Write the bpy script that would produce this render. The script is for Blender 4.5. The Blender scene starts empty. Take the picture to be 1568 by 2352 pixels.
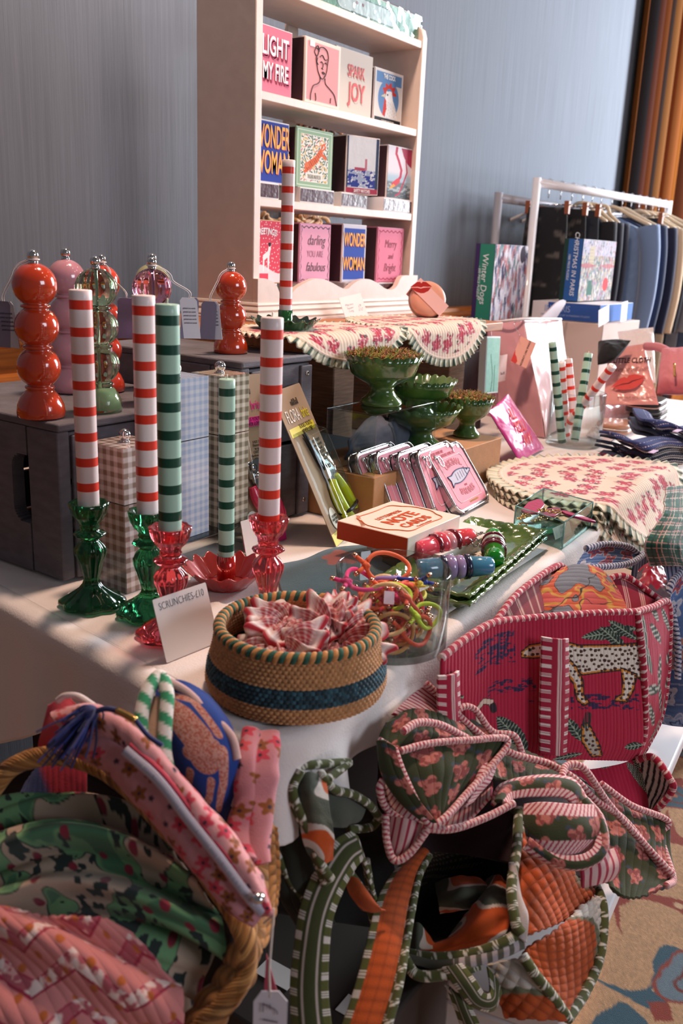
import bpy, bmesh, math, random
import numpy as np
from mathutils import Vector, Matrix
PI=math.pi
random.seed(4)
# ---------------------------------------------------------------- camera
FPX=2083.0; CX,CY=784.0,1176.0; EYE=np.array([0,0,1.22])
def _n(v): return v/np.linalg.norm(v)
_ex=_n(np.array([2300-CX,635-CY,FPX])); _dn=_n(np.cross(_ex,_n(np.array([1,.041,0.]))))
if _dn[1]<0: _dn=-_dn
_ez=-_dn; _ey=np.cross(_ez,_ex)
RC=np.stack([_ex,_ey,_ez],1)          # camera(x right,y down,z fwd) = RC @ world
S=bpy.context.scene
cd=bpy.data.cameras.new('camera'); co=bpy.data.objects.new('camera',cd); S.collection.objects.link(co)
_r=RC.T; rot=Matrix(((_r[0][0],-_r[0][1],-_r[0][2]),(_r[1][0],-_r[1][1],-_r[1][2]),(_r[2][0],-_r[2][1],-_r[2][2])))
co.matrix_world=Matrix.Translation(Vector(EYE))@rot.to_4x4()
cd.sensor_fit='VERTICAL'; cd.sensor_height=36; cd.lens=36*FPX/2352; cd.clip_start=.02; cd.clip_end=60
cd.dof.use_dof=True; cd.dof.focus_distance=1.45; cd.dof.aperture_fstop=6.3
S.camera=co
# ---------------------------------------------------------------- light
S.view_settings.view_transform='Standard'; S.view_settings.look='None'; S.view_settings.gamma=1
S.view_settings.exposure=0.08
w=bpy.data.worlds.new('world'); S.world=w; w.use_nodes=True
w.node_tree.nodes['Background'].inputs[0].default_value=(.80,.80,.86,1); w.node_tree.nodes['Background'].inputs[1].default_value=.11
def lamp(name,typ,loc,tgt,power,col,size=.3,sy=None,spot=None):
    l=bpy.data.lights.new(name,typ); l.energy=power; l.color=col
    if typ=='AREA':
        l.size=size
        if sy: l.shape='RECTANGLE'; l.size_y=sy
    elif typ in('POINT','SPOT'): l.shadow_soft_size=size
    if spot: l.spot_size=spot; l.spot_blend=.6
    o=bpy.data.objects.new(name,l); S.collection.objects.link(o); o.location=loc
    o.rotation_euler=(Vector(tgt)-Vector(loc)).to_track_quat('-Z','Y').to_euler(); return o
lamp('window_light','AREA',(6.4,-.35,2.2),(2.2,.9,.9),400,(.90,.94,1),1.5,2.2)
lamp('side_window_light','AREA',(1.3,-4.4,2.5),(1.4,.8,.8),85,(.82,.88,1),2.0,1.6)
lamp('ceiling_spot','AREA',(1.5,.95,3.1),(1.3,.85,.75),44,(1,.69,.52),.22)
for _x,_y in ((2.0,-.9),(1.0,1.0),(2.6,-.3),(3.1,1.0),(1.6,.2)):
    lamp('ceiling_downlight','POINT',(_x,_y,2.9),(0,0,0),3.5,(1,.78,.6),.045)

# ---------------------------------------------------------------- helpers
def at(x,y,d=None,z=None,X=None,Y=None):
    r=RC.T@np.array([x-CX,y-CY,FPX])
    if z is not None: t=(z-EYE[2])/r[2]
    elif X is not None: t=(X-EYE[0])/r[0]
    elif Y is not None: t=(Y-EYE[1])/r[1]
    else: t=d/FPX
    return EYE+r*t
def L(c):
    c=c.lstrip('#'); v=[int(c[i:i+2],16)/255 for i in (0,2,4)]
    return np.array([x/12.92 if x<=.04045 else ((x+.055)/1.055)**2.4 for x in v])
_m={}
def mat(key,col='808080',rough=.5,metal=0,trans=0,ior=1.45,coat=0,noise=0,nscale=20,bump=0,bscale=200,attr=False,sheen=0,stretch=(1,1,1),c2=None,sss=0,thin=False,spec=.5):
    if key in _m: return _m[key]
    m=bpy.data.materials.new(key); m.use_nodes=True; nt=m.node_tree; b=nt.nodes['Principled BSDF']
    b.inputs['Roughness'].default_value=rough; b.inputs['Metallic'].default_value=metal
    b.inputs['Transmission Weight'].default_value=trans; b.inputs['IOR'].default_value=ior
    b.inputs['Coat Weight'].default_value=coat; b.inputs['Coat Roughness'].default_value=.04
    b.inputs['Sheen Weight'].default_value=sheen; b.inputs['Specular IOR Level'].default_value=spec
    if sss: b.inputs['Subsurface Weight'].default_value=sss; b.inputs['Subsurface Radius'].default_value=(.01,.005,.004)
    col=L(col); b.inputs['Base Color'].default_value=(*col,1)
    ln=nt.links
    tc=nt.nodes.new('ShaderNodeTexCoord'); mp=nt.nodes.new('ShaderNodeMapping'); mp.inputs['Scale'].default_value=stretch
    ln.new(tc.outputs['Object'],mp.inputs['Vector'])
    src=None
    if attr:
        a=nt.nodes.new('ShaderNodeAttribute'); a.attribute_name='Col'; src=a.outputs['Color']
        ln.new(src,b.inputs['Base Color'])
    if noise:
        n=nt.nodes.new('ShaderNodeTexNoise'); n.inputs['Scale'].default_value=nscale; n.inputs['Detail'].default_value=5
        ln.new(mp.outputs[0],n.inputs['Vector'])
        if attr:
            mx=nt.nodes.new('ShaderNodeMix'); mx.data_type='RGBA'; mx.blend_type='MULTIPLY'; mx.inputs['Factor'].default_value=noise
            ln.new(src,mx.inputs['A'])
            r=nt.nodes.new('ShaderNodeValToRGB'); r.color_ramp.elements[0].position=.3; r.color_ramp.elements[1].position=.7
            r.color_ramp.elements[0].color=(.35,.35,.35,1); r.color_ramp.elements[1].color=(1.25,1.25,1.25,1)
            ln.new(n.outputs['Fac'],r.inputs[0]); ln.new(r.outputs[0],mx.inputs['B']); ln.new(mx.outputs['Result'],b.inputs['Base Color'])
        else:
            cc=L(c2) if c2 else col*(1-noise)
            r=nt.nodes.new('ShaderNodeValToRGB'); r.color_ramp.elements[0].position=.35; r.color_ramp.elements[1].position=.65
            r.color_ramp.elements[0].color=(*cc,1); r.color_ramp.elements[1].color=(*col,1)
            ln.new(n.outputs['Fac'],r.inputs[0]); ln.new(r.outputs[0],b.inputs['Base Color'])
    if bump:
        n=nt.nodes.new('ShaderNodeTexNoise'); n.inputs['Scale'].default_value=bscale; n.inputs['Detail'].default_value=3
        ln.new(mp.outputs[0],n.inputs['Vector'])
        bp=nt.nodes.new('ShaderNodeBump'); bp.inputs['Strength'].default_value=bump; bp.inputs['Distance'].default_value=.002
        ln.new(n.outputs['Fac'],bp.inputs['Height']); ln.new(bp.outputs[0],b.inputs['Normal'])
    _m[key]=m; return m
def tglass(key,tint='f2f8f8',edge='8fa8a8',rough=.02,k=1.0,bump=0,bscale=40):
    """thin clear sheet: see-through with a fresnel reflection and a slightly darker tint at grazing angles"""
    if key in _m: return _m[key]
    m=bpy.data.materials.new(key); m.use_nodes=True; nt=m.node_tree; nt.nodes.clear(); ln=nt.links
    out=nt.nodes.new('ShaderNodeOutputMaterial'); tr=nt.nodes.new('ShaderNodeBsdfTransparent'); gl=nt.nodes.new('ShaderNodeBsdfGlossy'); gl.inputs['Roughness'].default_value=rough
    mx=nt.nodes.new('ShaderNodeMixShader'); fr=nt.nodes.new('ShaderNodeMath'); fr.operation='MULTIPLY_ADD'; fr.inputs[1].default_value=.75; fr.inputs[2].default_value=.045; pw=nt.nodes.new('ShaderNodeMath'); pw.operation='POWER'; pw.inputs[1].default_value=4; lf=nt.nodes.new('ShaderNodeLayerWeight'); lf.inputs['Blend'].default_value=.5; ln.new(lf.outputs['Facing'],pw.inputs[0]); ln.new(pw.outputs[0],fr.inputs[0])
    lw=nt.nodes.new('ShaderNodeLayerWeight'); lw.inputs['Blend'].default_value=.18
    mc=nt.nodes.new('ShaderNodeMix'); mc.data_type='RGBA'; mc.inputs['A'].default_value=(*L(tint),1); mc.inputs['B'].default_value=(*L(edge),1)
    ln.new(lw.outputs['Facing'],mc.inputs['Factor']); ln.new(mc.outputs['Result'],tr.inputs[0])
    mu=nt.nodes.new('ShaderNodeMath'); mu.operation='MULTIPLY'; mu.inputs[1].default_value=k; mu.use_clamp=True; ln.new(fr.outputs[0],mu.inputs[0])
    ln.new(mu.outputs[0],mx.inputs[0]); ln.new(tr.outputs[0],mx.inputs[1]); ln.new(gl.outputs[0],mx.inputs[2]); ln.new(mx.outputs[0],out.inputs[0])
    if bump:
        n=nt.nodes.new('ShaderNodeTexNoise'); n.inputs['Scale'].default_value=bscale; tc=nt.nodes.new('ShaderNodeTexCoord'); ln.new(tc.outputs['Object'],n.inputs['Vector'])
        bp=nt.nodes.new('ShaderNodeBump'); bp.inputs['Strength'].default_value=bump; bp.inputs['Distance'].default_value=.003; ln.new(n.outputs['Fac'],bp.inputs['Height']); ln.new(bp.outputs[0],gl.inputs['Normal'])
    _m[key]=m; return m
def cloth(key='cloth',rough=.9,**k): return mat(key,attr=True,rough=rough,**({'bump':.35,'bscale':900,'sheen':.15}|k))
class G:
    """collects geometry for one mesh"""
    def __init__(s): s.v=[]; s.f=[]; s.c=[]; s.smooth=True; s.n=0; s.mi=[]
    def add(s,v,f,c=None):
        v=np.asarray(v,float).reshape(-1,3)
        s.v.append(v)
        s.f.extend([tuple(int(i)+s.n for i in q) for q in f]); s.n+=len(v)
        if c is None: c=np.ones((len(v),3))*.5
        c=np.asarray(c,float)
        if c.ndim==1: c=np.tile(c,(len(v),1))
        s.c.append(c); return s
    def box(s,x0,x1,y0,y1,z0,z1,c=None):
        v=[(x,y,z) for z in(z0,z1) for y in(y0,y1) for x in(x0,x1)]
        return s.add(v,[(0,2,3,1),(4,5,7,6),(0,1,5,4),(2,6,7,3),(0,4,6,2),(1,3,7,5)],c)
    def hull8(s,v,c=None):   # 4 bottom pts ccw, 4 top
        return s.add(v,[(0,3,2,1),(4,5,6,7),(0,1,5,4),(1,2,6,5),(2,3,7,6),(3,0,4,7)],c)
    def grid(s,P,c=None,closeu=False,closev=False):
        nu,nv=P.shape[:2]; f=[]
        for i in range(nu if closeu else nu-1):
            a=i*nv; b=((i+1)%nu)*nv
            for j in range(nv if closev else nv-1):
                k=(j+1)%nv; f.append((a+j,a+k,b+k,b+j))
        return s.add(P.reshape(-1,3),f,None if c is None else (c if np.ndim(c)==1 else np.asarray(c).reshape(-1,3)))
    def lathe(s,prof,seg=48,flute=None,c=None,o=(0,0,0),cols=None):
        prof=np.array(prof,float); t=np.arange(seg)/seg*2*PI
        P=np.zeros((len(prof),seg,3))
        for i,(z,r) in enumerate(prof):
            rr=r*(flute(t,z,r) if flute else 1)+t*0
            P[i,:,0]=rr*np.cos(t)+o[0]; P[i,:,1]=rr*np.sin(t)+o[1]; P[i,:,2]=z+o[2]
        C=None
        if cols is not None: C=np.repeat(np.array(cols)[:,None,:],seg,1)
        elif c is not None: C=np.asarray(c)
        n0=s.n; s.grid(P,C,closev=True)
        if prof[0][1]>1e-6: s.f.append(tuple(n0+i for i in range(seg))[::-1])
        if prof[-1][1]>1e-6: s.f.append(tuple(n0+(len(prof)-1)*seg+i for i in range(seg)))
        return s
    def tube(s,pts,r,seg=8,closed=False,c=None,fc=None,cap=True,flat=None):
        """pts Nx3; fc(t along length, theta)->rgb; flat=(normal vec,ratio)"""
        p=np.asarray(pts,float); n=len(p)
        T=np.roll(p,-1,0)-np.roll(p,1,0)
        if not closed: T[0]=p[1]-p[0]; T[-1]=p[-1]-p[-2]
        T/=np.linalg.norm(T,axis=1)[:,None]+1e-12
        N=np.zeros_like(p); a=np.array([0,0,1.]) if abs(T[0][2])<.9 else np.array([1.,0,0])
        N[0]=_n(a-T[0]*a.dot(T[0]))
        for i in range(1,n):
            q=N[i-1]-T[i]*N[i-1].dot(T[i]); N[i]=_n(q)
        B=np.cross(T,N); th=np.arange(seg)/seg*2*PI
        rr=np.broadcast_to(np.asarray(r,float),(n,))[:,None,None]
        P=p[:,None,:]+rr*(np.cos(th)[None,:,None]*N[:,None,:]+np.sin(th)[None,:,None]*B[:,None,:])
        C=c
        if fc:
            ln=np.r_[0,np.cumsum(np.linalg.norm(np.diff(p,axis=0),axis=1))]
            C=fc(ln[:,None]+th[None]*0,th[None]+ln[:,None]*0)
        n0=s.n; s.grid(P,C,closeu=closed,closev=True)
        if cap and not closed:
            s.f.append(tuple(n0+i for i in range(seg))[::-1]); s.f.append(tuple(n0+(n-1)*seg+i for i in range(seg)))
        return s
    def prism(s,poly,y0,y1,c=None):   # poly of (x,z), extruded along y; convex or simple
        n=len(poly); v=[(x,y0,z) for x,z in poly]+[(x,y1,z) for x,z in poly]
        return s.add(v,[tuple(range(n)),tuple(range(2*n-1,n-1,-1))]+[((i+1)%n,i,n+i,n+(i+1)%n) for i in range(n)],c)
    def sphere(s,o,r,seg=20,c=None,sc=(1,1,1)):
        t=np.linspace(0,PI,seg//2+1); pr=[(-math.cos(a)*r*sc[2],math.sin(a)*r) for a in t]
        n0=len(s.v); s.lathe(pr,seg,c=c,o=(0,0,0)); v=s.v[-1]; v[:,0]*=sc[0]; v[:,1]*=sc[1]; v+=np.array(o); return s
    def xf(s,M):
        M=np.array(M)
        s.v=[v@M[:3,:3].T+M[:3,3] for v in s.v]; return s
    def build(s,name,m,parent=None,bevel=0,smooth=True,solid=0,world=False,sub=0,kind=None):
        me=bpy.data.meshes.new(name); V=np.concatenate(s.v)
        if world and parent is not None: V=V-np.array(parent.location)
        me.from_pydata(V.tolist(),[],s.f)
        a=me.color_attributes.new('Col','FLOAT_COLOR','POINT'); C=np.ones((len(V),4),np.float32); C[:,:3]=np.concatenate(s.c); a.data.foreach_set('color',C.ravel())
        me.validate()
        if smooth:
            me.polygons.foreach_set('use_smooth',[True]*len(me.polygons))
        for mm in (m if isinstance(m,(list,tuple)) else [m]): me.materials.append(mm)
        if s.mi: me.polygons.foreach_set('material_index',s.mi)
        o=bpy.data.objects.new(name,me); S.collection.objects.link(o)
        if parent is not None: o.parent=parent
        if smooth=='auto' or bevel:
            me.set_sharp_from_angle(angle=math.radians(35))
        if solid: md=o.modifiers.new('solid','SOLIDIFY'); md.thickness=solid; md.offset=0
        if bevel: md=o.modifiers.new('bevel','BEVEL'); md.width=bevel; md.segments=2; md.limit_method='ANGLE'; md.angle_limit=math.radians(40)
        if kind: o['kind']=kind
        return o
def tag(o,label,cat,group=None,kind=None):
    o['label']=label; o['category']=cat
    if group: o['group']=group
    if kind: o['kind']=kind
    return o
def thing(name,label,cat,loc=(0,0,0),rz=0,group=None):
    o=bpy.data.objects.new(name,None); o.empty_display_size=.02; S.collection.objects.link(o)
    o.location=Vector([float(q) for q in loc]); o.rotation_euler=(0,0,rz); tag(o,label,cat,group); return o
def clone(o,parent=None,loc=None,rz=None,label=None):
    c=o.copy(); S.collection.objects.link(c)
    if parent is not None: c.parent=parent
    for ch in o.children: clone(ch,c)
    if loc is not None: c.location=Vector([float(q) for q in loc])
    if rz is not None: c.rotation_euler=(0,0,rz)
    if label: c['label']=label
    return c
def struct(o): o['kind']='structure'; return o
def text(s,size,o,xd,yd,m,parent,name='lettering',sx=1,bold=0,shear=0,align='CENTER',ext=.0002,space=1,world=False,arc=0,warp=None):
    c=bpy.data.curves.new('t','FONT'); c.body=s; c.size=size; c.align_x=align; c.align_y='CENTER'; c.offset=bold; c.shear=shear; c.extrude=ext; c.space_character=space; c.resolution_u=4; c.space_line=.9
    t=bpy.data.objects.new('t',c); S.collection.objects.link(t)
    dg=bpy.context.evaluated_depsgraph_get(); me=bpy.data.meshes.new_from_object(t.evaluated_get(dg)); bpy.data.objects.remove(t)
    xd=_n(np.array(xd,float)); yd=np.array(yd,float); yd=_n(yd-xd*yd.dot(xd)); zd=np.cross(xd,yd)
    n=len(me.vertices); V=np.zeros(n*3); me.vertices.foreach_get('co',V); V=V.reshape(-1,3); V[:,0]*=sx
    if warp: V=warp(V)
    if arc:   # bend baseline: radius arc (positive = arch upward)
        R=arc; a=V[:,0]/R; V=np.stack([(R+V[:,1])*np.sin(a),(R+V[:,1])*np.cos(a)-R,V[:,2]],1)
    W=np.array(o,float)+V[:,:1]*xd+V[:,1:2]*yd+V[:,2:3]*zd
    if world and parent is not None: W=W-np.array(parent.location)
    me.vertices.foreach_set('co',W.ravel()); me.materials.clear(); me.materials.append(m); me.update()
    ob=bpy.data.objects.new(name,me); S.collection.objects.link(ob)
    if parent is not None: ob.parent=parent
    return ob
# ---- splines & cloth
def cr(P,n,closed=False):
    """Catmull-Rom through P (k,...) sampled at n points"""
    P=np.asarray(P,float); k=len(P)
    if closed: t=np.arange(n)/n*k
    else: t=np.linspace(0,k-1,n)
    i=np.floor(t).astype(int)
    if not closed: i=np.minimum(i,k-2)
    f=(t-i).reshape((-1,)+(1,)*(P.ndim-1))
    if closed: g=lambda j:P[j%k]
    else:
        E=np.concatenate([2*P[:1]-P[1:2],P,2*P[-1:]-P[-2:-1]]); g=lambda j:E[j+1]
    a,b,c,d=g(i-1),g(i),g(i+1),g(i+2)
    return .5*((2*b)+(-a+c)*f+(2*a-5*b+4*c-d)*f*f+(-a+3*b-3*c+d)*f**3)
def W3(p):
    """control point: (px,py,depth) ; depth<0 -> plane Y=-depth ; (px,py,None,z)"""
    if len(p)==4: return at(p[0],p[1],z=p[3])
    return at(p[0],p[1],Y=-p[2]) if p[2]<0 else at(p[0],p[1],d=p[2])
def path(pts,n,closed=False): return cr([W3(p) for p in pts],n,closed)
def hsh(i,j,s=0):
    x=np.sin(i*127.1+j*311.7+s*74.7)*43758.5453; return x-np.floor(x)
def vn(u,v,s=0):
    i=np.floor(u); j=np.floor(v); f=u-i; g=v-j; f=f*f*(3-2*f); g=g*g*(3-2*g)
    return (hsh(i,j,s)*(1-f)+hsh(i+1,j,s)*f)*(1-g)+(hsh(i,j+1,s)*(1-f)+hsh(i+1,j+1,s)*f)*g
def fbm(u,v,s=0,o=3): return sum(vn(u*2**k,v*2**k,s+k)*.5**k for k in range(o))/sum(.5**k for k in range(o))
def net(C,nu,nv):
    A=np.array([[W3(p) for p in row] for row in C]); A=cr(A,nu); A=cr(A.transpose(1,0,2),nv).transpose(1,0,2); return A
def normals(P):
    a=np.gradient(P,axis=0); b=np.gradient(P,axis=1); n=np.cross(a,b); return n/(np.linalg.norm(n,axis=2)[...,None]+1e-12)
def uvm(P):
    """metric uv of a grid (metres)"""
    a=np.linalg.norm(np.diff(P,axis=0),axis=2).mean(1); b=np.linalg.norm(np.diff(P,axis=1),axis=2).mean(0)
    U=np.r_[0,np.cumsum(a)]; Vv=np.r_[0,np.cumsum(b)]; return np.meshgrid(U,Vv,indexing='ij')
def sheet(name,C,paint,parent,nu=120,nv=120,m=None,wr=0,ws=25,quilt=0,qs=.008,qdir=1,solid=.002,seed=1,disp=None):
    P=net(C,nu,nv) if not isinstance(C,np.ndarray) else C
    nu,nv=P.shape[:2]
    U,V=uvm(P); N=normals(P); D=np.zeros(U.shape)
    if wr: D+=wr*(fbm(U*ws,V*ws,seed)-.5)*2
    if quilt: q=(V if qdir==1 else U) if qdir in(0,1) else None; D+=quilt*(np.abs(np.sin(PI*q/qs))**.6)
    if disp is not None: D+=disp(U,V)
    P2=P+N*D[...,None]
    g=G(); g.grid(P2,paint(U,V))
    return g.build(name,m or cloth(),parent,solid=solid,world=True)
def mixc(c,k,m): k=np.clip(k,0,1)[...,None]; return c*(1-k)+np.asarray(m)*k
def flat(c,shape): return np.ones(shape+(3,))*np.asarray(c)
def ss(a,b,x): t=np.clip((x-a)/(b-a),0,1); return t*t*(3-2*t)
def scatter(U,V,s,fn,col,seed=0,jit=.35,stag=.5,su=1.0):
    u=U/(s*su); v=V/s; j0=np.floor(v)
    for dj in(-1,0,1):
        j=j0+dj; uo=u-(j%2)*stag; i0=np.floor(uo)
        for di in(-1,0,1):
            i=i0+di
            cx=i+.5+(hsh(i,j,seed)-.5)*2*jit; cy=j+.5+(hsh(i,j,seed+5)-.5)*2*jit
            col=fn((uo-cx)*s*su,(v-cy)*s,hsh(i,j,seed+9),col)
    return col
def inpoly(x,y,P):
    r=np.zeros(x.shape,bool); n=len(P); j=n-1
    for i in range(n):
        xi,yi=P[i]; xj,yj=P[j]
        c=((yi>y)!=(yj>y))&(x<(xj-xi)*(y-yi)/((yj-yi)+1e-12)+xi); r^=c; j=i
    return r
def segd(x,y,P,closed=False):
    d=np.full(x.shape,1e9); n=len(P)
    for i in range(n if closed else n-1):
        ax,ay=P[i]; bx,by=P[(i+1)%n]; vx,vy=bx-ax,by-ay
        t=np.clip(((x-ax)*vx+(y-ay)*vy)/(vx*vx+vy*vy+1e-12),0,1); d=np.minimum(d,np.hypot(x-ax-t*vx,y-ay-t*vy))
    return d
def decal(name,x,z,w,h,y,paint,parent,n=80,m=None,ext=.0004,world=False):
    """printed rectangle facing -Y, lower-left corner x,z ; paint(u 0..1, v 0..1)"""
    nx=max(4,int(n)); nz=max(4,int(n*h/w)); u=np.linspace(0,1,nx); v=np.linspace(0,1,nz); U,V=np.meshgrid(u,v,indexing='ij')
    P=np.stack([x+U*w,U*0+y,z+V*h],2); g=G(); g.grid(P,paint(U,V)); return g.build(name,m or mat('print',attr=True,rough=.75,spec=.15),parent,smooth=False,world=world)
def stripes_fc(c1,c2,period,duty=.5,twist=1.0,r=.004,groups=None):
    c1=L(c1);c2=L(c2)
    def f(t,th):
        q=(t/period+twist*th/(2*PI))%1
        if groups: k=((q<duty)&(((q*groups/duty)%1)<.6)).astype(float)
        else: k=(q<duty).astype(float)
        return c1*(1-k[...,None])+c2*k[...,None]
    return f
def piping(name,pts,r,fc,parent,n=None,closed=False,m=None,seg=10):
    p=path(pts,40,closed); ln=np.linalg.norm(np.diff(p,axis=0),axis=1).sum()
    n=n or int(min(700,max(30,ln/.0013))); p=path(pts,n,closed)
    g=G(); g.tube(p,r,seg,closed,fc=fc); return g.build(name,m or cloth(),parent,world=True)
# ================================================================ SETTING
M_wall=mat('wall_fabric','747a84',.85,noise=.17,nscale=40,stretch=(3,3,.06),bump=.5,bscale=160,spec=.2)
M_wood=mat('orange_wood','c07334',.45,noise=.35,nscale=9,stretch=(1,12,12),coat=.2)
g=G(); g.box(-3,9.2,1.75,1.85,-.01,3.6); struct(g.build('wall_back',M_wall,smooth=False))
# wood panelling and dado rail on the back wall
g=G(); g.box(-3,9.2,1.735,1.75,.1,.80); struct(g.build('trim_1',M_wood,smooth=False))
def molding(name,prof,x0,x1,m,parent=None,rot=False):
    g=G(); n=len(prof); P=np.array([[(x,y,z) for (y,z) in prof] for x in (x0,x1)],float); g.grid(P); return g.build(name,m,parent,smooth='auto')
struct(molding('trim_2',[(1.75,1.02),(1.715,1.018),(1.708,1.005),(1.715,.992),(1.73,.985),(1.735,.96),(1.735,.93),(1.715,.925),(1.71,.91),(1.72,.895),(1.735,.89),(1.735,.80),(1.72,.79),(1.735,.78),(1.75,.78)],-3,9.2,M_wood))
# carpet : painted pattern of curls, diamonds and leaves
def carpet(U,V):
    base=L('b98c64'); c=flat(base,U.shape)
    n=fbm(U*260,V*260,3,2); x=U+(fbm(U*14,V*14,5)-.5)*.03; y=V+(fbm(U*14,V*14,8)-.5)*.03
    c=c*(.8+.4*n[...,None])
    red=L('8a2d14'); blue=L('2f4f5c'); gy=L('66747c'); ora=L('b0603a')
    def mot(dx,dy,r,c):
        k=np.floor(r*4); a=np.arctan2(dy,dx)+r*6.28; d=np.hypot(dx,dy)
        R=.075*(1+.22*np.cos(3*a+r*9))
        out=ss(.004,0,d-R); main=np.where((k%2)[...,None]<1,blue,gy)
        c=mixc(c,ss(.004,0,d-R-.008),red); c=c*(1-out[...,None])+main*out[...,None]
        c=mixc(c,ss(.003,0,np.abs(d-R*.55)-.003),red*.6); return mixc(c,ss(.004,0,d-.018*(1+.4*np.cos(4*a))),ora)
    def vine(dx,dy,r,c):
        a=r*6.28; p=dx*np.cos(a)+dy*np.sin(a); q=-dx*np.sin(a)+dy*np.cos(a)
        d=np.abs(q-.05*np.sin(p*26))-.026*ss(.16,.06,np.abs(p)); m=ss(.003,-.001,d)*(np.abs(p)<.15)
        c=mixc(c,m,np.where(r>.5,1,0)[...,None]*red+np.where(r>.5,0,1)[...,None]*blue)
        return mixc(c,ss(.003,0,np.hypot(p-.03,q-.03)-.008)*m,L('c9a37c'))
    def dia(dx,dy,r,c): return mixc(c,ss(.003,0,np.abs(dx)+np.abs(dy)-.028),red)
    c=scatter(x,y,.25,vine,c,3,.2); c=scatter(x+.13,y+.09,.27,mot,c,11,.22); c=scatter(x+.05,y+.2,.2,dia,c,21,.3)
    return c*(.86+.28*n[...,None])
g=G(); xs=np.linspace(1.0,3.2,560); ys=np.linspace(-.4,1.0,360); XX,YY=np.meshgrid(xs,ys,indexing='ij'); g.grid(np.stack([XX,YY,XX*0],2),carpet(XX*1.15+.1,YY*1.15+.05))
for a in ((-3,1,-4,4),(3.2,9.2,-4,4),(1,3.2,-4,-.4),(1,3.2,1,4)): g.add([(a[0],a[2],0),(a[1],a[2],0),(a[1],a[3],0),(a[0],a[3],0)],[(0,1,2,3)],L('a3795a'))
struct(g.build('floor',cloth('carpet',.95,bump=.8,bscale=700),smooth=False))
# curtain at the far right
def curtain():
    t=np.linspace(0,1,520); z=np.linspace(.02,3.5,12)
    x=4.97+t*1.3; wv=np.sin(t*52)*.03+np.sin(t*23+1)*.015
    P=np.zeros((520,12,3)); P[:,:,0]=(x+np.cos(t*52)*.012)[:,None]; P[:,:,1]=(1.68+wv)[:,None]; P[:,:,2]=z
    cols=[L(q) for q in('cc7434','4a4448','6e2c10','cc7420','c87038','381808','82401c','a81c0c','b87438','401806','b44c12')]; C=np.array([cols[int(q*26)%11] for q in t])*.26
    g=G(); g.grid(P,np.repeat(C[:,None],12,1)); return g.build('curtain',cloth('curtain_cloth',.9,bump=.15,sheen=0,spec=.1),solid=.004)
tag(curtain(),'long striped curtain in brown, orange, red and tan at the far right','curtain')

# ================================================================ TABLE
M_linen=mat('linen','e6dcd8',.8,bump=.25,bscale=350,sheen=.2)
M_linen2=M_linen
def tablecloth():
    rl=.05
    def seg(a,b,n): return [np.array(a)*(1-t)+np.array(b)*t for t in np.linspace(0,1,n,endpoint=False)]
    A=(.755,1.66);B=(.612,.54);C=(.665,.487);D=(3.35,.56)
    arc=[np.array((.665-.053*math.cos(t),.54-.053*math.sin(t))) for t in np.linspace(0,PI/2,16,endpoint=False)]
    pts=np.array(seg(A,B,240)+arc+seg(C,D,420)+[np.array(D)])
    T=np.gradient(pts,axis=0); T/=np.linalg.norm(T,axis=1)[:,None]; Nn=np.stack([T[:,1],-T[:,0]],1)   # outward
    if Nn[0][0]>0: Nn=-Nn
    s=np.r_[0,np.cumsum(np.linalg.norm(np.diff(pts,axis=0),axis=1))]; sc=s[248]
    k=len(pts); dsc=s-sc
    fold=.5*np.sin(s*23+2*np.sin(s*5))+.35*np.sin(s*51+1)+.35*(fbm(s*9,s*0,3)-.5)
    corner=np.exp(-(dsc/.09)**2)
    drop=np.where(dsc<0,.70,.27)+.0*s; drop=.078+.155*ss(-.30,-.55,dsc)+.02*np.sin(s*17)
    rows=[(-.03,0,0),(-.015,0,0),(-.008,-.0006,0),(-.002,-.003,0),(.002,-.010,.02),(.004,-.03,.12)]
    P=[]
    for o,z,a in rows: P.append(np.c_[pts+Nn*(o+a*.012*fold[:,None]),np.full(k,.75+z)])
    for q in np.linspace(.08,1,26):
        amp=.012*q**.6+.010*q; crn=corner*(.022*q**.7)*np.cos(dsc*70)
        o=.004+amp*fold*(1-.6*corner)+crn+.012*q
        P.append(np.c_[pts+Nn*o[:,None],.75-.03-(drop-.03)*q])
    P=np.array(P); g=G(); g.grid(P)
    inner=P[0]
    cen=np.array([1.9,1.0])
    top=[]
    for t in np.linspace(0,1,14):
        q=inner.copy(); q[:,0]=inner[:,0]*(1-t)+np.clip(inner[:,0],.8,3.3)*t; q[:,1]=inner[:,1]*(1-t)+1.66*t; top.append(q)
    g.grid(np.array(top)[::-1])
    return g.build('tablecloth',M_linen,solid=.0015)
tc=tablecloth(); tag(tc,'pale linen tablecloth draped over the long display table','tablecloth')
t=thing('display_table','long trestle display table hidden under the pale cloth','table',(1.9,1.1,0))
g=G(); g.box(.77,3.32,.57,1.64,.715,.745); g.build('tabletop',mat('ply','a98a66',.7),t,world=True)
for x in (.80,3.2):
    for y in (.64,1.55): g=G(); g.box(x-.02,x+.02,y-.02,y+.02,0,.72); g.build('leg',mat('dark_steel','3a3a3c',.4,.6),t,world=True)
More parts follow.
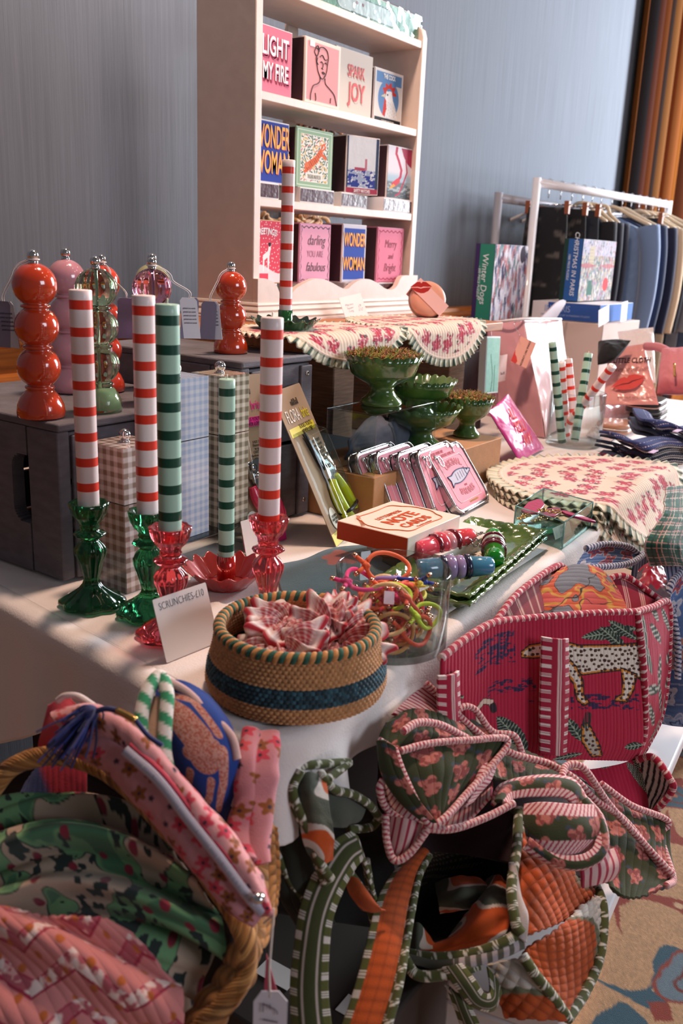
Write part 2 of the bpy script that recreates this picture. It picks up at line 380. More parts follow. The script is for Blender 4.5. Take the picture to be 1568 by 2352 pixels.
# low bench under the bags
bn=thing('low_bench','low white covered bench holding the heap of quilted bags','bench',(1.2,.6,0))
A=at(1290,2345,z=.42); B=at(1568,1700,z=.42); d=_n(B-A); C=at(1025,2250,z=.42)
far=A+d*1.5; bk=C+d*1.5
def quad(pts,z0,z1,name,m,par,bev=.004):
    g=G(); g.hull8([(p[0],p[1],z0) for p in pts]+[(p[0],p[1],z1) for p in pts]); return g.build(name,m,par,bevel=bev,world=True,smooth=False)
C2=C+np.array([.0,.55,0]); bk2=bk+np.array([0,.55,0])
quad([A,far,bk,C],.392,.42,'seat_board',mat('white_paint','e4e0e2',.35),bn)
e_=_n(A-C)*.012; w_=d*.02
quad([A-e_,A-e_+w_,C+w_,C],.0,.3915,'end_panel',mat('white_paint'),bn)
quad([far-e_-w_,far-e_,bk,bk-w_],.0,.3915,'end_panel',mat('white_paint'),bn)
# dark boxes added to stand in for the shade under the table
g=G(); g.box(.62,1.0,.40,1.0,.0,.39); tag(g.build('dark_box',mat('shade_brown','3a302c',.8),bevel=.004,smooth=False),'low dark brown box added for the shade under the near end of the table','box')
g=G(); g.box(.70,1.12,.62,1.0,.392,.70); tag(g.build('dark_box',mat('shade_black','1c1614',.85),bevel=.004,smooth=False),'black box added for the deep shade under the table behind the olive bags','box')  # near-black filler, its colour supplies the darkness under the table
for (x,y,zz,a,l) in ((600,2215,.3,0,'white paper slip on the box under the basket'),(785,2300,.3,0,'white paper slip beside the striped bag handle, near the bottom edge')):
    p=at(x,y,z=.392); q=at(x+75,y+42,z=.392); r=(q-p); nn=np.cross(r,[0,0,1]); nn=_n(nn)*.014; zz=.3912
    g=G(); g.hull8([(v[0],v[1],zz) for v in(p-nn,q-nn,q+nn,p+nn)]+[(v[0],v[1],zz+.0006) for v in(p-nn,q-nn,q+nn,p+nn)]); tag(g.build('paper_slip',mat('paper','efeae6',.8),smooth=False),l,'paper')

# ================================================================ CRATES
M_crate=mat('grey_crate','6f6a70',.75,noise=.22,nscale=14,stretch=(2,2,6),bump=.3,bscale=90)
M_screw=mat('screw_metal','b9b2ae',.25,1)
def screw(p,ax,par,r=.0045):
    g=G(); g.lathe([(0,r),(.0012,r),(.002,r*.7),(.0021,0)],14)
    if ax=='x': g.xf(Matrix.Rotation(-PI/2,4,'Y'))
    else: g.xf(Matrix.Rotation(PI/2,4,'X'))
    g.v=[v+np.array(p) for v in g.v]; o=g.build('screw',M_screw,par[0],world=True); o.parent=par[1]
def crate(name,label,x0,x1,y0,y1,z0,z1,hole=False,seams=3):
    t=thing(name,label,'crate',(x0,y0,z0)); th=.02
    # end panel on the -X face made of upright boards, with hand hole
    ym=y0+.068; zc0=z0+.10; zc1=z0+.19
    for (a,b) in ((y0,ym-.001),(ym+.001,y1)):
        g=G()
        if hole:
            if a==y0: g.box(x0,x0+th,a,b,z0+.004,z1-.012)
            else:
                g.box(x0,x0+th,a,b,z0+.004,z0+.075); g.box(x0,x0+th,a,b,z0+.175,z1-.012); g.box(x0,x0+th,a+.036,b,z0+.075,z0+.175)
                for q in range(6):
                    u=.022*(1-math.sqrt(1-(q/6)**2)) ; v=.022*(1-(q+1)/6)
                    g.box(x0,x0+th,a+.036-.022+.022*math.sqrt(1-((q+.5)/6)**2)-.0001,a+.0362,z0+.075+.022*(1-(q+1)/6)-.0001,z0+.075+.022*(1-q/6))
                    g.box(x0,x0+th,a+.036-.022+.022*math.sqrt(1-((q+.5)/6)**2)-.0001,a+.0362,z0+.175-.022*(1-q/6),z0+.175-.022*(1-(q+1)/6)+.0001)
        else: g.box(x0,x0+th,a,b,z0+.004,z1-.012)
        g.build('end_board',M_crate,t,bevel=.0025,world=True,smooth=False)
    # long side slats facing -Y, with gaps
    h=(z1-.012-z0)/seams
    for k in range(seams):
        g=G(); g.box(x0+.0225,x1,y0+.004,y0+.014,z0+k*h+.003,z0+(k+1)*h-.003); g.build('side_slat',M_crate,t,bevel=.002,world=True,smooth=False)
        g=G(); g.box(x0+.0225,x1,y1-.014,y1,z0+k*h+.003,z0+(k+1)*h-.003); g.build('side_slat',M_crate,t,bevel=.002,world=True,smooth=False)
    for a,b in ((x0+.023,x0+.050),(x1-.03,x1)):
        g=G(); g.box(a,b,y0-.003,y0+.004,z0+.004,z1-.018); bt_=g.build('corner_batten',M_crate,t,bevel=.002,world=True,smooth=False)
        for zz in (z0+.03,z1-.032): screw(((a+b)/2,y0-.003,zz),'y',(t,bt_))
    g=G(); g.box(x1-.02,x1,y0+.015,y1-.015,z0,z1-.012); g.build('end_board',M_crate,t,bevel=.002,world=True,smooth=False)
    w=(y1-y0)/2
    for k in range(2):
        g=G(); g.box(x0,x1,y0-.002+k*w,y0+(k+1)*w-.004,z1-.012,z1); g.build('top_board',M_crate,t,bevel=.003,world=True,smooth=False)
    return t
crate('wooden_crate','grey painted wooden crate with hand hole, holding the tall pepper mills',.766,1.09,.996,1.36,.7515,.98,True)
crate('wooden_crate','grey painted wooden crate under the small orange mill and the wooden board',1.10,1.285,.962,1.32,.7515,1.042,False,2)
# wooden board across
g=G(); _b=[(1.285,.989),(2.11,.989),(2.24,1.30),(2.24,1.60),(1.45,1.60),(1.29,1.33)]
g.add([(a,b,1.0425) for a,b in _b]+[(a,b,1.0625) for a,b in _b],[(5,4,3,2,1,0),(6,7,8,9,10,11)]+[(i,(i+1)%6,6+(i+1)%6,6+i) for i in range(6)])
bt=1.0625
tag(g.build('wooden_board',mat('board_wood','b9713f',.5,noise=.35,nscale=12,stretch=(1,10,10)),bevel=.002,smooth=False),'orange-brown wooden board carrying the cream shelf unit','board')
for (a,b,c,d_,l) in ((1.62,1.70,1.15,1.5,'rough wooden upright under the board behind the clear riser'),(2.02,2.10,1.08,1.5,'rough wooden upright under the right end of the board')):
    g=G(); g.box(a,b,c,d_,.7515,1.042); tag(g.build('board_support',mat('rough_wood','8a6a52',.8,noise=.4,nscale=20,stretch=(1,1,14)),bevel=.003,smooth=False),l,'support')
# grey dust sheet under the riser + dark box below
g=G(); g.box(1.42,1.60,1.02,1.3,.7515,.83); tag(g.build('dark_box',mat('slate_box','3f444c',.6),bevel=.004,smooth=False),'slate grey storage box behind the yellow snips under the board','box')
def greycloth(U,V): return flat(L('5b6070'),U.shape)
sheet('cloth_bundle',[[(800,1010,1.72),(850,960,1.80),(900,960,1.86),(965,930,1.95)],[(800,1040,1.70),(850,990,1.76),(900,985,1.8),(965,960,1.9)],[(790,1070,1.71),(850,1055,1.74),(900,1050,1.8),(960,1030,1.88)]],greycloth,None,60,60,wr=.006,solid=.004)
tag(bpy.data.objects['cloth_bundle'],'blue-grey folded cloth seen behind the clear riser','cloth')
# ================================================================ SHELF UNIT
SY=1.312
M_cream=mat('cream_paint','dccabf',.5,noise=.06,nscale=30,bump=.15,bscale=60)
su=thing('shelf_unit','tall cream painted shelf unit with scalloped apron against blue wall','shelf',(1.86,1.42,bt))
x0,x1=1.535,2.205; yb=1.475
g=G(); g.box(x0,x0+.022,SY,yb,bt,2.15); g.build('side_panel',M_cream,su,bevel=.002,world=True,smooth=False)
g=G(); pr=[(SY,bt),(SY,1.745),(SY+.006,1.763),(SY+.02,1.772),(SY+.035,1.775),(yb,1.775),(yb,bt)]
n=len(pr); g.add([(x1-.022,a,b) for a,b in pr]+[(x1,a,b) for a,b in pr],[tuple(range(n))[::-1],tuple(range(n,2*n))]+[(i,(i+1)%n,n+(i+1)%n,n+i) for i in range(n)])
g.build('side_panel',M_cream,su,bevel=.0015,world=True,smooth=False)
SZ=[1.735,1.527,1.318,1.105]
for i,z in enumerate(SZ):
    g=G(); g.box(x0+.022,x1-.022,SY+.002,yb-.004,z-.017,z); g.build('shelf_board',M_cream,su,bevel=.0015,world=True,smooth=False)
g=G(); g.box(x0+.30,x0+.34,yb-.004,yb+.006,1.07,2.1); g.build('back_batten',M_cream,su,bevel=.001,world=True,smooth=False)
# scalloped apron
px=[(583,640),(604,640),(627,655),(640,690),(652,686),(672,662),(695,648),(715,640),(735,641),(757,650),(775,660),(790,663),(803,652),(820,642),(840,641),(860,650),(875,661),(890,665),(903,658),(912,640),(920,633),(950,632)]
pts=[(at(a,b,Y=SY-.004)) for a,b in px]; poly=[(p[0],p[2]) for p in pts]
poly[0]=(x0,poly[0][1]); poly[-1]=(x1,poly[-1][1])
g=G()
top=cr(np.array(poly),90); 
for i in range(89):
    a,b=top[i],top[i+1]
    g.hull8([(a[0],SY-.014,bt+.03),(b[0],SY-.014,bt+.03),(b[0],SY,bt+.03),(a[0],SY,bt+.03),(a[0],SY-.014,a[1]),(b[0],SY-.014,b[1]),(b[0],SY,b[1]),(a[0],SY,a[1])])
g.build('scalloped_apron',M_cream,su,world=True,smooth=False)
# plinth moulding on front and left side
prof=[(0,.040),(-.004,.039),(-.006,.035),(-.004,.032),(-.008,.029),(-.011,.024),(-.008,.020),(-.015,.016),(-.018,.010),(-.015,.006),(-.022,.004),(-.022,0),(0,0)]
P=[]
for (o,z) in prof:
    y=SY-.014+o; x=x0+o
    P.append([(x,yb+.02,bt+z),(x,y,bt+z),(x1-o,y,bt+z),(x1-o,yb+.02,bt+z)])
P=np.array(P); g=G(); g.grid(P); g.build('plinth_moulding',M_cream,su,world=True,smooth='auto')

def pt(col,rough=.6,**k): return mat('flat_'+col,col,rough,**({'spec':.25}|k))
def mbox(label,X,Y,Z,w,h,d,face,rz=0,edge='e8d8d4',side='3a1a22',cat='box',name='matchbox',group=None,striker=True,n=60,sidew=None,gloss=0):
    """box with printed front (facing -Y), striker on the -X side; origin = front-left-bottom"""
    t=thing(name,label,cat,(X,Y,Z),rz,group)
    g=G(); g.box(0,w,0,d,0,h); g.build('sleeve',pt(edge),t,bevel=.0008,smooth=False)
    if striker:
        g=G(); g.box(-.0006,.0002,.003,d-.003,.003,h-.003); g.build('striker',mat('maroon_striker',side,.7) if side=='3a1a22' else pt(side),t,smooth=False)
    if face is not None: decal('printed_face',.002,.002,w-.004,h-.004,-.0007,face,t,n,mat('print_gloss',attr=True,rough=.25,coat=1,bump=.5,bscale=40) if gloss else mat('print',attr=True,rough=.75,spec=.15))
    return t
T=lambda s,t,x,z,size,col,**k: text(s,size,(x,-.0012,z),(1,0,0),(0,0,1),pt(col),([c for c in t.children if c.name.startswith('printed_face')] or [t])[0],'lettering',**k)
def solid(c): return lambda u,v: flat(L(c),u.shape)
def bordered(c,b,w=.03,asp=1):
    def f(u,v):
        m=((u<w)|(u>1-w)|(v<w*asp)|(v>1-w*asp)); return mixc(flat(L(c),u.shape),m.astype(float),L(b))
    return f
def place(pl,pr,ptop,Y=1.325):
    """front-bottom-left px, front-bottom-right px, top-left px -> X, Z, w, h"""
    a=at(*pl,Y=Y); b=at(*pr,Y=Y); c=at(*ptop,Y=Y); return a[0],a[2],abs(b[0]-a[0]),c[2]-a[2]
z1=SZ[1]; z2=SZ[2]; z3=SZ[3]
# --- row 1
X=x0+.0225
def f_light(u,v):
    c=flat(L('e27a90'),u.shape)
    return c*(1-.03*fbm(u*30,v*30,2)[...,None])
a=at(668,215,Y=1.33); b=at(668,75,Y=1.33)
t=mbox('pink matchbox with big white capitals in the top left of the open shelves',X-.0+.0005,1.33,z1,a[0]-X,b[2]-z1,.045,f_light)
w=a[0]-X; h=b[2]-z1
for dx,col in ((.0045,'b3305a'),(.003,'c43a63'),(.0015,'c43a63'),(0,'f3ecec')):
    o=T('LIGHT',t,w*.51+dx,h*.70-dx*1.4,.052,col,sx=.60,bold=.0007); o.location.y=-.0002*(4-int(dx/.0015)); 
    o=T('MY FIRE',t,w*.52+dx,h*.33-dx*1.4,.046,col,sx=.53,bold=.0006); o.location.y=-.0002*(4-int(dx/.0015))
# woman sketch
a=at(697,237,Y=1.322); b=at(778,245,Y=1.322); c=at(697,83,Y=1.322); w=b[0]-a[0]; h=c[2]-z1+.003
t=mbox('pink matchbox with black line sketch of a woman, on the upper shelf',a[0],1.322,z1,w,h,.075,bordered('e39a9c','e9d8cc',.035),edge='e6d5c8')
def sk(t,strokes,x,z,s,col='1e1a1e',r=.0008,name='line_drawing',y=-.0014):
    g=G()
    for st in strokes:
        p=cr(np.array([(x+q[0]*s,y,z+q[1]*s) for q in st]),max(8,len(st)*7)) if len(st)>2 else np.array([(x+q[0]*s,y,z+q[1]*s) for q in st]); g.tube(p,r,5)
    return g.build(name,pt(col),t)
sk(t,[[(.35,.78),(.30,.70),(.33,.60),(.36,.52),(.42,.45),(.48,.42),(.55,.46),(.60,.55),(.62,.66)],[(.35,.78),(.40,.88),(.50,.90),(.60,.86),(.64,.76),(.62,.66)],[(.30,.74),(.25,.80),(.30,.86),(.36,.84)],[(.27,.86),(.34,.90),(.38,.82)],[(.40,.74),(.47,.78),(.55,.72),(.62,.74)],[(.36,.62),(.32,.66),(.34,.72)],[(.42,.66),(.45,.68),(.48,.66)],[(.54,.66),(.57,.68),(.60,.66)],[(.50,.66),(.49,.60),(.46,.58),(.50,.57)],[(.47,.52),(.51,.53),(.55,.51),(.51,.50),(.47,.52)],[(.42,.45),(.42,.38),(.36,.33),(.24,.28),(.18,.16),(.17,.05)],[(.56,.44),(.58,.36),(.70,.30),(.84,.22),(.92,.06)],[(.30,.18),(.32,.10),(.31,.06)],[(.74,.16),(.73,.08)]],0,0,w)
g=G(); g.box(w*.12,w*.25,-.0018,-.0012,h*.87,h*.96); g.build('price_sticker',pt('f4f1ee'),t,smooth=False)
T('£9',t,w*.185,h*.915,.010,'4a4a70')
# spark joy
a=at(779,245,Y=1.345); b=at(851,262,Y=1.345); c=at(851,130,Y=1.345); w=b[0]-a[0]+.02; h=c[2]-z1
t=mbox('cream matchbox with red lettering behind the woman sketch box',a[0]-.02,1.345,z1,w,h,.07,solid('cfc3b8'),edge='cfc3b8')
for dx,col,yy in ((.003,'cfae9a',0),(0,'c93033',-.0004)):
    o=T('SPARK',t,w*.54+dx,h*.68-dx,.036,col,sx=.68,bold=.0005); o.location.y=yy
    o=T('JOY',t,w*.57+dx,h*.36-dx,.056,col,sx=.72,bold=.0010); o.location.y=yy
# the cock
a=at(856,262,Y=1.35); b=at(921,279,Y=1.35); c=at(856,150,Y=1.35); w=b[0]-a[0]; h=c[2]-z1
def f_cock(u,v):
    x=u; y=v*1.25
    c=flat(L('d8cfc8'),u.shape); c=mixc(c,ss(.02,0,np.hypot((x-.5)*1.15,(y-.60)*.95)-.42),L('5f86b4')); c=mixc(c,((x>.05)&(x<.95)&(y>.95)&(y<1.2)).astype(float),L('5f86b4'))
    bod=inpoly(x,y,[(.42,.78),(.60,.80),(.66,.60),(.78,.40),(.82,.16),(.40,.16),(.42,.34),(.36,.50),(.38,.62)]); c=mixc(c,bod.astype(float),L('e9e6e4'))
    c=mixc(c,(bod&(np.abs(np.sin(x*60+y*20))<.22)&(y<.55)).astype(float),L('55657a'))
    a=np.arctan2(y-.74,x-.52); r=np.hypot(x-.52,y-.74); comb=(r<.22*(1+.16*np.cos(9*a)))&(y>.70)&~((r<.11)); c=mixc(c,comb.astype(float),L('c8392f'))
    c=mixc(c,inpoly(x,y,[(.36,.62),(.42,.56),(.44,.36),(.38,.18),(.30,.20),(.33,.40)]).astype(float),L('c8392f'))
    c=mixc(c,inpoly(x,y,[(.38,.72),(.24,.64),(.37,.62)]).astype(float),L('d9c7a0')); c=mixc(c,(np.hypot(x-.46,y-.70)<.025).astype(float),L('1a1a1a'))
    c=mixc(c,(y<.14).astype(float),L('23262c')); c=mixc(c,((x<.025)|(x>.975)|(y>1.225)|(y<.02)).astype(float),L('e3dad4')); return c
t=mbox('blue matchbox with red-combed rooster, rightmost on the upper shelf',a[0],1.35,z1,w,h,.05,f_cock,n=90)
T('THE COCK',t,w*.5,h*.875,.0145,'efe9e4',sx=.75,bold=.0004); T('LUXURY MATCHES',t,w*.5,h*.055,.0095,'d8d2cc',sx=.72)
# --- row 2 : lying boxes and standing boxes
def lying(label,l,r,zt,Y=1.318,side='4a2430',group='matchboxes lying flat on the middle shelf',Z=z2,d=.10,lab=True):
    a=at(*l,Y=Y); b=at(*r,Y=Y); w=b[0]-a[0]; t=thing('matchbox',label,'box',(a[0],Y,Z),0,group)
    g=G(); g.box(0,w,0,d,0,zt); g.build('sleeve',pt('d9d2d2'),t,bevel=.0008,smooth=False)
    g=G(); g.box(.002,w-.002,-.0006,.0004,.003,zt-.003); g.build('striker',mat('maroon_gloss',side,.25,coat=.5,bump=.5,bscale=60),t,smooth=False); return t
hz=.033
lying('matchbox lying flat under the blue and orange one on the middle shelf',(590,457),(640,462),hz)
lying('matchbox lying flat under the tiger matchbox',(688,466),(766,474),hz)
lying('film-wrapped matchbox lying flat under the lighthouse matchbox',(783,470),(842,476),hz)
lying('matchbox lying flat under the flamingo matchbox',(880,475),(953,482),hz)
zz=z2+hz
a=at(661,420,Y=1.33); c=at(661,285,Y=1.33); w=a[0]-X; h=c[2]-zz
def ww(t,w,h,s1,k=1):
    for dx,col,yy in ((.0016,'c0324a',0),(0,'eba52c',-.0004)):
        o=T('WONDER',t,w*.5+dx,h*.73-dx,s1,col,sx=.46*k,bold=.0006); o.location.y=yy
        o=T('WOMAN',t,w*.5+dx,h*.32-dx,s1,col,sx=.52*k,bold=.0006); o.location.y=yy
t=mbox('large blue matchbox with orange capitals on the middle shelf',X+.0005,1.33,zz,w,h,.06,bordered('2c3f96','cfd2dc',.015)); ww(t,w,h,.064,.84)
def f_tiger(u,v):
    x=u;y=v*1.22; c=flat(L('8fae90'),u.shape)
    e=np.minimum(np.minimum(x,1-x),np.minimum(y,1.22-y)); c=mixc(c,((e>.03)&(e<.045)).astype(float),L('c9d6c4')); c=mixc(c,(e>.11).astype(float),L('dcdbd2'))
    ins=(e>.12)
    def leaf(dx,dy,r,c):
        a=r*6.28; p=dx*np.cos(a)+dy*np.sin(a); q=-dx*np.sin(a)+dy*np.cos(a)
        col=np.where((r>.7)[...,None],L('c9a24e'),np.where((r>.55)[...,None],L('bf6f72'),L('4c6a5c'))); m=ss(.004,0,np.hypot(p*.5,q*1.4)-.018)*ins
        return c*(1-m[...,None])+col*m[...,None]
    c=scatter(x,y,.062,leaf,c,4,.3)
    body=segd(x,y,[(.30,.42),(.42,.52),(.55,.62),(.66,.78)])-.075*(1-.3*ss(.5,.7,y)); c=mixc(c,ss(.01,0,body),L('d5643c'))
    tail=segd(x,y,[(.66,.78),(.70,.92),(.76,.96),(.79,.88),(.72,.82)])-.018; c=mixc(c,ss(.005,0,tail),L('d5643c'))
    legs=segd(x,y,[(.34,.40),(.24,.32)])-.03; c=mixc(c,ss(.01,0,legs),L('d5643c')); c=mixc(c,ss(.01,0,segd(x,y,[(.68,.74),(.80,.66)])-.03),L('d5643c'))
    st=(np.abs(np.sin((x*.8+y*.6)*60))<.28)&(body<-.015); c=mixc(c,st.astype(float),L('2c2422'))
    c=mixc(c,ss(.01,0,np.hypot((x-.29),(y-.47))-.055),L('d8714c'))
    lb=((np.abs(x-.5)<.24)&(np.abs(y-.235)<.075)).astype(float); return mixc(c,lb,L('e4e0d8'))
a=at(677,424,Y=1.325); b=at(761,430,Y=1.325); c=at(677,287,Y=1.325); w=b[0]-a[0]; h=c[2]-zz
t=mbox('pale green floral matchbox with leaping orange tiger',a[0],1.325,zz,w,h,.075,f_tiger,n=130,edge='9fb79c')
T('TIGER MATCH',t,w*.5,h*.195,.0125,'8a8a78',sx=.62)
def f_lh(u,v):
    c=flat(L('dfe6ee'),u.shape); n=fbm(u*9,v*26,4); c=mixc(c,((v<.42)&(v>.1)&(n>.5)).astype(float),L('39489a')); c=mixc(c,((v<.42)&(v>.1)&(n<=.42)).astype(float),L('9fb0cc'))
    c=mixc(c,((np.abs(u-.6)<.04)&(v>.42)&(v<.62)).astype(float),L('c0788a')); c=mixc(c,((np.abs(u-.4)<.16)&(v>.41)&(v<.46)).astype(float),L('b0506a')); c=mixc(c,((u>.9)|(u<.04)).astype(float),L('3b4a66'))
    return mixc(c,(v<.09).astype(float),L('b0405a'))
a=at(792,436,Y=1.325); b=at(842,440,Y=1.325); c=at(792,307,Y=1.325); w=b[0]-a[0]+.012; h=c[2]-zz
t=mbox('film-wrapped sea scene matchbox between the tiger and flamingo boxes',a[0],1.325,zz,w,h,.062,f_lh,rz=-.25,gloss=1)
T('SAFETY MATCHES',t,w*.5,h*.05,.0105,'f0eaf0',sx=.62,bold=.0002)
a=at(846,436,Y=1.36); c=at(846,330,Y=1.36)
mbox('dark narrow matchbox half hidden behind the flamingo matchbox',a[0]+.005,1.37,zz,.05,c[2]-zz,.06,lambda u,v: mixc(flat(L('8e8a90'),u.shape),ss(.5,.3,v),L('17181c')),edge='c4b7b8')
def f_fl(u,v):
    x=u;y=v*1.5; c=flat(L('d8d2d8'),u.shape); c=mixc(c,ss(.8,.6,y),L('a9bfcc')); n=fbm(x*8,y*20,6); c=mixc(c,ss(.52,.44,y),L('6f7a80')); c=mixc(c,((y<.48)&(n>.55)).astype(float),L('a7b2b4')); c=mixc(c,((y<.2)).astype(float)*.6,L('3c4248'))
    pk=L('b83a55')
    for P,r in (([(.28,1.5),(.26,1.3),(.36,1.1),(.46,.85),(.44,.65),(.34,.5)],.035),([(.60,1.15),(.66,.80),(.54,.45),(.42,.15),(.30,.08)],.018),([(.86,.95),(.90,.6),(.88,.25),(.80,.10)],.018)): c=mixc(c,ss(.008,0,segd(x,y,P)-r),pk)
    c=mixc(c,inpoly(x,y,[(.42,1.5),(.52,1.25),(.66,1.05),(.84,.92),(.97,.80),(.94,1.1),(.84,1.5)]).astype(float),L('a33a52')); c=mixc(c,inpoly(x,y,[(.84,1.5),(.92,1.15),(.99,.8),(.98,1.3)]).astype(float),L('3a2430'))
    c=mixc(c,ss(.01,0,segd(x,y,[(.36,.52),(.22,.40)])-.07*(1-0*x)),L('cf4a55')); return mixc(c,inpoly(x,y,[(.22,.42),(.08,.30),(.12,.26),(.28,.36)]).astype(float),L('e0a050'))
a=at(886,447,Y=1.325); b=at(953,455,Y=1.325); c=at(886,330,Y=1.325); w=b[0]-a[0]; h=c[2]-zz
t=mbox('matchbox with red flamingo legs picture, rightmost on the middle shelf',a[0],1.325,zz,w,h,.062,f_fl,n=100)
# --- row 3
hz=.036
lying('matchbox lying flat under the red greetings box',(590,668),(636,668),hz,Z=z3,group='matchboxes lying flat behind the scalloped apron')
lying('matchbox lying flat under the pink box with black script',(690,660),(765,660),hz,Z=z3,group='matchboxes lying flat behind the scalloped apron')
lying('matchbox lying flat under the small blue and orange box',(795,660),(852,660),hz,Z=z3,group='matchboxes lying flat behind the scalloped apron')
lying('matchbox lying flat under the pink Christmas script box',(868,660),(940,660),hz,Z=z3,group='matchboxes lying flat behind the scalloped apron')
zz=z3+hz
def f_gr(u,v):
    x=u;y=v*1.35; c=flat(L('d8455a'),u.shape); c=scatter(x,y,.10,lambda dx,dy,r,c:mixc(c,ss(.006,0,np.hypot(dx,dy)-.010),L('f0e4e4')),c,5)
    c=mixc(c,((y<.30+.1*np.sin(x*4+1))).astype(float),L('e6d5d6')); c=mixc(c,((y<.2)&(x<.5)).astype(float),L('d8455a'))
    c=mixc(c,inpoly(x,y,[(.30,.25),(.34,.25),(.36,.5),(.46,.55),(.48,.25),(.52,.25),(.54,.6),(.60,.85),(.52,.9),(.48,.7),(.30,.6)]).astype(float),L('efe6e4')); return mixc(c,(np.hypot(x-.54,y-.84)<.05).astype(float),L('241c20'))
a=at(640,632,Y=1.33); c=at(640,507,Y=1.33); w=a[0]-X+.01; h=c[2]-zz
t=mbox('red greetings matchbox with dog in snow, at the left of the lowest shelf',X+.0005,1.33,zz,w,h,.06,f_gr,edge='d9a878',n=90)
T('GREETINGS!',t,w*.42,h*.82,.019,'f3e6e6',sx=.7,bold=.0004,arc=.16)
a=at(685,638,Y=1.325); b=at(756,634,Y=1.325); c=at(685,511,Y=1.325); w=b[0]-a[0]; h=c[2]-zz
def lineb(c1,c2,off=.07):
    def f(u,v):
        e=np.minimum(np.minimum(u,1-u),np.minimum(v,1-v)); wob=.01*np.sin(u*40)+.01*np.sin(v*40); return mixc(flat(L(c1),u.shape),(np.abs(e-off+wob)<.007).astype(float),L(c2))
    return f
t=mbox('pink matchbox with black script on the lowest shelf',a[0],1.325,zz,w,h,.062,lineb('df9db4','5a3a4c',.05),edge='d98fac',n=120)
T('darling',t,w*.52,h*.72,.034,'241c26',sx=.75,shear=.3,bold=-.0006); T('YOU ARE',t,w*.5,h*.49,.022,'8a5a74',sx=.7,bold=-.0006); T('fabulous',t,w*.52,h*.27,.030,'241c26',sx=.75,shear=.35,bold=-.0004)
a=at(783,634,Y=1.325); b=at(837,630,Y=1.325); c=at(783,513,Y=1.325); w=b[0]-a[0]; h=c[2]-zz
t=mbox('small blue matchbox with orange capitals on the lowest shelf',a[0],1.325,zz,w,h,.062,bordered('3550a8','d5d2dc',.05)); ww(t,w,h,.044,1.02)
a=at(862,632,Y=1.325); b=at(922,630,Y=1.325); c=at(862,520,Y=1.325); w=b[0]-a[0]; h=c[2]-zz
t=mbox('pink Christmas matchbox with red script, rightmost on the lowest shelf',a[0],1.325,zz,w,h,.062,lineb('e07f97','9c2a48',.06),edge='cf7f94',n=120)
T('Merry',t,w*.5,h*.70,.029,'8f2140',sx=.8,shear=.2,bold=-.0002); T('and',t,w*.52,h*.48,.021,'8f2140',sx=.8,shear=.2,bold=-.0003); T('Bright',t,w*.5,h*.27,.030,'8f2140',sx=.8,shear=.25,bold=-.0002)
# long box on the top shelf
def f_ch(u,v):
    x=u*7;y=v; c=flat(L('7fae93'),u.shape)
    def fl(dx,dy,r,c):
        a=np.arctan2(dy,dx); d=np.hypot(dx,dy); return mixc(c,((d<.16)&(np.abs(np.sin(3*a))<.25)).astype(float),L('c4d6c9'))
    c=scatter(x,y,.42,fl,c,3,.3)
    c=mixc(c,((segd(x,y,[(2.2,.42),(5.1,.45)])-.32)<0).astype(float),L('e9eef0')); c=mixc(c,(np.abs(segd(x,y,[(2.2,.42),(5.1,.45)])-.32)<.02).astype(float),L('2f3f3a'))
    for q in(3.0,3.35): c=mixc(c,(np.hypot(x-q,y-.52)<.07).astype(float),L('a83848'))
    return c
a=at(762,18,Y=1.33); b=at(963,95,Y=1.33); c=at(963,38,Y=1.33); w=b[0]-a[0]+.12; h=c[2]-SZ[0]
t=mbox('long green festive box in shiny film on the top shelf',a[0]-.12,1.33,SZ[0],w,h,.075,f_ch,n=300,edge='e2c3c0',striker=False,gloss=1,cat='box',name='matchbox')
g=G(); U,V=np.meshgrid(np.linspace(0,1,80),np.linspace(0,1,14),indexing='ij'); g.grid(np.stack([U*w,-.003-.0025*fbm(U*26,V*5,7),V*h],2)); g.build('film_wrap',tglass('film',k=1.3,bump=.12,bscale=22),t)
# small paper behind shelves: brown wreath-like bundle seen through the open back
g=G()
for k in range(26):
    a0=random.random()*6.28; c0=at(770+random.uniform(-60,60),292+random.uniform(-6,22),Y=1.715); 
    p=[c0+np.array([math.cos(a0+q)*.05,0.0+.01*q,math.sin(a0+q)*.024]) for q in np.linspace(0,2.2,12)]; g.tube(p,.006,7,c=L(random.choice(['6b4630','8a5c3c','4a3024','a97a55'])))
tag(g.build('dried_bundle',cloth('dried',.7,bump=.5,bscale=80)),'dark brown dried bundle glimpsed behind the shelves above the tiger box','decoration')
g=G()
for k in range(22):
    a0=random.random()*6.28; c0=at(700+random.uniform(-70,80),500+random.uniform(-10,10),Y=1.715)
    p=[c0+np.array([math.cos(a0+q)*.06,0.0+.01*q,math.sin(a0+q)*.018]) for q in np.linspace(0,2.2,12)]; g.tube(p,.007,7,c=L(random.choice(['c09a72','b98a5e','a97a55','d0ab84'])))
tag(g.build('dried_bundle',cloth('dried')),'tan dried bundle glimpsed behind the lowest shelf boxes','decoration')
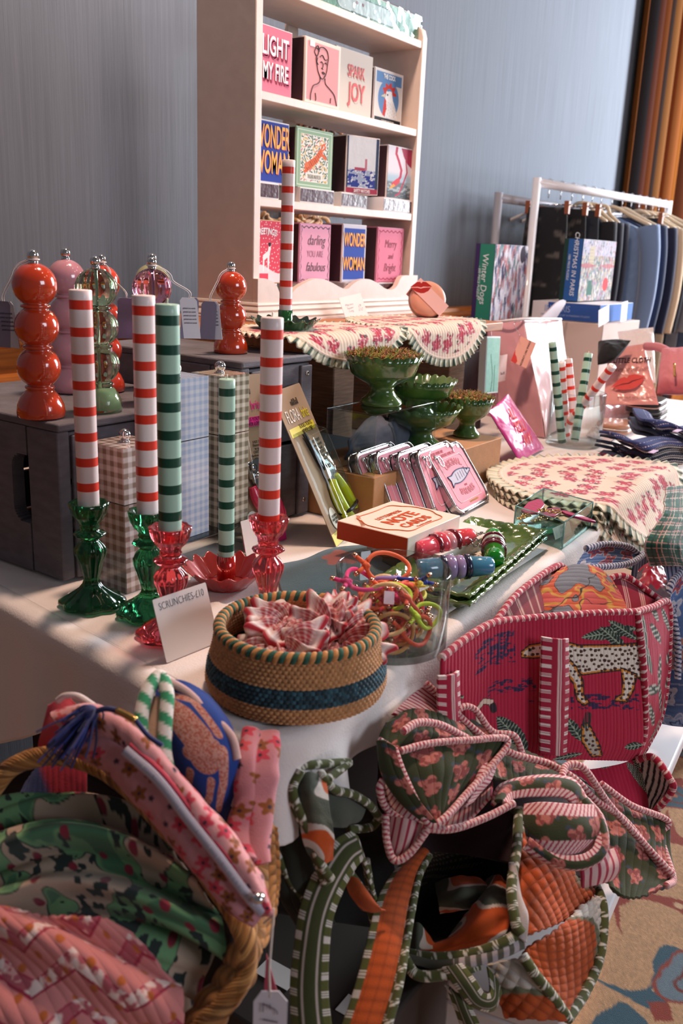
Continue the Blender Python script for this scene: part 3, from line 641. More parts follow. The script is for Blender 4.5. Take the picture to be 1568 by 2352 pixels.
# ================================================================ PEPPER MILLS
M_chrome=mat('chrome','d8d4d4',.08,1)
def mill_profile(n,R,base=1.0,steps=14):
    pr=[(0,R*1.02*base),(.002,R*1.10*base),(.010,R*1.12*base),(.020,R*1.07*base),(.032,R*.90*base),(.040,R*.70*base),(.044,R*.60)]
    z=.044; 
    for k in range(n):
        pr+=[(z+.001,R*.66),(z+.003,R*.68),(z+.005,R*.66),(z+.006,R*.58)]
        H=R*.84; c=z+.006+H
        for a in np.linspace(-1.03,1.03 if k<n-1 else 1.45,steps): pr.append((c+H/math.sin(1.03)*math.sin(a)*1.0 if k<n-1 or a<0 else c+R*math.sin(a),R*math.cos(a)))
        z=c+H+.000
    return pr
def mill(label,X,Y,Z,col,n=3,R=.0335,glass=None,tagpos=None,strings=True,group=None,tagcol='d5d3dc'):
    t=thing('pepper_mill',label,'pepper mill',(X,Y,Z),0,group); sc=R/.0335
    pr=[(z*1.0,r) for z,r in mill_profile(n,.0335)]; pr=[(z*sc,r*sc) for z,r in pr]
    fl=None
    if glass:
        fl=lambda th,z,r:1+.035*np.cos(th*10)*(1 if z>.05*sc else 0)
        m=mat('glass_'+str(col),col,.03,trans=1,ior=1.42)
    else: m=mat('lacquer_'+col,col,.16,coat=1,spec=.6)
    g=G(); g.lathe(pr,60 if glass else 44,fl); g.build('mill_body',m,t)
    if glass:
        g=G(); g.lathe([(.004,R*.75),(.03*sc,R*.6),(.034*sc,R*.2),(.036*sc,.003)],24); g.build('grinder_core',mat('core','b9c0b0',.5),t)
        g=G(); g.lathe([(.036*sc,.003),(pr[-1][0],.003)],10); g.build('steel_rod',M_chrome,t)
    zt=pr[-1][0]
    g=G(); g.lathe([(zt-.003,.0075*sc),(zt+.003,.0075*sc),(zt+.004,.005*sc)],20); g.sphere((0,0,zt+.0105*sc),.0088*sc,18); g.build('chrome_knob',M_chrome,t)
    if tagpos:
        p=np.array(tagpos)-np.array([X,Y,Z]); nk=np.array([0,0,zt+.003])
        dr=_n(np.array([p[0],p[1],0])); rr=R*1.02
        pts=[nk+dr*.006]
        for a in (75,55,35,15): pts.append(np.array([0,0,zt-R*.95])+dr*rr*1.08*math.cos(math.radians(a))+np.array([0,0,rr*math.sin(math.radians(a))]))
        pts+=[p*np.array([1,1,1])+np.array([0,0,.012]),p]
        g=G(); g.tube(cr(np.array(pts),50),.0007,5); g.tube(cr(np.array(pts)+dr*.003+[0,0,.001],50),.0007,5)
        lp=[nk+np.array([math.cos(q)*.009*sc,math.sin(q)*.009*sc,.001]) for q in np.linspace(0,6.28,18)]; g.tube(lp,.0008,5); g.build('string',pt('efe6e2',.8),t)
        ax=np.array([-dr[1],dr[0],0]); ax=_n(np.array([.577,-.817,0])*.8+ax*.2); 
        for k,(cc,off,tl) in enumerate(((tagcol,0,.10),('8f8aa0',.004,-.06))):
            g=G(); W=.013;H=.062; q0=p+dr*off+[0,0,.004]
            dn=_n(np.array([tl*ax[0],tl*ax[1],-1.0])); n_=np.cross(ax,dn)*.0006
            cs=[q0-ax*W*.7,q0-ax*W+dn*.005,q0-ax*W+dn*H,q0+ax*W+dn*H,q0+ax*W+dn*.005,q0+ax*W*.7]
            m_=len(cs); g.add([c-n_ for c in cs]+[c+n_ for c in cs],[tuple(range(m_)),tuple(range(2*m_-1,m_-1,-1))]+[((i+1)%m_,i,m_+i,m_+(i+1)%m_) for i in range(m_)])
            tg=g.build('swing_tag',pt(cc,.6),t,smooth=False)
            if k==0:
                for j in range(5): text('printed care words',.0035,q0+dn*(.016+j*.0055)+n_*2.2*(-1),ax,-dn,pt('6a6878'),t,'lettering',sx=.7)
    return t
Zc=.981
mill('large glossy orange-red pepper mill at the far left of the crate',.783,1.050,Zc,'c23a16',3,R=.0293,tagpos=(.765,1.092,Zc+.150))
mill('glossy pink pepper mill behind the orange-red one',.955,1.20,Zc,'cf8f9a',3,R=.0295,tagpos=None)
mill('clear green ribbed glass pepper mill',.874,1.035,Zc,'cfeec0',3,R=.0285,glass=True)
mill('coral red pepper mill behind the green glass one',1.00,1.17,Zc,'d8452f',3,R=.0285,tagpos=(.985,1.10,Zc+.150))
mill('clear pink ribbed glass pepper mill behind the candles',.985,1.04,Zc,'f2a6c4',3,R=.0285,glass=True,tagpos=(1.03,1.01,Zc+.155),tagcol='e6e6ee')
mill('pale olive pepper mill behind the pink glass one',1.085,1.145,Zc,'a9a878',3,R=.029)
mill('small glossy orange-red pepper mill on the crate beside the wooden board',1.178,1.055,1.0425,'c23a16',2,R=.0262,tagpos=(1.135,1.06,1.125),tagcol='dcdae2')
# ================================================================ GINGHAM MILLS
def ging(c1,c2,per=.0105):
    a=L(c1);b=L(c2)
    def f(u,v):
        x=((u/per)%1<.5)*1.; y=((v/per)%1<.5)*1.; k=(x+y)/2; return a*(1-k[...,None])+b*k[...,None]
    return f
def gbox(label,X,Y,Z,w,h,f,rz=0):
    t=thing('square_pepper_mill',label,'pepper mill',(X,Y,Z),rz)
    s=h*.62
    for nm,z0,z1 in (('lower_body',0,s-.0008),('upper_body',s+.0008,h)):
        g=G()
        n=40; nz=int(n*(z1-z0)/w)
        for (o,du) in (((0,0),(1,0)),((w,0),(0,1)),((w,w),(-1,0)),((0,w),(0,-1))):
            u=np.linspace(0,w,n*1); v=np.linspace(z0,z1,nz*1); U,V=np.meshgrid(u,v,indexing='ij')
            g.grid(np.stack([o[0]+du[0]*U,o[1]+du[1]*U,V],2),f(U,V))
        u=np.linspace(0,w,n); U,V=np.meshgrid(u,u,indexing='ij'); g.grid(np.stack([U,V,U*0+z1],2),f(U,V)); g.add([(0,0,z0),(0,w,z0),(w,w,z0),(w,0,z0)],[(0,1,2,3)],L('999080'))
        g.build(nm,mat('gloss_print',attr=True,rough=.18,coat=.8),t,smooth=False)
    g=G(); g.lathe([(h,.007),(h+.002,.007),(h+.003,.004)],20,o=(w/2,w/2,0)); g.sphere((w/2,w/2,h+.010),.0085,18); g.build('chrome_knob',M_chrome,t)
    return t
gbox('tall square pepper mill in brown-grey gingham standing on the cloth',.797,.902,.7515,.070,.204,ging('ddd2cf','8b7468',.0148))
# clear low riser
def acrylic(name,label,x0,x1,y0,y1,z0,z1,th=.003,cat='riser',sides='x'):
    t=thing(name,label,cat,(x0,y0,z0)); m=tglass('acrylic',k=1.3)
    g=G(); g.box(x0,x1,y0,y1,z1-th,z1); g.build('top_plate',m,t,world=True,smooth=False,bevel=.0008)
    for a,b in ((x0,x0+th),(x1-th,x1)): g=G(); g.box(a,b,y0,y1,z0,z1-th-.0002); g.build('side_leg',m,t,world=True,smooth=False,bevel=.0006)
    return t
acrylic('display_riser','low clear acrylic riser under the pale blue and taupe gingham mills',.862,1.075,.898,.99,.7515,.80)
gbox('tall square pepper mill in pale blue gingham on the clear riser',.905,.912,.8005,.066,.236,ging('cfd2da','a3b2cc',.0115))
gbox('tall square pepper mill in taupe gingham on the clear riser',.993,.907,.8005,.062,.233,ging('e0d8c4','7f7562',.0135))
# ================================================================ CANDLES
def candle(label,X,Y,Z,h,r,cw,cs,period=.0325,band=.0112,first=.012,lean=None,rings=None,group=None,short=0):
    t=thing('striped_candle',label,'candle',(X,Y,Z),0,group)
    cw_=L(cw);cs_=L(cs); pr=[(0,r*.92,cw_),(.0005,r*.97,cw_)]; z=h-first
    edges=[]
    while z>0.004: edges.append((max(z-band,0.001),z)); z-=period
    for a,b in edges[::-1]: pr+=[(a-.0001,r,cw_),(a+.0001,r,cs_),(b-.0001,r,cs_),(b+.0001,r,cw_)]
    pr+=[(h-.001,r,cw_),(h-.0002,r*.93,cw_),(h,r*.8,cw_),(h-.0006,r*.3,cw_),(h+.0008,.0018,cw_),(h+.001,.0001,cw_)]
    g=G(); g.lathe([(a,b) for a,b,_ in pr],36,cols=[c for _,_,c in pr]); wx=g.build('wax_stick',mat('wax',attr=True,rough=.38,spec=.4,coat=.15,sss=.25),t)
    g=G(); g.tube([(0,0,h),(.0004,0,h+.004),(.0008,.0004,h+.006)],.0009,6,c=L('e8dcc8')); g.build('wick',cloth(),wx)
    if lean is not None:
        q=Vector((0,0,1)).rotation_difference(Vector([float(v) for v in _n(np.array(lean))])); t.rotation_mode='QUATERNION'; t.rotation_quaternion=q
    return t
RW,RR='f6e2e0','e83a24'; GW,GR='b2d6c2','0f4a38'
def stick(label,X,Y,Z,col,rz=0):
    t=thing('glass_candlestick',label,'candlestick',(X,Y,Z),rz)
    pr=[(0,.030),(.001,.038),(.004,.0425),(.008,.0415),(.012,.035),(.018,.026),(.025,.0165),(.031,.0115),(.036,.0100),(.044,.0112),(.058,.0148),(.071,.0192),(.079,.0198),(.085,.0165),(.090,.0115),(.0925,.0100),(.0945,.0110),(.0965,.0180),(.099,.0208),(.1015,.0195),(.104,.0130),(.107,.0118),(.1095,.0135),(.112,.0118),(.115,.0128),(.120,.0175),(.128,.0218),(.136,.0238),(.142,.0248),(.1425,.0232),(.140,.0175),(.126,.0135),(.1262,.0001)]
    def fl(th,z,r):
        if r<.006 or (z>.12 and r<.02): return 1
        if z<.03: return 1+.055*np.cos(8*th)*(1 if z<.016 else .5)
        if z<.092: return 1+.06*np.cos(8*th)
        if z<.112: return 1+.03*np.cos(8*th)
        return 1+.05*np.cos(8*th)
    g=G(); g.lathe(pr,96,fl); g.build('glass_body',mat('cglass_'+col,col,.03,trans=.93,ior=1.45),t); return t
stick('dark green glass candlestick, leftmost of the four',.750-.008,.9177-.010,.7515,'2c8452'); candle('tall red and white striped candle in the leftmost green candlestick',.742,.9077,.7515+.1265,.283,.0137,RW,RR)
stick('dark green glass candlestick in front of the brown gingham mill',.768,.826,.7515,'2c8452',.3); candle('tall red and white striped candle in the second green candlestick',.768,.826,.878,.281,.0137,RW,RR)
stick('coral red glass candlestick behind the folded scrunchies sign',.7377,.7555,.7515,'f4626a'); candle('tall green striped candle in the coral candlestick behind the sign',.7377,.7555,.878,.276,.0137,GW,GR)
stick('coral red glass candlestick just behind the woven basket',.8484,.6945,.7515,'f4626a',.5); candle('tall red and white striped candle nearest the yellow snips',.8484,.6945,.878,.262,.0135,RW,RR,first=.014)
def tray(label,X,Y,Z,R,c1,c2,n=16):
    t=thing('fluted_candle_tray',label,'candle holder',(X,Y,Z))
    pr=[(.000,R*.50),(.002,R*.56),(.010,R*.70),(.022,R*.90),(.028,R*1.0)]
    th=np.arange(192)/192*2*PI; P=[]
    P.append(np.stack([0*th,0*th,0*th+.001],1)); 
    for k,(z,r) in enumerate(pr):
        w=.0 if k==0 else .05*k/4; rr=r*(1+w*np.cos(n*th)); P.append(np.stack([rr*np.cos(th),rr*np.sin(th),z+.003*k/4*np.cos(n*th)],1))
    P=cr(np.array(P),26); g=G(); g.grid(P,None,closev=True)
    o=g.build('fluted_dish',[mat('enamel_'+c1,c1,.15,coat=1,metal=.25),mat('enamel_'+c2,c2,.3,coat=.6,metal=.25)],t); md=o.modifiers.new('s','SOLIDIFY'); md.thickness=.0012; md.offset=-1; md.material_offset=1
    g=G(); g.lathe([(.001,.0135),(.045,.0135),(.0452,.0118),(.012,.0118),(.0121,.0001)],32); g.build('candle_cup',mat('enamel_'+c1),t)
    return t
tx,ty=.913,.824
tray('red fluted metal candle tray behind the woven basket',tx,ty,.752,.060,'b01a12','8a160f'); candle('tall green striped candle standing in the red fluted tray',tx,ty,.765,.282,.0112,GW,GR,period=.0315,band=.0105)
tx,ty=1.345,1.070
tray('dark green fluted metal candle tray on the wooden board',tx,ty,bt+.001,.064,'1d5a2c','0c2618'); candle('red and white striped candle in the dark green tray before the shelves',tx,ty,bt+.014,.292,.0117,RW,RR,period=.0325)

# ================================================================ FLAT THINGS IN A FRAME
def frame(BL,BR,TL):
    """matrix: local x along BL->BR, local z up along BL->TL, local -y towards viewer"""
    BL,BR,TL=[np.array(q,float) for q in(BL,BR,TL)]
    x=_n(BR-BL); z=TL-BL; h=np.linalg.norm(z-x*(z.dot(x))); z=_n(z-x*z.dot(x)); y=np.cross(z,x)
    w=np.linalg.norm(BR-BL); M=np.eye(4); M[:3,0]=x;M[:3,1]=y;M[:3,2]=z;M[:3,3]=BL; return Matrix(M.tolist()),w,h
def fthing(name,label,cat,BL,BR,TL,group=None):
    M,w,h=frame(BL,BR,TL); t=thing(name,label,cat,(0,0,0),0,group); t.matrix_world=M; t.location=M.translation; t.rotation_euler=M.to_euler(); return t,w,h
def rrect(w,h,r,n=6):
    p=[]
    for cx,cy,a0 in ((w-r,r,-90),(w-r,h-r,0),(r,h-r,90),(r,r,180)):
        for k in range(n+1): a=math.radians(a0+90*k/n); p.append((cx+r*math.cos(a),cy+r*math.sin(a)))
    return p
TT=lambda s,t,x,z,size,col,y=-.0012,**k: text(s,size,(x,y,z),(1,0,0),(0,0,1),pt(col),t,'lettering',**k)
def snips_pack(label,BL,BR,TL,hcol,lab,band,title2,bypass=False,tilt=0):
    t,w,h=fthing('packaged_pruner',label,'pruner',BL,BR,TL)
    g=G(); g.prism(rrect(w,h,.004),0,.0012); g.build('backing_card',mat('kraft','a58a70',.8),t,smooth=False)
    for _b in ((.0,w,0,h*.075),(w*.05,w*.92,h*.70,h*.755)): g=G(); g.box(_b[0],_b[1],-.0004,0,_b[2],_b[3]); g.build('colour_band',pt(band,.5),t,smooth=False)
    TT('FLORA',t,w*.34,h*.82,w*.24,'efe7dc',sx=.62,y=-.0008); TT('brite',t,w*.76,h*.82,w*.22,band,sx=.6,y=-.0008)
    TT('TOOLS YOU\'LL\nNEVER LOSE',t,w*.62,h*.728,w*.085,'5a4a20' if band=='d9c62c' else '5a1c3c',sx=.8,y=-.0008)
    TT('EASY TO SPOT\nFluorescent tools\nto spot in soil\nCUTTING EDGE\nHardened and tempered\nstainless steel',t,w*.72,h*.56,w*.062,'4a3c30',sx=.8,y=-.0008)
    g=G(); g.tube([(w*.80+.011*math.cos(q),-.0005,h*.445+.011*math.sin(q)) for q in np.linspace(0,6.3,30)],.0004,5); g.build('round_badge',pt('3a3028'),t); TT('10',t,w*.80,h*.445,.010,'3a3028',y=-.0008)
    TT('n&Ball',t,w*.55,h*.90,w*.13,'4a4038',sx=.8,y=-.0008)
    g=G(); g.sphere((0,0,0),.0155,20,sc=(1,.05,1.25)); g.v=[v+np.array([w*.28,-.0012,h*.15]) for v in g.v]; g.build('oval_label',pt('efe9df'),t); TT(lab,t,w*.28,h*.145,.0062,'333028',y=-.003,sx=.85)
    # tool in local coords (x,z) with taper
    def pr(poly,y0,y1,m,nm,bev=.0008):
        g=G(); g.prism([(a*w,b*h) for a,b in poly],y0,y1); g.build(nm,m,t,bevel=bev,smooth=False)
    st=mat('polished_steel','c9c6c4',.12,1)
    if not bypass:
        pr([(.34,.70),(.40,.69),(.60,.50),(.66,.44),(.60,.40),(.50,.44)],-.006,-.002,mat('blade_steel','4a4a4e',.2,1),'blade')
        pr([(.34,.705),(.37,.705),(.52,.48),(.50,.43),(.45,.47)],-.009,-.006,mat('blade_steel'),'blade')
        pr([(.50,.50),(.62,.50),(.80,.42),(.78,.36),(.60,.34),(.48,.38)],-.011,-.005,st,'hinge_plate')
        g=G(); g.lathe([(0,.004),(.004,.004),(.0045,0)],16); g.xf(Matrix.Rotation(PI/2,4,'X')); g.v=[v+np.array([w*.58,-.011,h*.455]) for v in g.v]; g.build('pivot_screw',st,t)
        for pts,rr in (([(.56,.36),(.50,.30),(.50,.22),(.56,.14),(.66,.095)],.0088),([(.74,.38),(.80,.32),(.86,.24),(.90,.17),(.88,.125)],.0072)):
            g=G(); p=cr(np.array([(a*w,-.010,b*h) for a,b in pts]),36); q=np.linspace(0,1,36); g.tube(p,rr*(.75+.5*np.sin(q*2.6)),14,c=L(hcol)); g.build('handle',mat('soft_grip',attr=True,rough=.3,coat=.4),t)
        g=G(); g.tube(cr(np.array([(w*.52,-.020,h*.150),(w*.72,-.019,h*.150),(w*.92,-.018,h*.165),(w*.92,-.004,h*.165),(w*.52,-.003,h*.15),(w*.50,-.010,h*.15)]),30,True),.0035,8,True); g.build('black_strap',pt('17181a'),t)
    else:
        pr([(.30,.50),(.55,.52),(.62,.44),(.60,.40),(.34,.40)],-.008,-.002,st,'blade'); pr([(.32,.44),(.66,.42),(.72,.35),(.40,.33)],-.013,-.006,st,'hinge_plate')
        for cx_,cz in ((.36,.47),(.44,.42),(.54,.40),(.62,.385)):
            g=G(); g.lathe([(0,.006),(.003,.006),(.004,.003),(.0035,0)],18); g.xf(Matrix.Rotation(PI/2,4,'X')); g.v=[v+np.array([w*cx_,-.013,h*cz]) for v in g.v]; g.build('pivot_screw',st,t)
        for pts,rr in (([(.30,.36),(.34,.30),(.44,.24),(.60,.18),(.74,.14)],.0085),([(.66,.38),(.74,.30),(.84,.20),(.88,.14)],.007)):
            g=G(); p=cr(np.array([(a*w,-.010,b*h) for a,b in pts]),36); q=np.linspace(0,1,36); g.tube(p,rr*(.75+.5*np.sin(q*2.6)),14,c=L(hcol)); g.build('handle',mat('soft_grip'),t)
    # blister
    g=G(); U,V=np.meshgrid(np.linspace(0,1,20),np.linspace(0,1,40),indexing='ij'); e=np.minimum(np.minimum(U,1-U)*6,np.minimum(V,1-V)*12); D=.022*ss(0,1,e)+.001
    g.grid(np.stack([w*(.10+.86*U),-D,h*(.06+.66*V)],2)); g.build('clear_blister',tglass('blister',k=.7,bump=.25),t)
    return t
BL=at(772,1256,z=.752); BR=at(824,1208,z=.752); TR=at(684,880,Y=.955); 
x_=BR-BL; TLp=TR-x_*1.0
snips_pack('packaged yellow-handled garden snips leaning against the crate',BL,BR,TLp,'d6e01e','FLOWER\nAND FRUIT\nSNIP','d9c62c','yellow')
BL=at(562,1268,z=.752); BR=at(658,1238,z=.752); TR=at(645,852,Y=.953)
snips_pack('packaged pink-handled pruners leaning behind the candles',BL,BR,TR-(BR-BL),'e0284e','FLOWER\nAND TWIG\nPRUNER','d92f86','pink',True)
# ================================================================ SIGNS
def card(label,BL,BR,TL,lines,name='price_card',cat='sign',col='efe6e2',tc='55505c',fold=False):
    t,w,h=fthing(name,label,cat,BL,BR,TL); g=G(); g.prism(rrect(w,h,.0015,2),0,.0008); g.build('paper_card',pt(col,.7),t,smooth=False)
    for s,x,z,size,k in lines: TT(s,t,x*w,z*h,size,tc,y=-.0003,ext=.0001,**k)
    return t,w,h
BL=at(383,1523,z=.752); BR=at(503,1474,z=.752); TL=at(336,1383,d=1.0)
dd=np.linalg.norm(BL-EYE); TL=at(336,1383,d=np.dot(RC[2],BL-EYE)-.012)
card('white folded card sign reading scrunchies before the coral candlestick',BL,BR,TL,[('SCRUNCHIES-£10',.50,.86,.0125,dict(sx=.72,bold=-.0002))])
BL=at(798,744,Y=1.245); BR=at(848,732,Y=1.235); TL=at(757,688,Y=1.275)
card('small white handwritten price card leaning on the shelf plinth',BL,BR,TL,[('Matches\nSquare\nLong',.34,.55,.0085,dict(shear=.3,bold=-.0003)),('£9\n£12',.76,.48,.010,dict(shear=.3,bold=-.0003))])
BL=at(566,1278,z=.752); BR=at(596,1268,z=.752); TL=at(562,1195,d=np.dot(RC[2],BL-EYE))
card('blank white card standing between the red tray and pink pruners',BL,BR,TL,[])
# ================================================================ QUILTED PLACEMATS
MATCREAM=L('ddc8b4')
def mat_paint(x,y,seed=0,s=.058):
    c=flat(MATCREAM,x.shape)
    def fl(dx,dy,r,c):
        a=np.arctan2(dy,dx); d=np.hypot(dx,dy)
        lf=ss(.003,0,np.hypot((dx-.010)*1.0,(dy-.012)*1.6)-.007)+ss(.003,0,np.hypot((dx+.013)*1.2,(dy+.010)*1.2)-.006)+ss(.002,0,np.hypot(dx+.002,dy-.018)-.004)
        n=fbm(dx*300+r*50,dy*300,4,2)
        c=mixc(c,lf*(n>.35),L('3d3634'))
        k=ss(.003,-.001,d-.0175*(1+.25*np.cos(6*a+r*6)))
        col=np.where((n>.52)[...,None],L('a00f30'),L('cb5474')); k=k*(n>.36)
        c=c*(1-k[...,None])+col*k[...,None]
        return mixc(c,ss(.002,0,d-.005),L('c01f38'))
    return scatter(x+.012*np.sin(y*23),y+.012*np.sin(x*19),s,fl,c,seed,.20,su=.85)
def placemat(label,cx,cy,a,b,rot,edge,z,steep=78,group=None,R=.022,seed=0,thick=.004,sag=0,tile=0):
    NT,NR=360,64
    th=np.linspace(0,2*PI,NT,endpoint=False); 
    rs=np.r_[np.linspace(.02,1,NR),np.linspace(1.015,1.13,7)]
    TH,RS=np.meshgrid(th,rs,indexing='ij')
    ex=a*RS*np.cos(TH); ey=b*RS*np.sin(TH)
    X=cx+ex*math.cos(rot)-ey*math.sin(rot); Yf=cy+ex*math.sin(rot)+ey*math.cos(rot)
    s=np.maximum(edge-Yf,0); al=math.radians(steep); arc=R*al
    t=np.minimum(s/R,al); yy=np.where(s>0,edge-R*np.sin(t)-np.maximum(s-arc,0)*math.cos(al),Yf); zz=z-R*(1-np.cos(t))*(s>0)-np.maximum(s-arc,0)*math.sin(al)
    # gentle waviness
    zz=zz+.003*np.sin(X*18+seed)*np.clip(s*10,0,1)+ .0015*np.sin(X*9+Yf*13+seed)
    yy=yy-.012*np.sin(X*14+seed*2)*np.clip(s*7,0,1)
    ny=-np.sin(t)*(s>0); nz=np.cos(np.where(s>0,t,0))
    ruf=np.clip((RS-1)/.13,0,1); ln=a*TH*1.0; ph=TH*64
    D=.0011*np.abs(np.sin(PI*X/.0105))*(RS<.985)-ruf*.0+ruf*.0035*np.sin(ph)+.002*(np.abs(RS-1)<.012)+thick/2
    P=np.stack([X,yy+ny*D,zz+nz*D],2)
    C=mat_paint(X,Yf,seed); C=mixc(C,((RS>.93)&(RS<=1.0)).astype(float),L('e6c9b6'))
    st=((ph/(2*PI))%1); C2=mixc(flat(L('ddd6bd'),X.shape),(st<.24).astype(float),L('2e4a3e')); m=(RS>1.0)[...,None]; C=C*(1-m)+C2*m
    g=G(); N=P.shape[1]; g.grid(P,C,closeu=True)
    # centre fan
    g.add(P[:,0,:],[tuple(range(NT))],C[0,0])
    t_=g.build('quilted_mat',cloth('quilt_cloth',.9),None,solid=thick*.6); tag(t_,label,'placemat',group); t_.name='placemat'; return t_
placemat('oval floral placemat hanging over the board edge behind the large pedestal bowl',1.435,1.045,.20,.118,-.02,.992,bt+.0065,84,seed=1)
placemat('oval floral placemat hanging over the right end of the wooden board',1.80,1.045,.185,.135,.08,.992,bt+.0065,84,seed=3)
for k in range(4):
    placemat(['bottom floral placemat of the stack on the table corner','second lowest floral placemat of the stack on the table','third floral placemat in the stack, just below the top one','top floral placemat of the stack draped over the table edge'][k],1.845-.012*(3-k)+(.01 if k==1 else 0),.605-.012*(3-k),.235,.195,-.32,.535,.7545+.0075*k,62,seed=5+k)
# ================================================================ CARDBOARD BOX + RISER + BOWLS
def plainbox(name,label,cat,x0,x1,y0,y1,z0,z1,m,rz=0,bev=.0015,parts=None):
    t=thing(name,label,cat,(x0,y0,z0),rz); g=G(); g.box(0,x1-x0,0,y1-y0,0,z1-z0); g.build('box_body',m,t,bevel=bev,smooth=False); return t
M_card=mat('cardboard','b98458',.8,noise=.1,nscale=50,bump=.2,bscale=300)
t=plainbox('cardboard_box','long brown cardboard box carrying the green pedestal bowls','box',1.292,1.80,.823,1.01,.7515,.84,M_card)
g=G(); g.box(.001,.507,.09,.093,.0886,.0890); g.build('lid_seam',pt('7a5232'),t,smooth=False)
g=G()
for i in range(26):
    w=.0008+.0016*((i*7)%3); g.box(.05+i*.0042,.05+i*.0042+w,.045,.075,.0886,.0889)
g.build('barcode_print',pt('4a2c1a'),t,smooth=False)
acrylic('display_riser','tall clear acrylic riser on the cardboard box holding the mossy bowl',1.300,1.512,.830,.935,.8415,.95)
GRN=mat('green_glaze','66803f',.16,noise=.5,nscale=14,c2='2c5224',coat=.6,bump=.25,bscale=25)
def bowl(label,X,Y,Z,R,H,moss=0,n=24):
    t=thing('pedestal_bowl',label,'bowl',(X,Y,Z))
    pr=[(0,R*.50),(.004,R*.53),(.010,R*.50),(.016,R*.40),(.026,R*.31),(.034,R*.30),(.040,R*.36),(.046,R*.52),(.052,R*.64),(.058,R*.75),(.062,R*.80)]
    pr=[(z*H/.1,r) for z,r in pr]+[(H*.80,R*.88),(H*.97,R*.985)]
    inner=[(H*.955,R*.95),(H*.75,R*.80),(H*.60,R*.62),(H*.54,R*.30),(H*.53,.0005)]
    def fl(th,z,r):
        return 1+(.022*np.abs(np.sin(th*n/2)) if z>H*.93 else 0)+.006*np.sin(th*2+z*60)
    g=G(); P=[]
    th=np.arange(192)/192*2*PI
    for k,(z,r) in enumerate(pr+inner):
        rr=r*fl(th,z,r); dz=(.004*np.abs(np.sin(th*n/2))-.001) if z>H*.93 else 0*th
        P.append(np.stack([rr*np.cos(th),rr*np.sin(th),z+dz],1))
    g.grid(np.array(P),None,closev=True); g.f.append(tuple(range(192))[::-1]); g.build('glazed_bowl',GRN,t)
    if moss:
        g=G(); r_=random.Random(int(X*1000)); cols=[L(c) for c in ('7e8a2e','9aa03c','b0713f','8a5630','c08a5e','5f6a22','a39a50','6b4a2c')]
        for k in range(moss):
            a=r_.random()*6.28; d=R*.86*math.sqrt(r_.random()); x,y=d*math.cos(a),d*math.sin(a); z0=H*.86+.012*(1-(d/R)**2)+r_.uniform(-.004,.006)
            c=cols[int(r_.random()*8) if (math.sin(x*90+1)+math.sin(y*80))>0 else int(r_.random()*4+.5)%8]; p=[np.array([x,y,z0])]; dr=np.array([r_.uniform(-1,1),r_.uniform(-1,1),r_.uniform(-.2,.9)]); 
            for q in range(4): dr=_n(dr+np.array([r_.uniform(-.6,.6) for _ in range(3)])); p.append(p[-1]+dr*.0035)
            g.tube(p,[.0011,.0010,.0009,.0007,.0003],4,c=c,cap=False)
        for k in range(moss//25):
            a=r_.random()*6.28; d=R*.8*math.sqrt(r_.random()); g.sphere((d*math.cos(a),d*math.sin(a),H*.90+.008),.006*r_.uniform(.6,1.2),8,c=cols[3+k%3]*1.2,sc=(1,.7,.6))
        g.lathe([(H*.80,R*.7),(H*.86,R*.88),(H*.89,R*.5),(H*.90,.001)],40,c=L('5a4a22'))
        o=g.build('dried_moss',cloth('moss',.95,bump=0),t); o['kind']='stuff'
    return t
bowl('large green pedestal bowl of dried moss on the clear riser',1.400,.885,.9505,.073,.092,1500)
bowl('empty green pedestal bowl, lower of the nested pair',1.600,.915,.8405,.084,.082)
bowl('empty green pedestal bowl, upper of the nested pair',1.615,.925,.8405+.052,.072,.082)
bowl('smaller green pedestal bowl of moss near the pink pouch',1.752,.885,.8405,.056,.088,700)
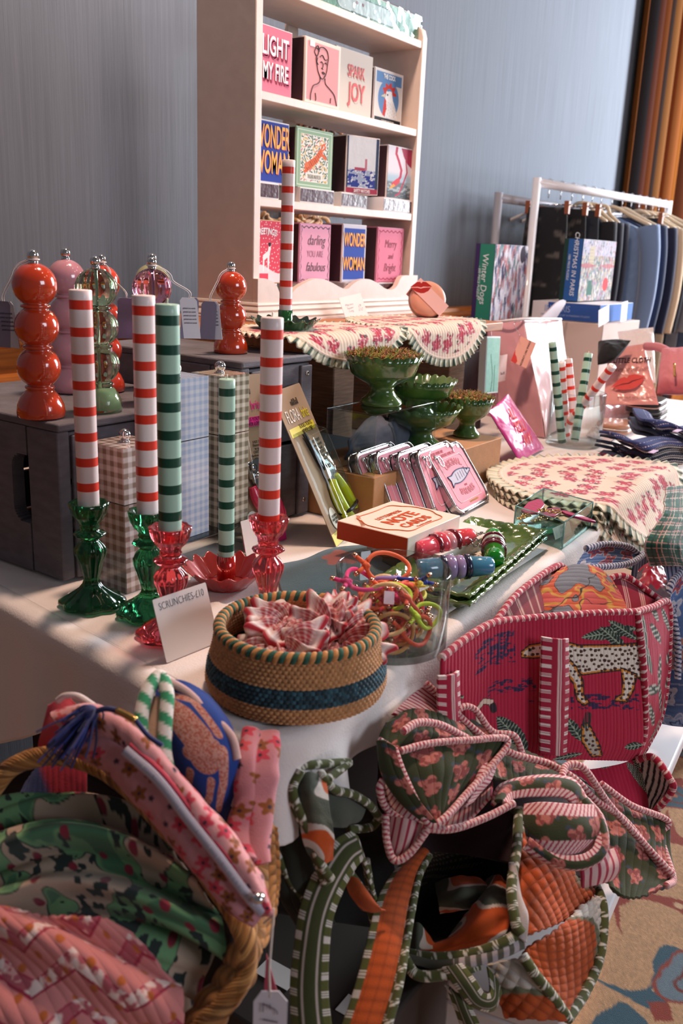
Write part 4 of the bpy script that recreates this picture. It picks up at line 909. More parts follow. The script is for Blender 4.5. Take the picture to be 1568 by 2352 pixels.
# ================================================================ SARDINE POUCHES
M_silver=mat('silver_vinyl','b9b2b2',.2,.95,bump=.3,bscale=60)
M_pinkv=mat('pink_vinyl','e58f9d',.65,spec=.15)
def pouch(label,BL,BR,TL,front=True):
    t,w,h=fthing('fish_pouch',label,'pouch',BL,BR,TL,'pink and silver fish pouches leaning in a row')
    g=G(); g.prism(rrect(w,h,.022,8),-.002,.014); g.build('pouch_body',M_silver,t,bevel=.003)
    for y in (-.003,.0155):
        p=np.array([(a,y,b) for a,b in rrect(w,h,.022,10)]); g=G(); g.tube(cr(p,120,True),.0022,8,True); g.build('silver_piping',M_silver,t)
    g=G(); g.prism([(a+.006,b+.006) for a,b in rrect(w-.012,h-.012,.018,8)],-.0032,-.001); g.build('pink_panel',M_pinkv,t,smooth=False)
    y=-.0036
    g=G(); p=cr(np.array([(a+w*.14,y,b+h*.14) for a,b in rrect(w*.72,h*.68,.012,6)]),90,True); g.tube(p,.0006,5,True); g.build('stitched_border',pt('f3dada'),t)
    # ring pull
    g=G(); c0=np.array([w*.16,-.008,h*.80]); g.tube([c0+np.array([.007*math.cos(a)+.010*math.sin(0),-.001,.011*math.sin(a)]) for a in np.linspace(0,2*PI,30,endpoint=False)],.0014,8,True); g.sphere((w*.11,-.007,h*.88),.005,12,sc=(1,.6,1)); g.build('ring_pull',M_chrome,t)
    if front:
        rd='b23044'
        TT('IN PURE OLIVE OIL',t,w*.52,h*.87,.0085,rd,y=y,sx=.85,bold=.0002); TT('ORIGINAL',t,w*.50,h*.735,.019,rd,y=y,arc=.10,sx=.85,bold=.0006); TT('SARDINES',t,w*.53,h*.26,.017,rd,y=y,arc=-.12,sx=.85,bold=.0006)
        TT('MEDITERRANEO',t,w*.55,h*.10,.006,'cf9a3a',y=y,sx=.9); TT('★★★'.replace('★','*'),t,w*.55,h*.34,.010,rd,y=y)
        g=G(); xs=np.linspace(0,1,26); up=.0115*np.sin(PI*xs**.85)+.0015
        fx=lambda q:(w*.18+q*w*.68); fz=lambda q:h*.51+(q-.5)*.008
        pts=[(fx(q)+.002,fz(q)+u) for q,u in zip(xs[4:],up[4:])]+[(fx(q),fz(q)-u*.9) for q,u in zip(xs[4:][::-1],up[4:][::-1])]
        pts+= [(fx(.02),fz(0)-.013),(fx(.06),fz(.05)),(fx(0.0),fz(0)+.010)]
        n=len(pts); g.add([(a,y-.0003,b) for a,b in pts],[tuple(range(n))]); g.build('fish_motif',mat('fish_fill','c9c4d2',.9,spec=.05),t,smooth=False)
        g=G(); g.tube(np.array([(a,y-.0006,b) for a,b in pts]),.0010,5,True); g.tube([(fx(.80),y-.0006,fz(.8)+.011),(fx(.78),y-.0006,fz(.8)),(fx(.80),y-.0006,fz(.8)-.008)],.0006,5); g.sphere((fx(.88),y-.0004,fz(.88)+.003),.0018,8); g.build('fish_outline',pt('2a3560'),t)
        g=G()
        for q in (.35,.47,.58,.68): g.tube([(fx(q),y-.0005,fz(q)+.008),(fx(q)-.002,y-.0005,fz(q)-.006)],.0005,4)
        g.build('fish_scales',pt('8a86a0'),t)
        g=G(); g.box(w*.86,w*.93,y-.0004,y,h*.90,h*.97); g.build('price_sticker',pt('f2ecee'),t,smooth=False)
    return t
B0=np.array([1.455,.737,.7545]); BRv=np.array([.150,.012,0]); TLv=np.array([-.006,.078,.106])
pouch('front pink pouch of the row with embroidered fish facing out',B0,B0+BRv,B0+TLv)
for k,(dx,dy,dz,l) in enumerate(((-.045,.022,0,'second fish pouch of the row, right behind the front one'),(-.085,.040,.0,'third fish pouch in the leaning row'),(-.125,.060,.004,'fourth fish pouch in the leaning row'),(-.150,.085,.004,'rearmost fish pouch at the left end of the leaning row'))):
    q=B0+np.array([dx,dy,dz]); pouch(l,q,q+BRv,q+TLv*np.array([1,.7,1.08]),front=(k in(0,3)))
BL=at(1093,1112,z=.752); BR=at(1138,1076,z=.752); TL=at(1073,1068,d=np.dot(RC[2],BL-EYE)-.005)
card('white handwritten price card behind the fish pouches',BL,BR,TL,[('One table\n8 each',.5,.6,.011,dict(shear=.3,bold=-.0003))],col='dcd6de')
# ================================================================ NOTE CARDS
def rotbox(name,label,cat,P0,P1,P2,z0,z1,m,bev=.001,cols=None):
    """P0 near corner, P1 along x', P2 along y' (top plane xy)"""
    P0=np.array(P0[:2]);P1=np.array(P1[:2]);P2=np.array(P2[:2]); ang=math.atan2(*(P1-P0)[::-1]); t=thing(name,label,cat,(P0[0],P0[1],z0),ang)
    w=np.linalg.norm(P1-P0); d=np.linalg.norm(P2-P0); g=G(); g.box(0,w,0,d,0,z1-z0); g.build('box_body',m,t,bevel=bev,smooth=False); return t,w,d
a=(1.092,.632);b=(1.250,.631);c=(1.117,.757)
t,w,d=rotbox('note_card_box','cream and orange boxed note cards lying on a second box','box',a,b,c,.7915,.821,pt('e9dccb',.45))
g=G(); g.box(-.0007,.0,.001,d-.001,.001,.0285); g.build('orange_side',pt('cf4a22',.45),t,smooth=False)
h=.0300
def topt(s,x,y,size,col,**k): return text(s,size,(x,y,h),(0,-1,0),(1,0,0),pt(col),t,'lettering',**k)
topt('THANK YOU',w*.80,d*.56,.008,'d07a52',space=1.3) if 0 else text('THANK YOU',.0085,(w*.22-.012,d*.78,h),(.72,.69,0),(-.69,.72,0),pt('d07a52'),t,'lettering',space=1.2)
xd=(.72,.69,0); yd=(-.69,.72,0)
xd=(0,-1,0); 
for s,u,v,size,k in (('LETTERPRESS',.66,.50,.0125,dict(sx=.95)),('NOTE',.48,.50,.031,dict(bold=.0008,sx=1.0)),('CARDS',.27,.50,.023,dict(bold=.0006,sx=1.05)),('12 cards & envelopes',.155,.5,.005,{})):
    text(s,size,(w*.5+(.5-u)*0+ (0),0,h),(1,0,0),(0,1,0),pt('cc5026'),t,'lettering',**k).location=(0,d*u,0)
g=G(); n=160; q=np.arange(n)/n*2*PI; ex=np.sign(np.cos(q))*np.abs(np.cos(q))**.6; ey=np.sign(np.sin(q))*np.abs(np.sin(q))**.6
wob=1+.05*np.cos(q*6); g.tube(np.stack([w*.5+ex*w*.42*wob,d*.5+ey*d*.40*wob,q*0+h],1),.0009,5,True); g.build('scalloped_frame',pt('d56a3c'),t)
a=(1.135,.600);b=(1.31,.590);c=(1.150,.735)
t,w,d=rotbox('note_card_box','white box with dark script under the orange note card box','box',a,b,c,.7665,.7905,pt('e8e2dc',.4))
text('Stephanie',.02,(w*.62,.014,.0244),(1,0,0),(0,1,0),pt('26221f'),t,'lettering',shear=.3)
a=(1.105,.625);b=(1.30,.60);c=(1.125,.74)
rotbox('note_card_box','dark green box at the bottom of the note card pile','box',a,b,c,.7515,.7655,pt('14302a',.5))
# ================================================================ GREEN TRAYS
A=np.array([1.0255,.4925]); B=np.array([1.385,.535]); 
ux=_n(B-A); uy=np.array([-ux[1],ux[0]]); TW=.362; TD=.135; tang=math.atan2(ux[1],ux[0])
GR2=mat('olive_glaze','6f8a48',.14,noise=.35,nscale=20,c2='3d5726',coat=.7,bump=.2,bscale=30)
def gtray(label,off,z):
    t=thing('serving_tray',label,'tray',(A[0]+off[0],A[1]+off[1],z),tang)
    nu,nv=150,70; u=np.linspace(0,1,nu); v=np.linspace(0,1,nv); U,V=np.meshgrid(u,v,indexing='ij')
    eu=np.minimum(U,1-U)*TW; ev=np.minimum(V,1-V)*TD; e=np.minimum(eu,ev)
    Z=.004+.017*ss(.030,.002,e)-.001*ss(.006,0,e)
    rim=(e<.012); s=U*TW*(ev<eu)+V*TD*(ev>=eu); 
    Z=Z+.0013*np.abs(np.sin(s*PI/.018))*ss(.010,0,e)+.0012*np.sin(s*2*PI/.03)*np.sin(e*260)*ss(.03,.02,e)
    P=np.stack([U*TW,V*TD,Z],2); g=G(); g.grid(P); g.build('glazed_dish',GR2,t,solid=.0045); 
    g=G(); g.box(.035,TW-.035,.03,TD-.03,0,.003); g.build('foot_base',GR2,t,smooth=False); return t
gtray('lower olive green glazed tray under the corkscrew tray',(.0,-.0),.752); gtray('upper olive green glazed tray holding the corkscrews',(.003,.003),.762)
def loc(u,v,z): p=A+ux*u+uy*v; return np.array([p[0],p[1],z])
p0=loc(.20,.035,.770); t=thing('price_card','handwritten price card lying in the green tray','sign',p0,tang+.25); g=G(); g.box(0,.075,0,.055,0,.0006); g.build('paper_card',pt('eadccd',.7),t,smooth=False); text('8 wine\nA.W.',.016,(.036,.028,.0008),(1,0,0),(0,1,0),pt('6a6060'),t,'lettering',shear=.3,bold=-.0004)
def corkscrew(label,P,Q,cols,worm,r=.0165):
    """wooden handle of beads from P to Q, worm direction"""
    t=thing('corkscrew',label,'corkscrew',((P+Q)/2)); ax=Vector([float(q) for q in _n(Q-P)]); Ln=float(np.linalg.norm(Q-P)); M=Vector((0,0,1)).rotation_difference(ax).to_matrix().to_4x4()@Matrix.Translation((0,0,-Ln/2))
    secs=[('end_cone',0,.30,[(0,.82),(.02,.86),(.29,1.0),(.30,.9)]),('ring_bead',.30,.36,[(0,.8),(.01,1.15),(.05,1.15),(.06,.8)]),('round_bead',.36,.50,[(0,.85),(.02,1.08),(.07,1.2),(.12,1.08),(.14,.85)]),('round_bead',.50,.62,[(0,.8),(.02,1.05),(.06,1.12),(.10,1.05),(.12,.8)]),('ring_bead',.62,.69,[(0,.8),(.01,1.15),(.06,1.15),(.07,.8)]),('end_cone',.69,1,[(0,.8),(.01,.98),(.28,.82),(.31,.76)])]
    for (nm,a,b,pr),c in zip(secs,cols):
        g=G(); g.lathe([((a+z)*Ln,rr*r) for z,rr in pr],32); g.xf(M); g.build(nm,mat('lacq_'+c,c,.18,coat=1),t)
    w=np.array(worm,float); w=_n(w); s1=_n(np.cross(w,[0,0,1])); s2=np.cross(w,s1); off=_n(Q-P)*0
    q=np.linspace(0,1,90); pts=off+np.outer(.006+q*.006,w)*0+np.array([w*(.014+.050*k)+ (s1*math.cos(k*28)+s2*math.sin(k*28))*.0032*min(1,k*5) for k in q])
    g=G(); g.tube(pts,.0012,7); g.tube([w*.004,w*.022],.0032,10); g.build('steel_worm',M_chrome,t); return t
corkscrew('corkscrew with coral and pink bead handle in the green tray',loc(.105,.128,.795),loc(.222,.085,.796),['e0485a','7a1424','e0485a','e79aa2','7a1424','ec4b55'],[.8,-.5,0])
corkscrew('corkscrew with blue and lilac bead handle, nearest the bowl of hair ties',loc(.022,.088,.800),loc(.095,.006,.800),['4f7f9c','1c2140','9b86b4','a48fbc','1c2140','4a90b4'],[.75,.5,-.05],r=.0155)
corkscrew('corkscrew with bright green and maroon bead handle in the tray',loc(.150,.020,.789),loc(.262,.062,.792),['128a1e','5a1020','5a1020','a9bdb0','5a1020','1f9a30'],[-.35,.9,0],r=.0165)
# ================================================================ TEAL CLOTH
sheet('teal_pouch',[[(640,1298,None,.756),(700,1285,None,.758),(760,1262,None,.758),(850,1250,None,.756)],[(640,1325,None,.762),(720,1310,None,.770),(800,1290,None,.768),(900,1275,None,.762)],[(650,1365,None,.760),(740,1350,None,.766),(830,1330,None,.764),(940,1300,None,.758)],[(680,1395,None,.755),(780,1380,None,.755),(860,1360,None,.755),(950,1330,None,.754)]],lambda U,V:mixc(flat(L('274f5a'),U.shape),ss(.006,0,np.hypot(U-.055,V-.12)-.033-.006*np.sin(np.arctan2(V-.12,U-.055)*5)),L('93361f')),None,130,180,wr=.0012,ws=20,m=cloth('velvet',.9,sheen=.5,bump=.6),solid=.003)
tag(bpy.data.objects['teal_pouch'],'teal velvet pouch with rust tufted patch behind the clear bowl','pouch')
# ================================================================ CLEAR BOWL OF HAIR TIES
bx,by=.898,.5375
t=thing('clear_bowl','clear cylindrical bowl full of knotted coloured hair ties','bowl',(bx,by,.752))
R=.0705; g=G(); g.lathe([(0,R*.97),(.002,R),(.0975,R),(.099,R-.0012),(.0975,R-.0024),(.010,R-.0026),(.007,R-.006),(.0068,.0005)],96); g.build('glass_wall',tglass('clear_glass','fbfdfd','b4c6c6'),t)
g=G(); g.hull8([(R*1.004*math.cos(a),R*1.004*math.sin(a),z) for a,z in ((3.55,.078),(3.72,.078),(3.72,.078),(3.55,.078))]+[(R*1.004*math.cos(a),R*1.004*math.sin(a),z) for a,z in ((3.55,.094),(3.72,.094),(3.72,.094),(3.55,.094))]); g.build('price_sticker',pt('eadbe0'),t,smooth=False)
HC=dict(orange='ee6a3c',tan='c99a5c',pink='f0468c',lime='c4e23a',green='5cc06a',cream='e2b981',blue='20359a',coral='e2583c',lilac='a58fd0',mustard='d9a03c',yellow='e6d44a',navy='1f2a60',red='c8283c')
_rr=random.Random(12)
def hair_tie(cname,c,n,r,k):
    t=thing('hair_tie',f'{cname} elastic hair tie with metal tipped ends in the clear bowl','hair tie',c,0,'knotted hair ties in the clear bowl')
    n=_n(np.array(n)); a=_n(np.cross(n,[.3,.2,1])); b=np.cross(n,a); q=np.linspace(.25,2*PI-.25,44)
    e=_rr.uniform(.62,1); ph=_rr.random()*6
    pts=np.array([a*r*math.cos(x)+b*r*e*math.sin(x)+n*.004*math.sin(2*x+ph) for x in q])
    g=G(); g.tube(pts,.0027,9,c=L(HC[cname])); kn=pts[0]*.5+pts[-1]*.5; d=_n(kn)
    kp=[pts[0],kn+d*.004+n*.003,kn-b*.002-n*.003+d*.002,kn+d*.006+b*.004]; g.tube(cr(np.array(kp),16),.0032,8,c=L(HC[cname])); kp=[pts[-1],kn+d*.004-n*.003,kn+b*.002+n*.003,kn+d*.007-b*.005]; g.tube(cr(np.array(kp),16),.0032,8,c=L(HC[cname]))
    e1=kn+d*.006+b*.004; e2=kn+d*.007-b*.005; f1=_n(d+b*.8); f2=_n(d-b*.8)
    g.tube([e1,e1+f1*.010],.0027,8,c=L(HC[cname])); g.tube([e2,e2+f2*.010],.0027,8,c=L(HC[cname])); ec=g.build('elastic_cord',cloth('elastic',.75,bump=.2),t)
    for e_,f_ in ((e1,f1),(e2,f2)): g=G(); g.tube([e_+f_*.009,e_+f_*.0145],.0029,10); g.build('metal_tip',mat('rose_metal','d9a68c',.2,1),ec)
    return t
names=list(HC); cnt=0
for k in range(64):
    r=_rr.uniform(.017,.025); ang=_rr.random()*6.28; d=(R-.017-r)*math.sqrt(_rr.random()); lay=(k%46)/46; z=.752+.014+lay*.062+_rr.uniform(-.004,.004)
    up=_rr.uniform(.3,1.1) if lay>.3 else 1
    nn=[math.cos(ang)*.8+_rr.uniform(-.3,.3),math.sin(ang)*.8+_rr.uniform(-.3,.3),up]
    z=max(z,.752+.012+r*math.sqrt(max(0,1-(up/np.linalg.norm(nn))**2))); z=min(z,.752+.088)
    hair_tie(names[(k*5+k//3)%13],(bx+d*math.cos(ang),by+d*math.sin(ang),z),nn,r,k)
for c,px,z,r,nn in (('orange',(890,1302),.845,.0275,(-.5,-.65,.6)),('pink',(838,1335),.836,.024,(.1,-.3,1)),('cream',(880,1420),.812,.030,(-.7,-.5,.4)),('coral',(972,1455),.785,.022,(-.3,-.9,.3)),('lime',(1000,1420),.800,.020,(-.2,-.9,.3)),('tan',(905,1460),.785,.024,(-.7,-.6,.2))):
    p=at(px[0],px[1],z=z); dv=p[:2]-np.array([bx,by]); m_=R-.005-r*.75; 
    if np.linalg.norm(dv)>m_: dv=dv/np.linalg.norm(dv)*m_
    hair_tie(c,(bx+dv[0],by+dv[1],z),nn,r,0)
# ================================================================ WOVEN BASKET WITH SCRUNCHIES
kx,ky=.7354,.5582
t=thing('woven_basket','round woven basket with teal band holding gingham scrunchies','basket',(kx,ky,.752))
NT=900; nr=110; th=np.linspace(0,2*PI,NT,endpoint=False)
zz=np.linspace(.002,.068,nr); TH,ZZ=np.meshgrid(th,zz,indexing='ij')
rad=np.interp(ZZ,[0,.012,.03,.05,.068],[.0945,.0985,.0965,.091,.088])
row=ZZ/.0042; col=TH*96/(2*PI)
rel=np.abs(np.sin(PI*row))*.0016+np.abs(np.sin(PI*(col+(np.floor(row)%2)*.5)))*.0016
P=np.stack([(rad+rel)*np.cos(TH),(rad+rel)*np.sin(TH),ZZ],2)
base=flat(L('c08a5a'),TH.shape)*(.8+.35*hsh(np.floor(col),np.floor(row))[...,None])
tl=flat(L('27454f'),TH.shape)*(.7+.9*(hsh(np.floor(col*1),np.floor(row),3)>.6)[...,None])
band=((ZZ>.020)&(ZZ<.040))[...,None]; C=np.where(band,tl,base)
g=G(); g.grid(P,C,closeu=True); g.build('woven_wall',cloth('straw',.85,bump=.3,bscale=900),t)
rad2=rad-.006; P2=np.stack([(rad2-rel)*np.cos(TH),(rad2-rel)*np.sin(TH),ZZ],2)
C2=np.where(((ZZ>.020)&(ZZ<.036))[...,None],tl*.9,base)
g=G(); g.grid(P2[::-1][::2,::1],C2[::-1][::2,::1],closeu=True); g.build('inner_wall',cloth('straw'),t)
g=G(); g.lathe([(.001,.0005),(.0011,.094),(.004,.094),(.0042,.0005)],64,c=L('a9774a')); g.build('basket_floor',cloth('straw'),t)
for k in range(2):
    q=np.linspace(0,2*PI,700,endpoint=False); ph=q*46+k*PI
    p=np.stack([(.0855+.0034*np.cos(ph))*np.cos(q),(.0855+.0034*np.cos(ph))*np.sin(q),.0698+.0034*np.sin(ph)],1)
    g=G(); g.tube(p,.0037,8,True,c=None,fc=(lambda a,b,k=k:(L('c98a50') if k==0 else L('2b5a48'))*np.ones(a.shape+(3,)))); g.build('plaited_rim',cloth('straw'),t)
# scrunchies
def scrunch(label,c,tiltn,R0=.026,seed=0,r1=.014):
    t=thing('scrunchie',label,'scrunchie',c,0,'red gingham scrunchies in the woven basket')
    n=_n(np.array(tiltn,float)); a=_n(np.cross(n,[.3,.1,1])); b=np.cross(n,a)
    NU,NV=300,44; U,V=np.meshgrid(np.linspace(0,2*PI,NU,endpoint=False),np.linspace(0,2*PI,NV,endpoint=False),indexing='ij')
    rr=r1*(1+.28*np.sin(U*11+seed+1.5*np.sin(V))+.14*np.sin(U*23+V*2+seed)+.5*np.exp(-((V-.35)/.28)**2)*1.3*(1+.35*np.sin(U*17+seed)))
    cu=np.cos(U)[...,None]*a+np.sin(U)[...,None]*b; cen=cu*R0*(1+.08*np.sin(3*U+seed))[...,None]
    P=cen+cu*(rr*np.cos(V))[...,None]+n*(rr*np.sin(V)+.003*np.sin(U*9))[...,None]
    x=U*R0*3.0; y=V*r1; per=.0038
    k=((x/per)%1<.5)*1.+((y/per)%1<.5)*1.; C=flat(L('ecdcd8'),U.shape); C=mixc(C,k*.62,L('b3202c'))
    fr=np.exp(-((V-.35)/.45)**4); C=mixc(C,fr,L('f0e6e2')); C=mixc(C,(np.abs(V-.35)<.10).astype(float),L('c02a38'))
    g=G(); g.grid(P,C,closeu=True,closev=True); g.build('gathered_fabric',cloth('gingham_cloth',.85),t); return t
scrunch('red and white gingham scrunchie at the front right of the basket',(kx+.028,ky-.030,.800),(-.35,-.35,.9),.033,0,.018)
scrunch('red and white gingham scrunchie at the back of the basket pile',(kx+.015,ky+.022,.798),(.2,-.3,1),.030,2,.017)
scrunch('red and white gingham scrunchie at the left of the basket pile',(kx-.022,ky+.004,.798),(-.3,.2,1),.028,4,.017)
scrunch('small red and white gingham scrunchie leaning on the basket rim',(kx+.056,ky-.010,.812),(-.6,.3,.6),.016,7,.011)
scrunch('gingham scrunchie low in the basket under the others',(kx-.004,ky-.006,.776),(.1,.1,1),.034,9,.016)
sheet('scrunchie_cuff',[[(665,1430,None,.815),(700,1425,None,.822),(760,1415,None,.82)],[(655,1470,None,.805),(700,1470,None,.812),(750,1470,None,.81)],[(650,1505,None,.790),(690,1515,None,.79),(720,1530,None,.79)]],lambda U,V:mixc(flat(L('eadfda'),U.shape),((U<.0015)|(V<.0015)|(np.abs(np.sin(V*900))<.05)).astype(float),L('c02a38')),None,60,60,wr=.0015,ws=60); 
o=bpy.data.objects['scrunchie_cuff']; o.name='scrunchie'; tag(o,'flattened white ruffled scrunchie edge at the left of the basket','scrunchie')
# ================================================================ CLEAR BOX OF KEY RINGS
q=[np.array(v) for v in((1.401,.514),(1.560,.524),(1.592,.633),(1.437,.619))]
t=thing('clear_box','clear open box of leather key fobs beside the placemats','box',(1.401,.514,.752))
m=tglass('box_glass','e4f2f0','7fa8a4')
for i in range(4):
    a=q[i];b=q[(i+1)%4]; d_=_n(b-a); nn=np.array([-d_[1],d_[0]])*.0025; z0,z1_=.0,.048
    g=G(); g.hull8([(v[0],v[1],.752+z0) for v in(a,b,b+nn,a+nn)]+[(v[0],v[1],.752+z1_) for v in(a,b,b+nn,a+nn)]); g.build('side_wall',m,t,world=True,smooth=False)
g=G(); g.hull8([(v[0],v[1],.7522) for v in q]+[(v[0],v[1],.7545) for v in q]); g.build('base_plate',m,t,world=True,smooth=False)
g=G()
for i in range(4): g.tube([np.r_[q[i],.753],np.r_[q[i],.800]],.0011,6); g.tube([np.r_[q[i],.8003],np.r_[q[(i+1)%4],.8003]],.0009,6)
g.build('tinted_edge',mat('edge_glass','7fb0ae',.1,trans=.3),t,world=True)
def fob(label,px,z,col,ln,wd,ang,tilt=.25,gold=True):
    p=at(px[0],px[1],z=z); t=thing('key_fob',label,'key ring',p,ang); g=G()
    o=[(x*ln,y*wd) for x,y in ((0,-.12),(.12,-.5),(.7,-.5),(1,-.15),(1,.15),(.7,.5),(.12,.5),(0,.12))]; n=len(o)
    g.add([(a,b,a*tilt) for a,b in o]+[(a,b,a*tilt+.004) for a,b in o],[tuple(range(n))[::-1],tuple(range(n,2*n))]+[(i,(i+1)%n,n+(i+1)%n,n+i) for i in range(n)])
    g.build('leather_fob',mat('leather_'+col,col,.3,coat=.4,bump=.3,bscale=150),t,bevel=.0008,smooth=False)
    g=G(); g.tube([(-.008+.008*math.cos(a),.008*math.sin(a),.002) for a in np.linspace(0,6.28,24,endpoint=False)],.0012,7,True)
    for k in range(4): g.tube([(-.018-.006*k+.004*math.cos(a),.003*math.sin(a)*(k%2)+k*.002,.002+.003*math.sin(a)*((k+1)%2)) for a in np.linspace(0,6.28,12,endpoint=False)],.0009,6,True)
    g.build('gold_ring',mat('gold','d0a25a',.2,1),t)
fob('hot pink leather key fob lying on top in the clear box',(1212,1183),.790,'b3124c',.075,.030,.15,.10)
fob('magenta key fob standing against the side of the clear box',(1288,1178),.800,'a01552',.06,.022,-1.0,-.25)
fob('green leather key fob at the bottom of the clear box',(1215,1232),.758,'1d7a4c',.085,.030,-.35,.02)
fob('taupe leather key fob in the middle of the clear box',(1205,1205),.772,'8f6a62',.09,.022,-.05,.02)
fob('dark red key fob behind the hot pink one',(1250,1190),.780,'8a1030',.06,.028,.0,.05)
BL=at(1275,1240,z=.757); BR=at(1313,1222,z=.757); TL=at(1266,1215,d=np.dot(RC[2],BL-EYE)-.004)
card('small scalloped price tag inside the clear box',BL,BR,TL,[('Gift\nCart',.5,.6,.008,dict(shear=.3,bold=-.0003))],name='price_tag',col='eadfd8')
# ================================================================ RIGHT BACKGROUND ON TABLE
def pillow(name,label,cat,BL,BR,TR,TL,th,paint,nu=70,nv=70,m=None,wr=.002,ws=30,seed=1,group=None,pw=.5):
    u=np.linspace(0,1,nu); v=np.linspace(0,1,nv); U,V=np.meshgrid(u,v,indexing='ij'); B=[W3(p) if not isinstance(p,np.ndarray) else p for p in (BL,BR,TR,TL)]
    P=(B[0]*(1-U[...,None])+B[1]*U[...,None])*(1-V[...,None])+(B[3]*(1-U[...,None])+B[2]*U[...,None])*V[...,None]
    n=_n(np.cross(B[1]-B[0],B[3]-B[0])); 
    if n.dot(B[0]-EYE)>0: n=-n
    pr=(np.sin(PI*U)*np.sin(PI*V)).clip(0)**pw*th/2
    Um,Vm=uvm(P); D=wr*(fbm(Um*ws,Vm*ws,seed)-.5)*2*np.clip(pr/(th/2+1e-9)*3,0,1)
    C=paint(Um/Um.max(),Vm/Vm.max()) 
    g=G(); g.grid(P+n*(pr+D+.0008)[...,None],C); g.grid(P[::-1]-n*(pr[::-1]+.0008)[...,None],C[::-1])
    t=thing(name,label,cat,B[0],0,group); g.build('pouch_body' if 'pouch' in name or 'bag' in name else 'body',m or cloth(),t,world=True)
    return t,B,n
def on(t,B,n,s,u,v,size,col,**k):
    o=B[0]*(1-u)*(1-v)+B[1]*u*(1-v)+B[2]*u*v+B[3]*(1-u)*v+n*k.pop('off',.006)
    x=_n(B[1]-B[0]); y=_n(B[3]-B[0]); return text(s,size,o,x,y,pt(col),t,'lettering',world=True,**k)
def lips(t,o,x,y,s,col='b3202c'):
    x=_n(x); y=_n(y-x*y.dot(x))
    up=[(-.5,.0),(-.36,.12),(-.2,.24),(-.06,.26),(0,.19),(.06,.27),(.22,.26),(.38,.15),(.5,.06),(.3,.04),(.1,.05),(0,.0),(-.15,.03)]
    lo=[(-.46,-.02),(-.15,-.01),(0,-.04),(.12,.0),(.46,.03),(.34,-.14),(.15,-.24),(0,-.25),(-.2,-.20),(-.34,-.12)]
    g=G()
    for q in (up,lo): g.add([o+x*a*s+y*b*s for a,b in q],[tuple(range(len(q)))])
    g.build('lips_motif',mat('lips',col,.5),t,world=True,smooth=False)
M_sat=mat('satin',attr=True,rough=.28,coat=.35,bump=.15,bscale=60)
one=lambda c:(lambda u,v:flat(L(c),u.shape))
# two standing pink pouches
def upbag(label,L0,N0,R0,TL,TM,TR,cl,cr_,seed):
    t=thing('tall_pink_pouch',label,'bag',W3(N0),0)
    def face(nm,A_,B_,C_,D_,col,s):
        P=[[W3(D_)*(1-k)+W3(C_)*k for k in np.linspace(0,1,4)],[],[],[W3(A_)*(1-k)+W3(B_)*k for k in np.linspace(0,1,4)]]
        P[1]=[a*.67+b*.33+np.array([-.006,-.006,0]) for a,b in zip(P[0],P[3])]; P[2]=[a*.33+b*.67+np.array([-.006,-.008,0]) for a,b in zip(P[0],P[3])]
        A=np.array(P); A=cr(A,70); A=cr(A.transpose(1,0,2),50).transpose(1,0,2)
        U,V=uvm(A); A=A+normals(A)*((fbm(U*9,V*14,s)-.5)*.016)[...,None]
        C=flat(L(col),U.shape)
        g=G(); g.grid(A,C); return g.build(nm,M_sat,t,world=True,solid=.0015)
    face('side_panel',L0,N0,TM,TL,cl,seed); face('front_panel',N0,R0,TR,TM,cr_,seed+3)  # side tint darker, front tint paler: shade and light put into the colours
    bk=W3(L0)+W3(R0)-W3(N0); 
    g=G(); a,b,c,d,e=W3(L0),W3(R0),W3(TR),W3(TL),bk
    g.add([a,e,b,c,d],[(0,1,4),(1,2,3,4),(0,1,2)],L(cl)); g.build('back_panel',M_sat,t,world=True,smooth=False)
    return t
t=upbag('tall satin pink pouch bag standing before the puzzle boxes, nearer one',(1143,992,2.56),(1250,1006,2.44),(1312,968,2.62),(1126,738,2.60),(1200,730,2.55),(1288,730,2.72),'cd949c','eac9cc',1)
g=G(); g.tube(path([(1126,742,2.585),(1200,733,2.535),(1288,733,2.705)],20),.004,8); g.build('top_seam',mat('pearl','ece6e8',.3,coat=.5),t,world=True)
t=upbag('tall satin pink pouch bag standing behind the nearer pink one',(1118,985,2.75),(1165,990,2.68),(1215,960,2.8),(1118,745,2.80),(1150,740,2.76),(1225,735,2.9),'c58e98','e6c6ca',5)
tg,w,h=fthing('swing_tag','pink swing tag with red lips hanging on the tall pink pouch','tag',at(1172,830,d=2.44),at(1208,846,d=2.44),at(1180,765,d=2.46)); g=G(); g.box(0,w,0,.0008,0,h); g.build('paper_tag',pt('e0a090'),tg,smooth=False)
text('DONNA MAY LONDON',.0075,(w*.62,-.0006,h*.5),(0,0,-1),(1,0,0),pt('5a3a3c'),tg,'lettering'); M_,_,_=frame([0,0,0],[1,0,0],[0,0,1])
g=G(); g.prism([(0,h*.02),(w*.32,0),(w*.36,h*.1),(w*.22,h*.24),(w*.10,h*.3),(0,h*.46)],-.0006,-.0002); g.build('lips_motif',mat('lips','c9302c',.5),tg,smooth=False)
g=G(); g.tube(path([(1193,770,2.44),(1186,757,2.455),(1180,742,2.47),(1196,738,2.48)],20),.0008,5); g.build('string',M_screw,None); o=bpy.data.objects['string'] ; 
for o in list(S.collection.objects):
    if o.name.startswith('string') and o.parent is None: o.parent=tg; o.matrix_parent_inverse=tg.matrix_world.inverted() if False else Matrix.Translation(tg.location).inverted(); o.matrix_parent_inverse=(Matrix.Translation(tg.location)@tg.rotation_euler.to_matrix().to_4x4()).inverted()
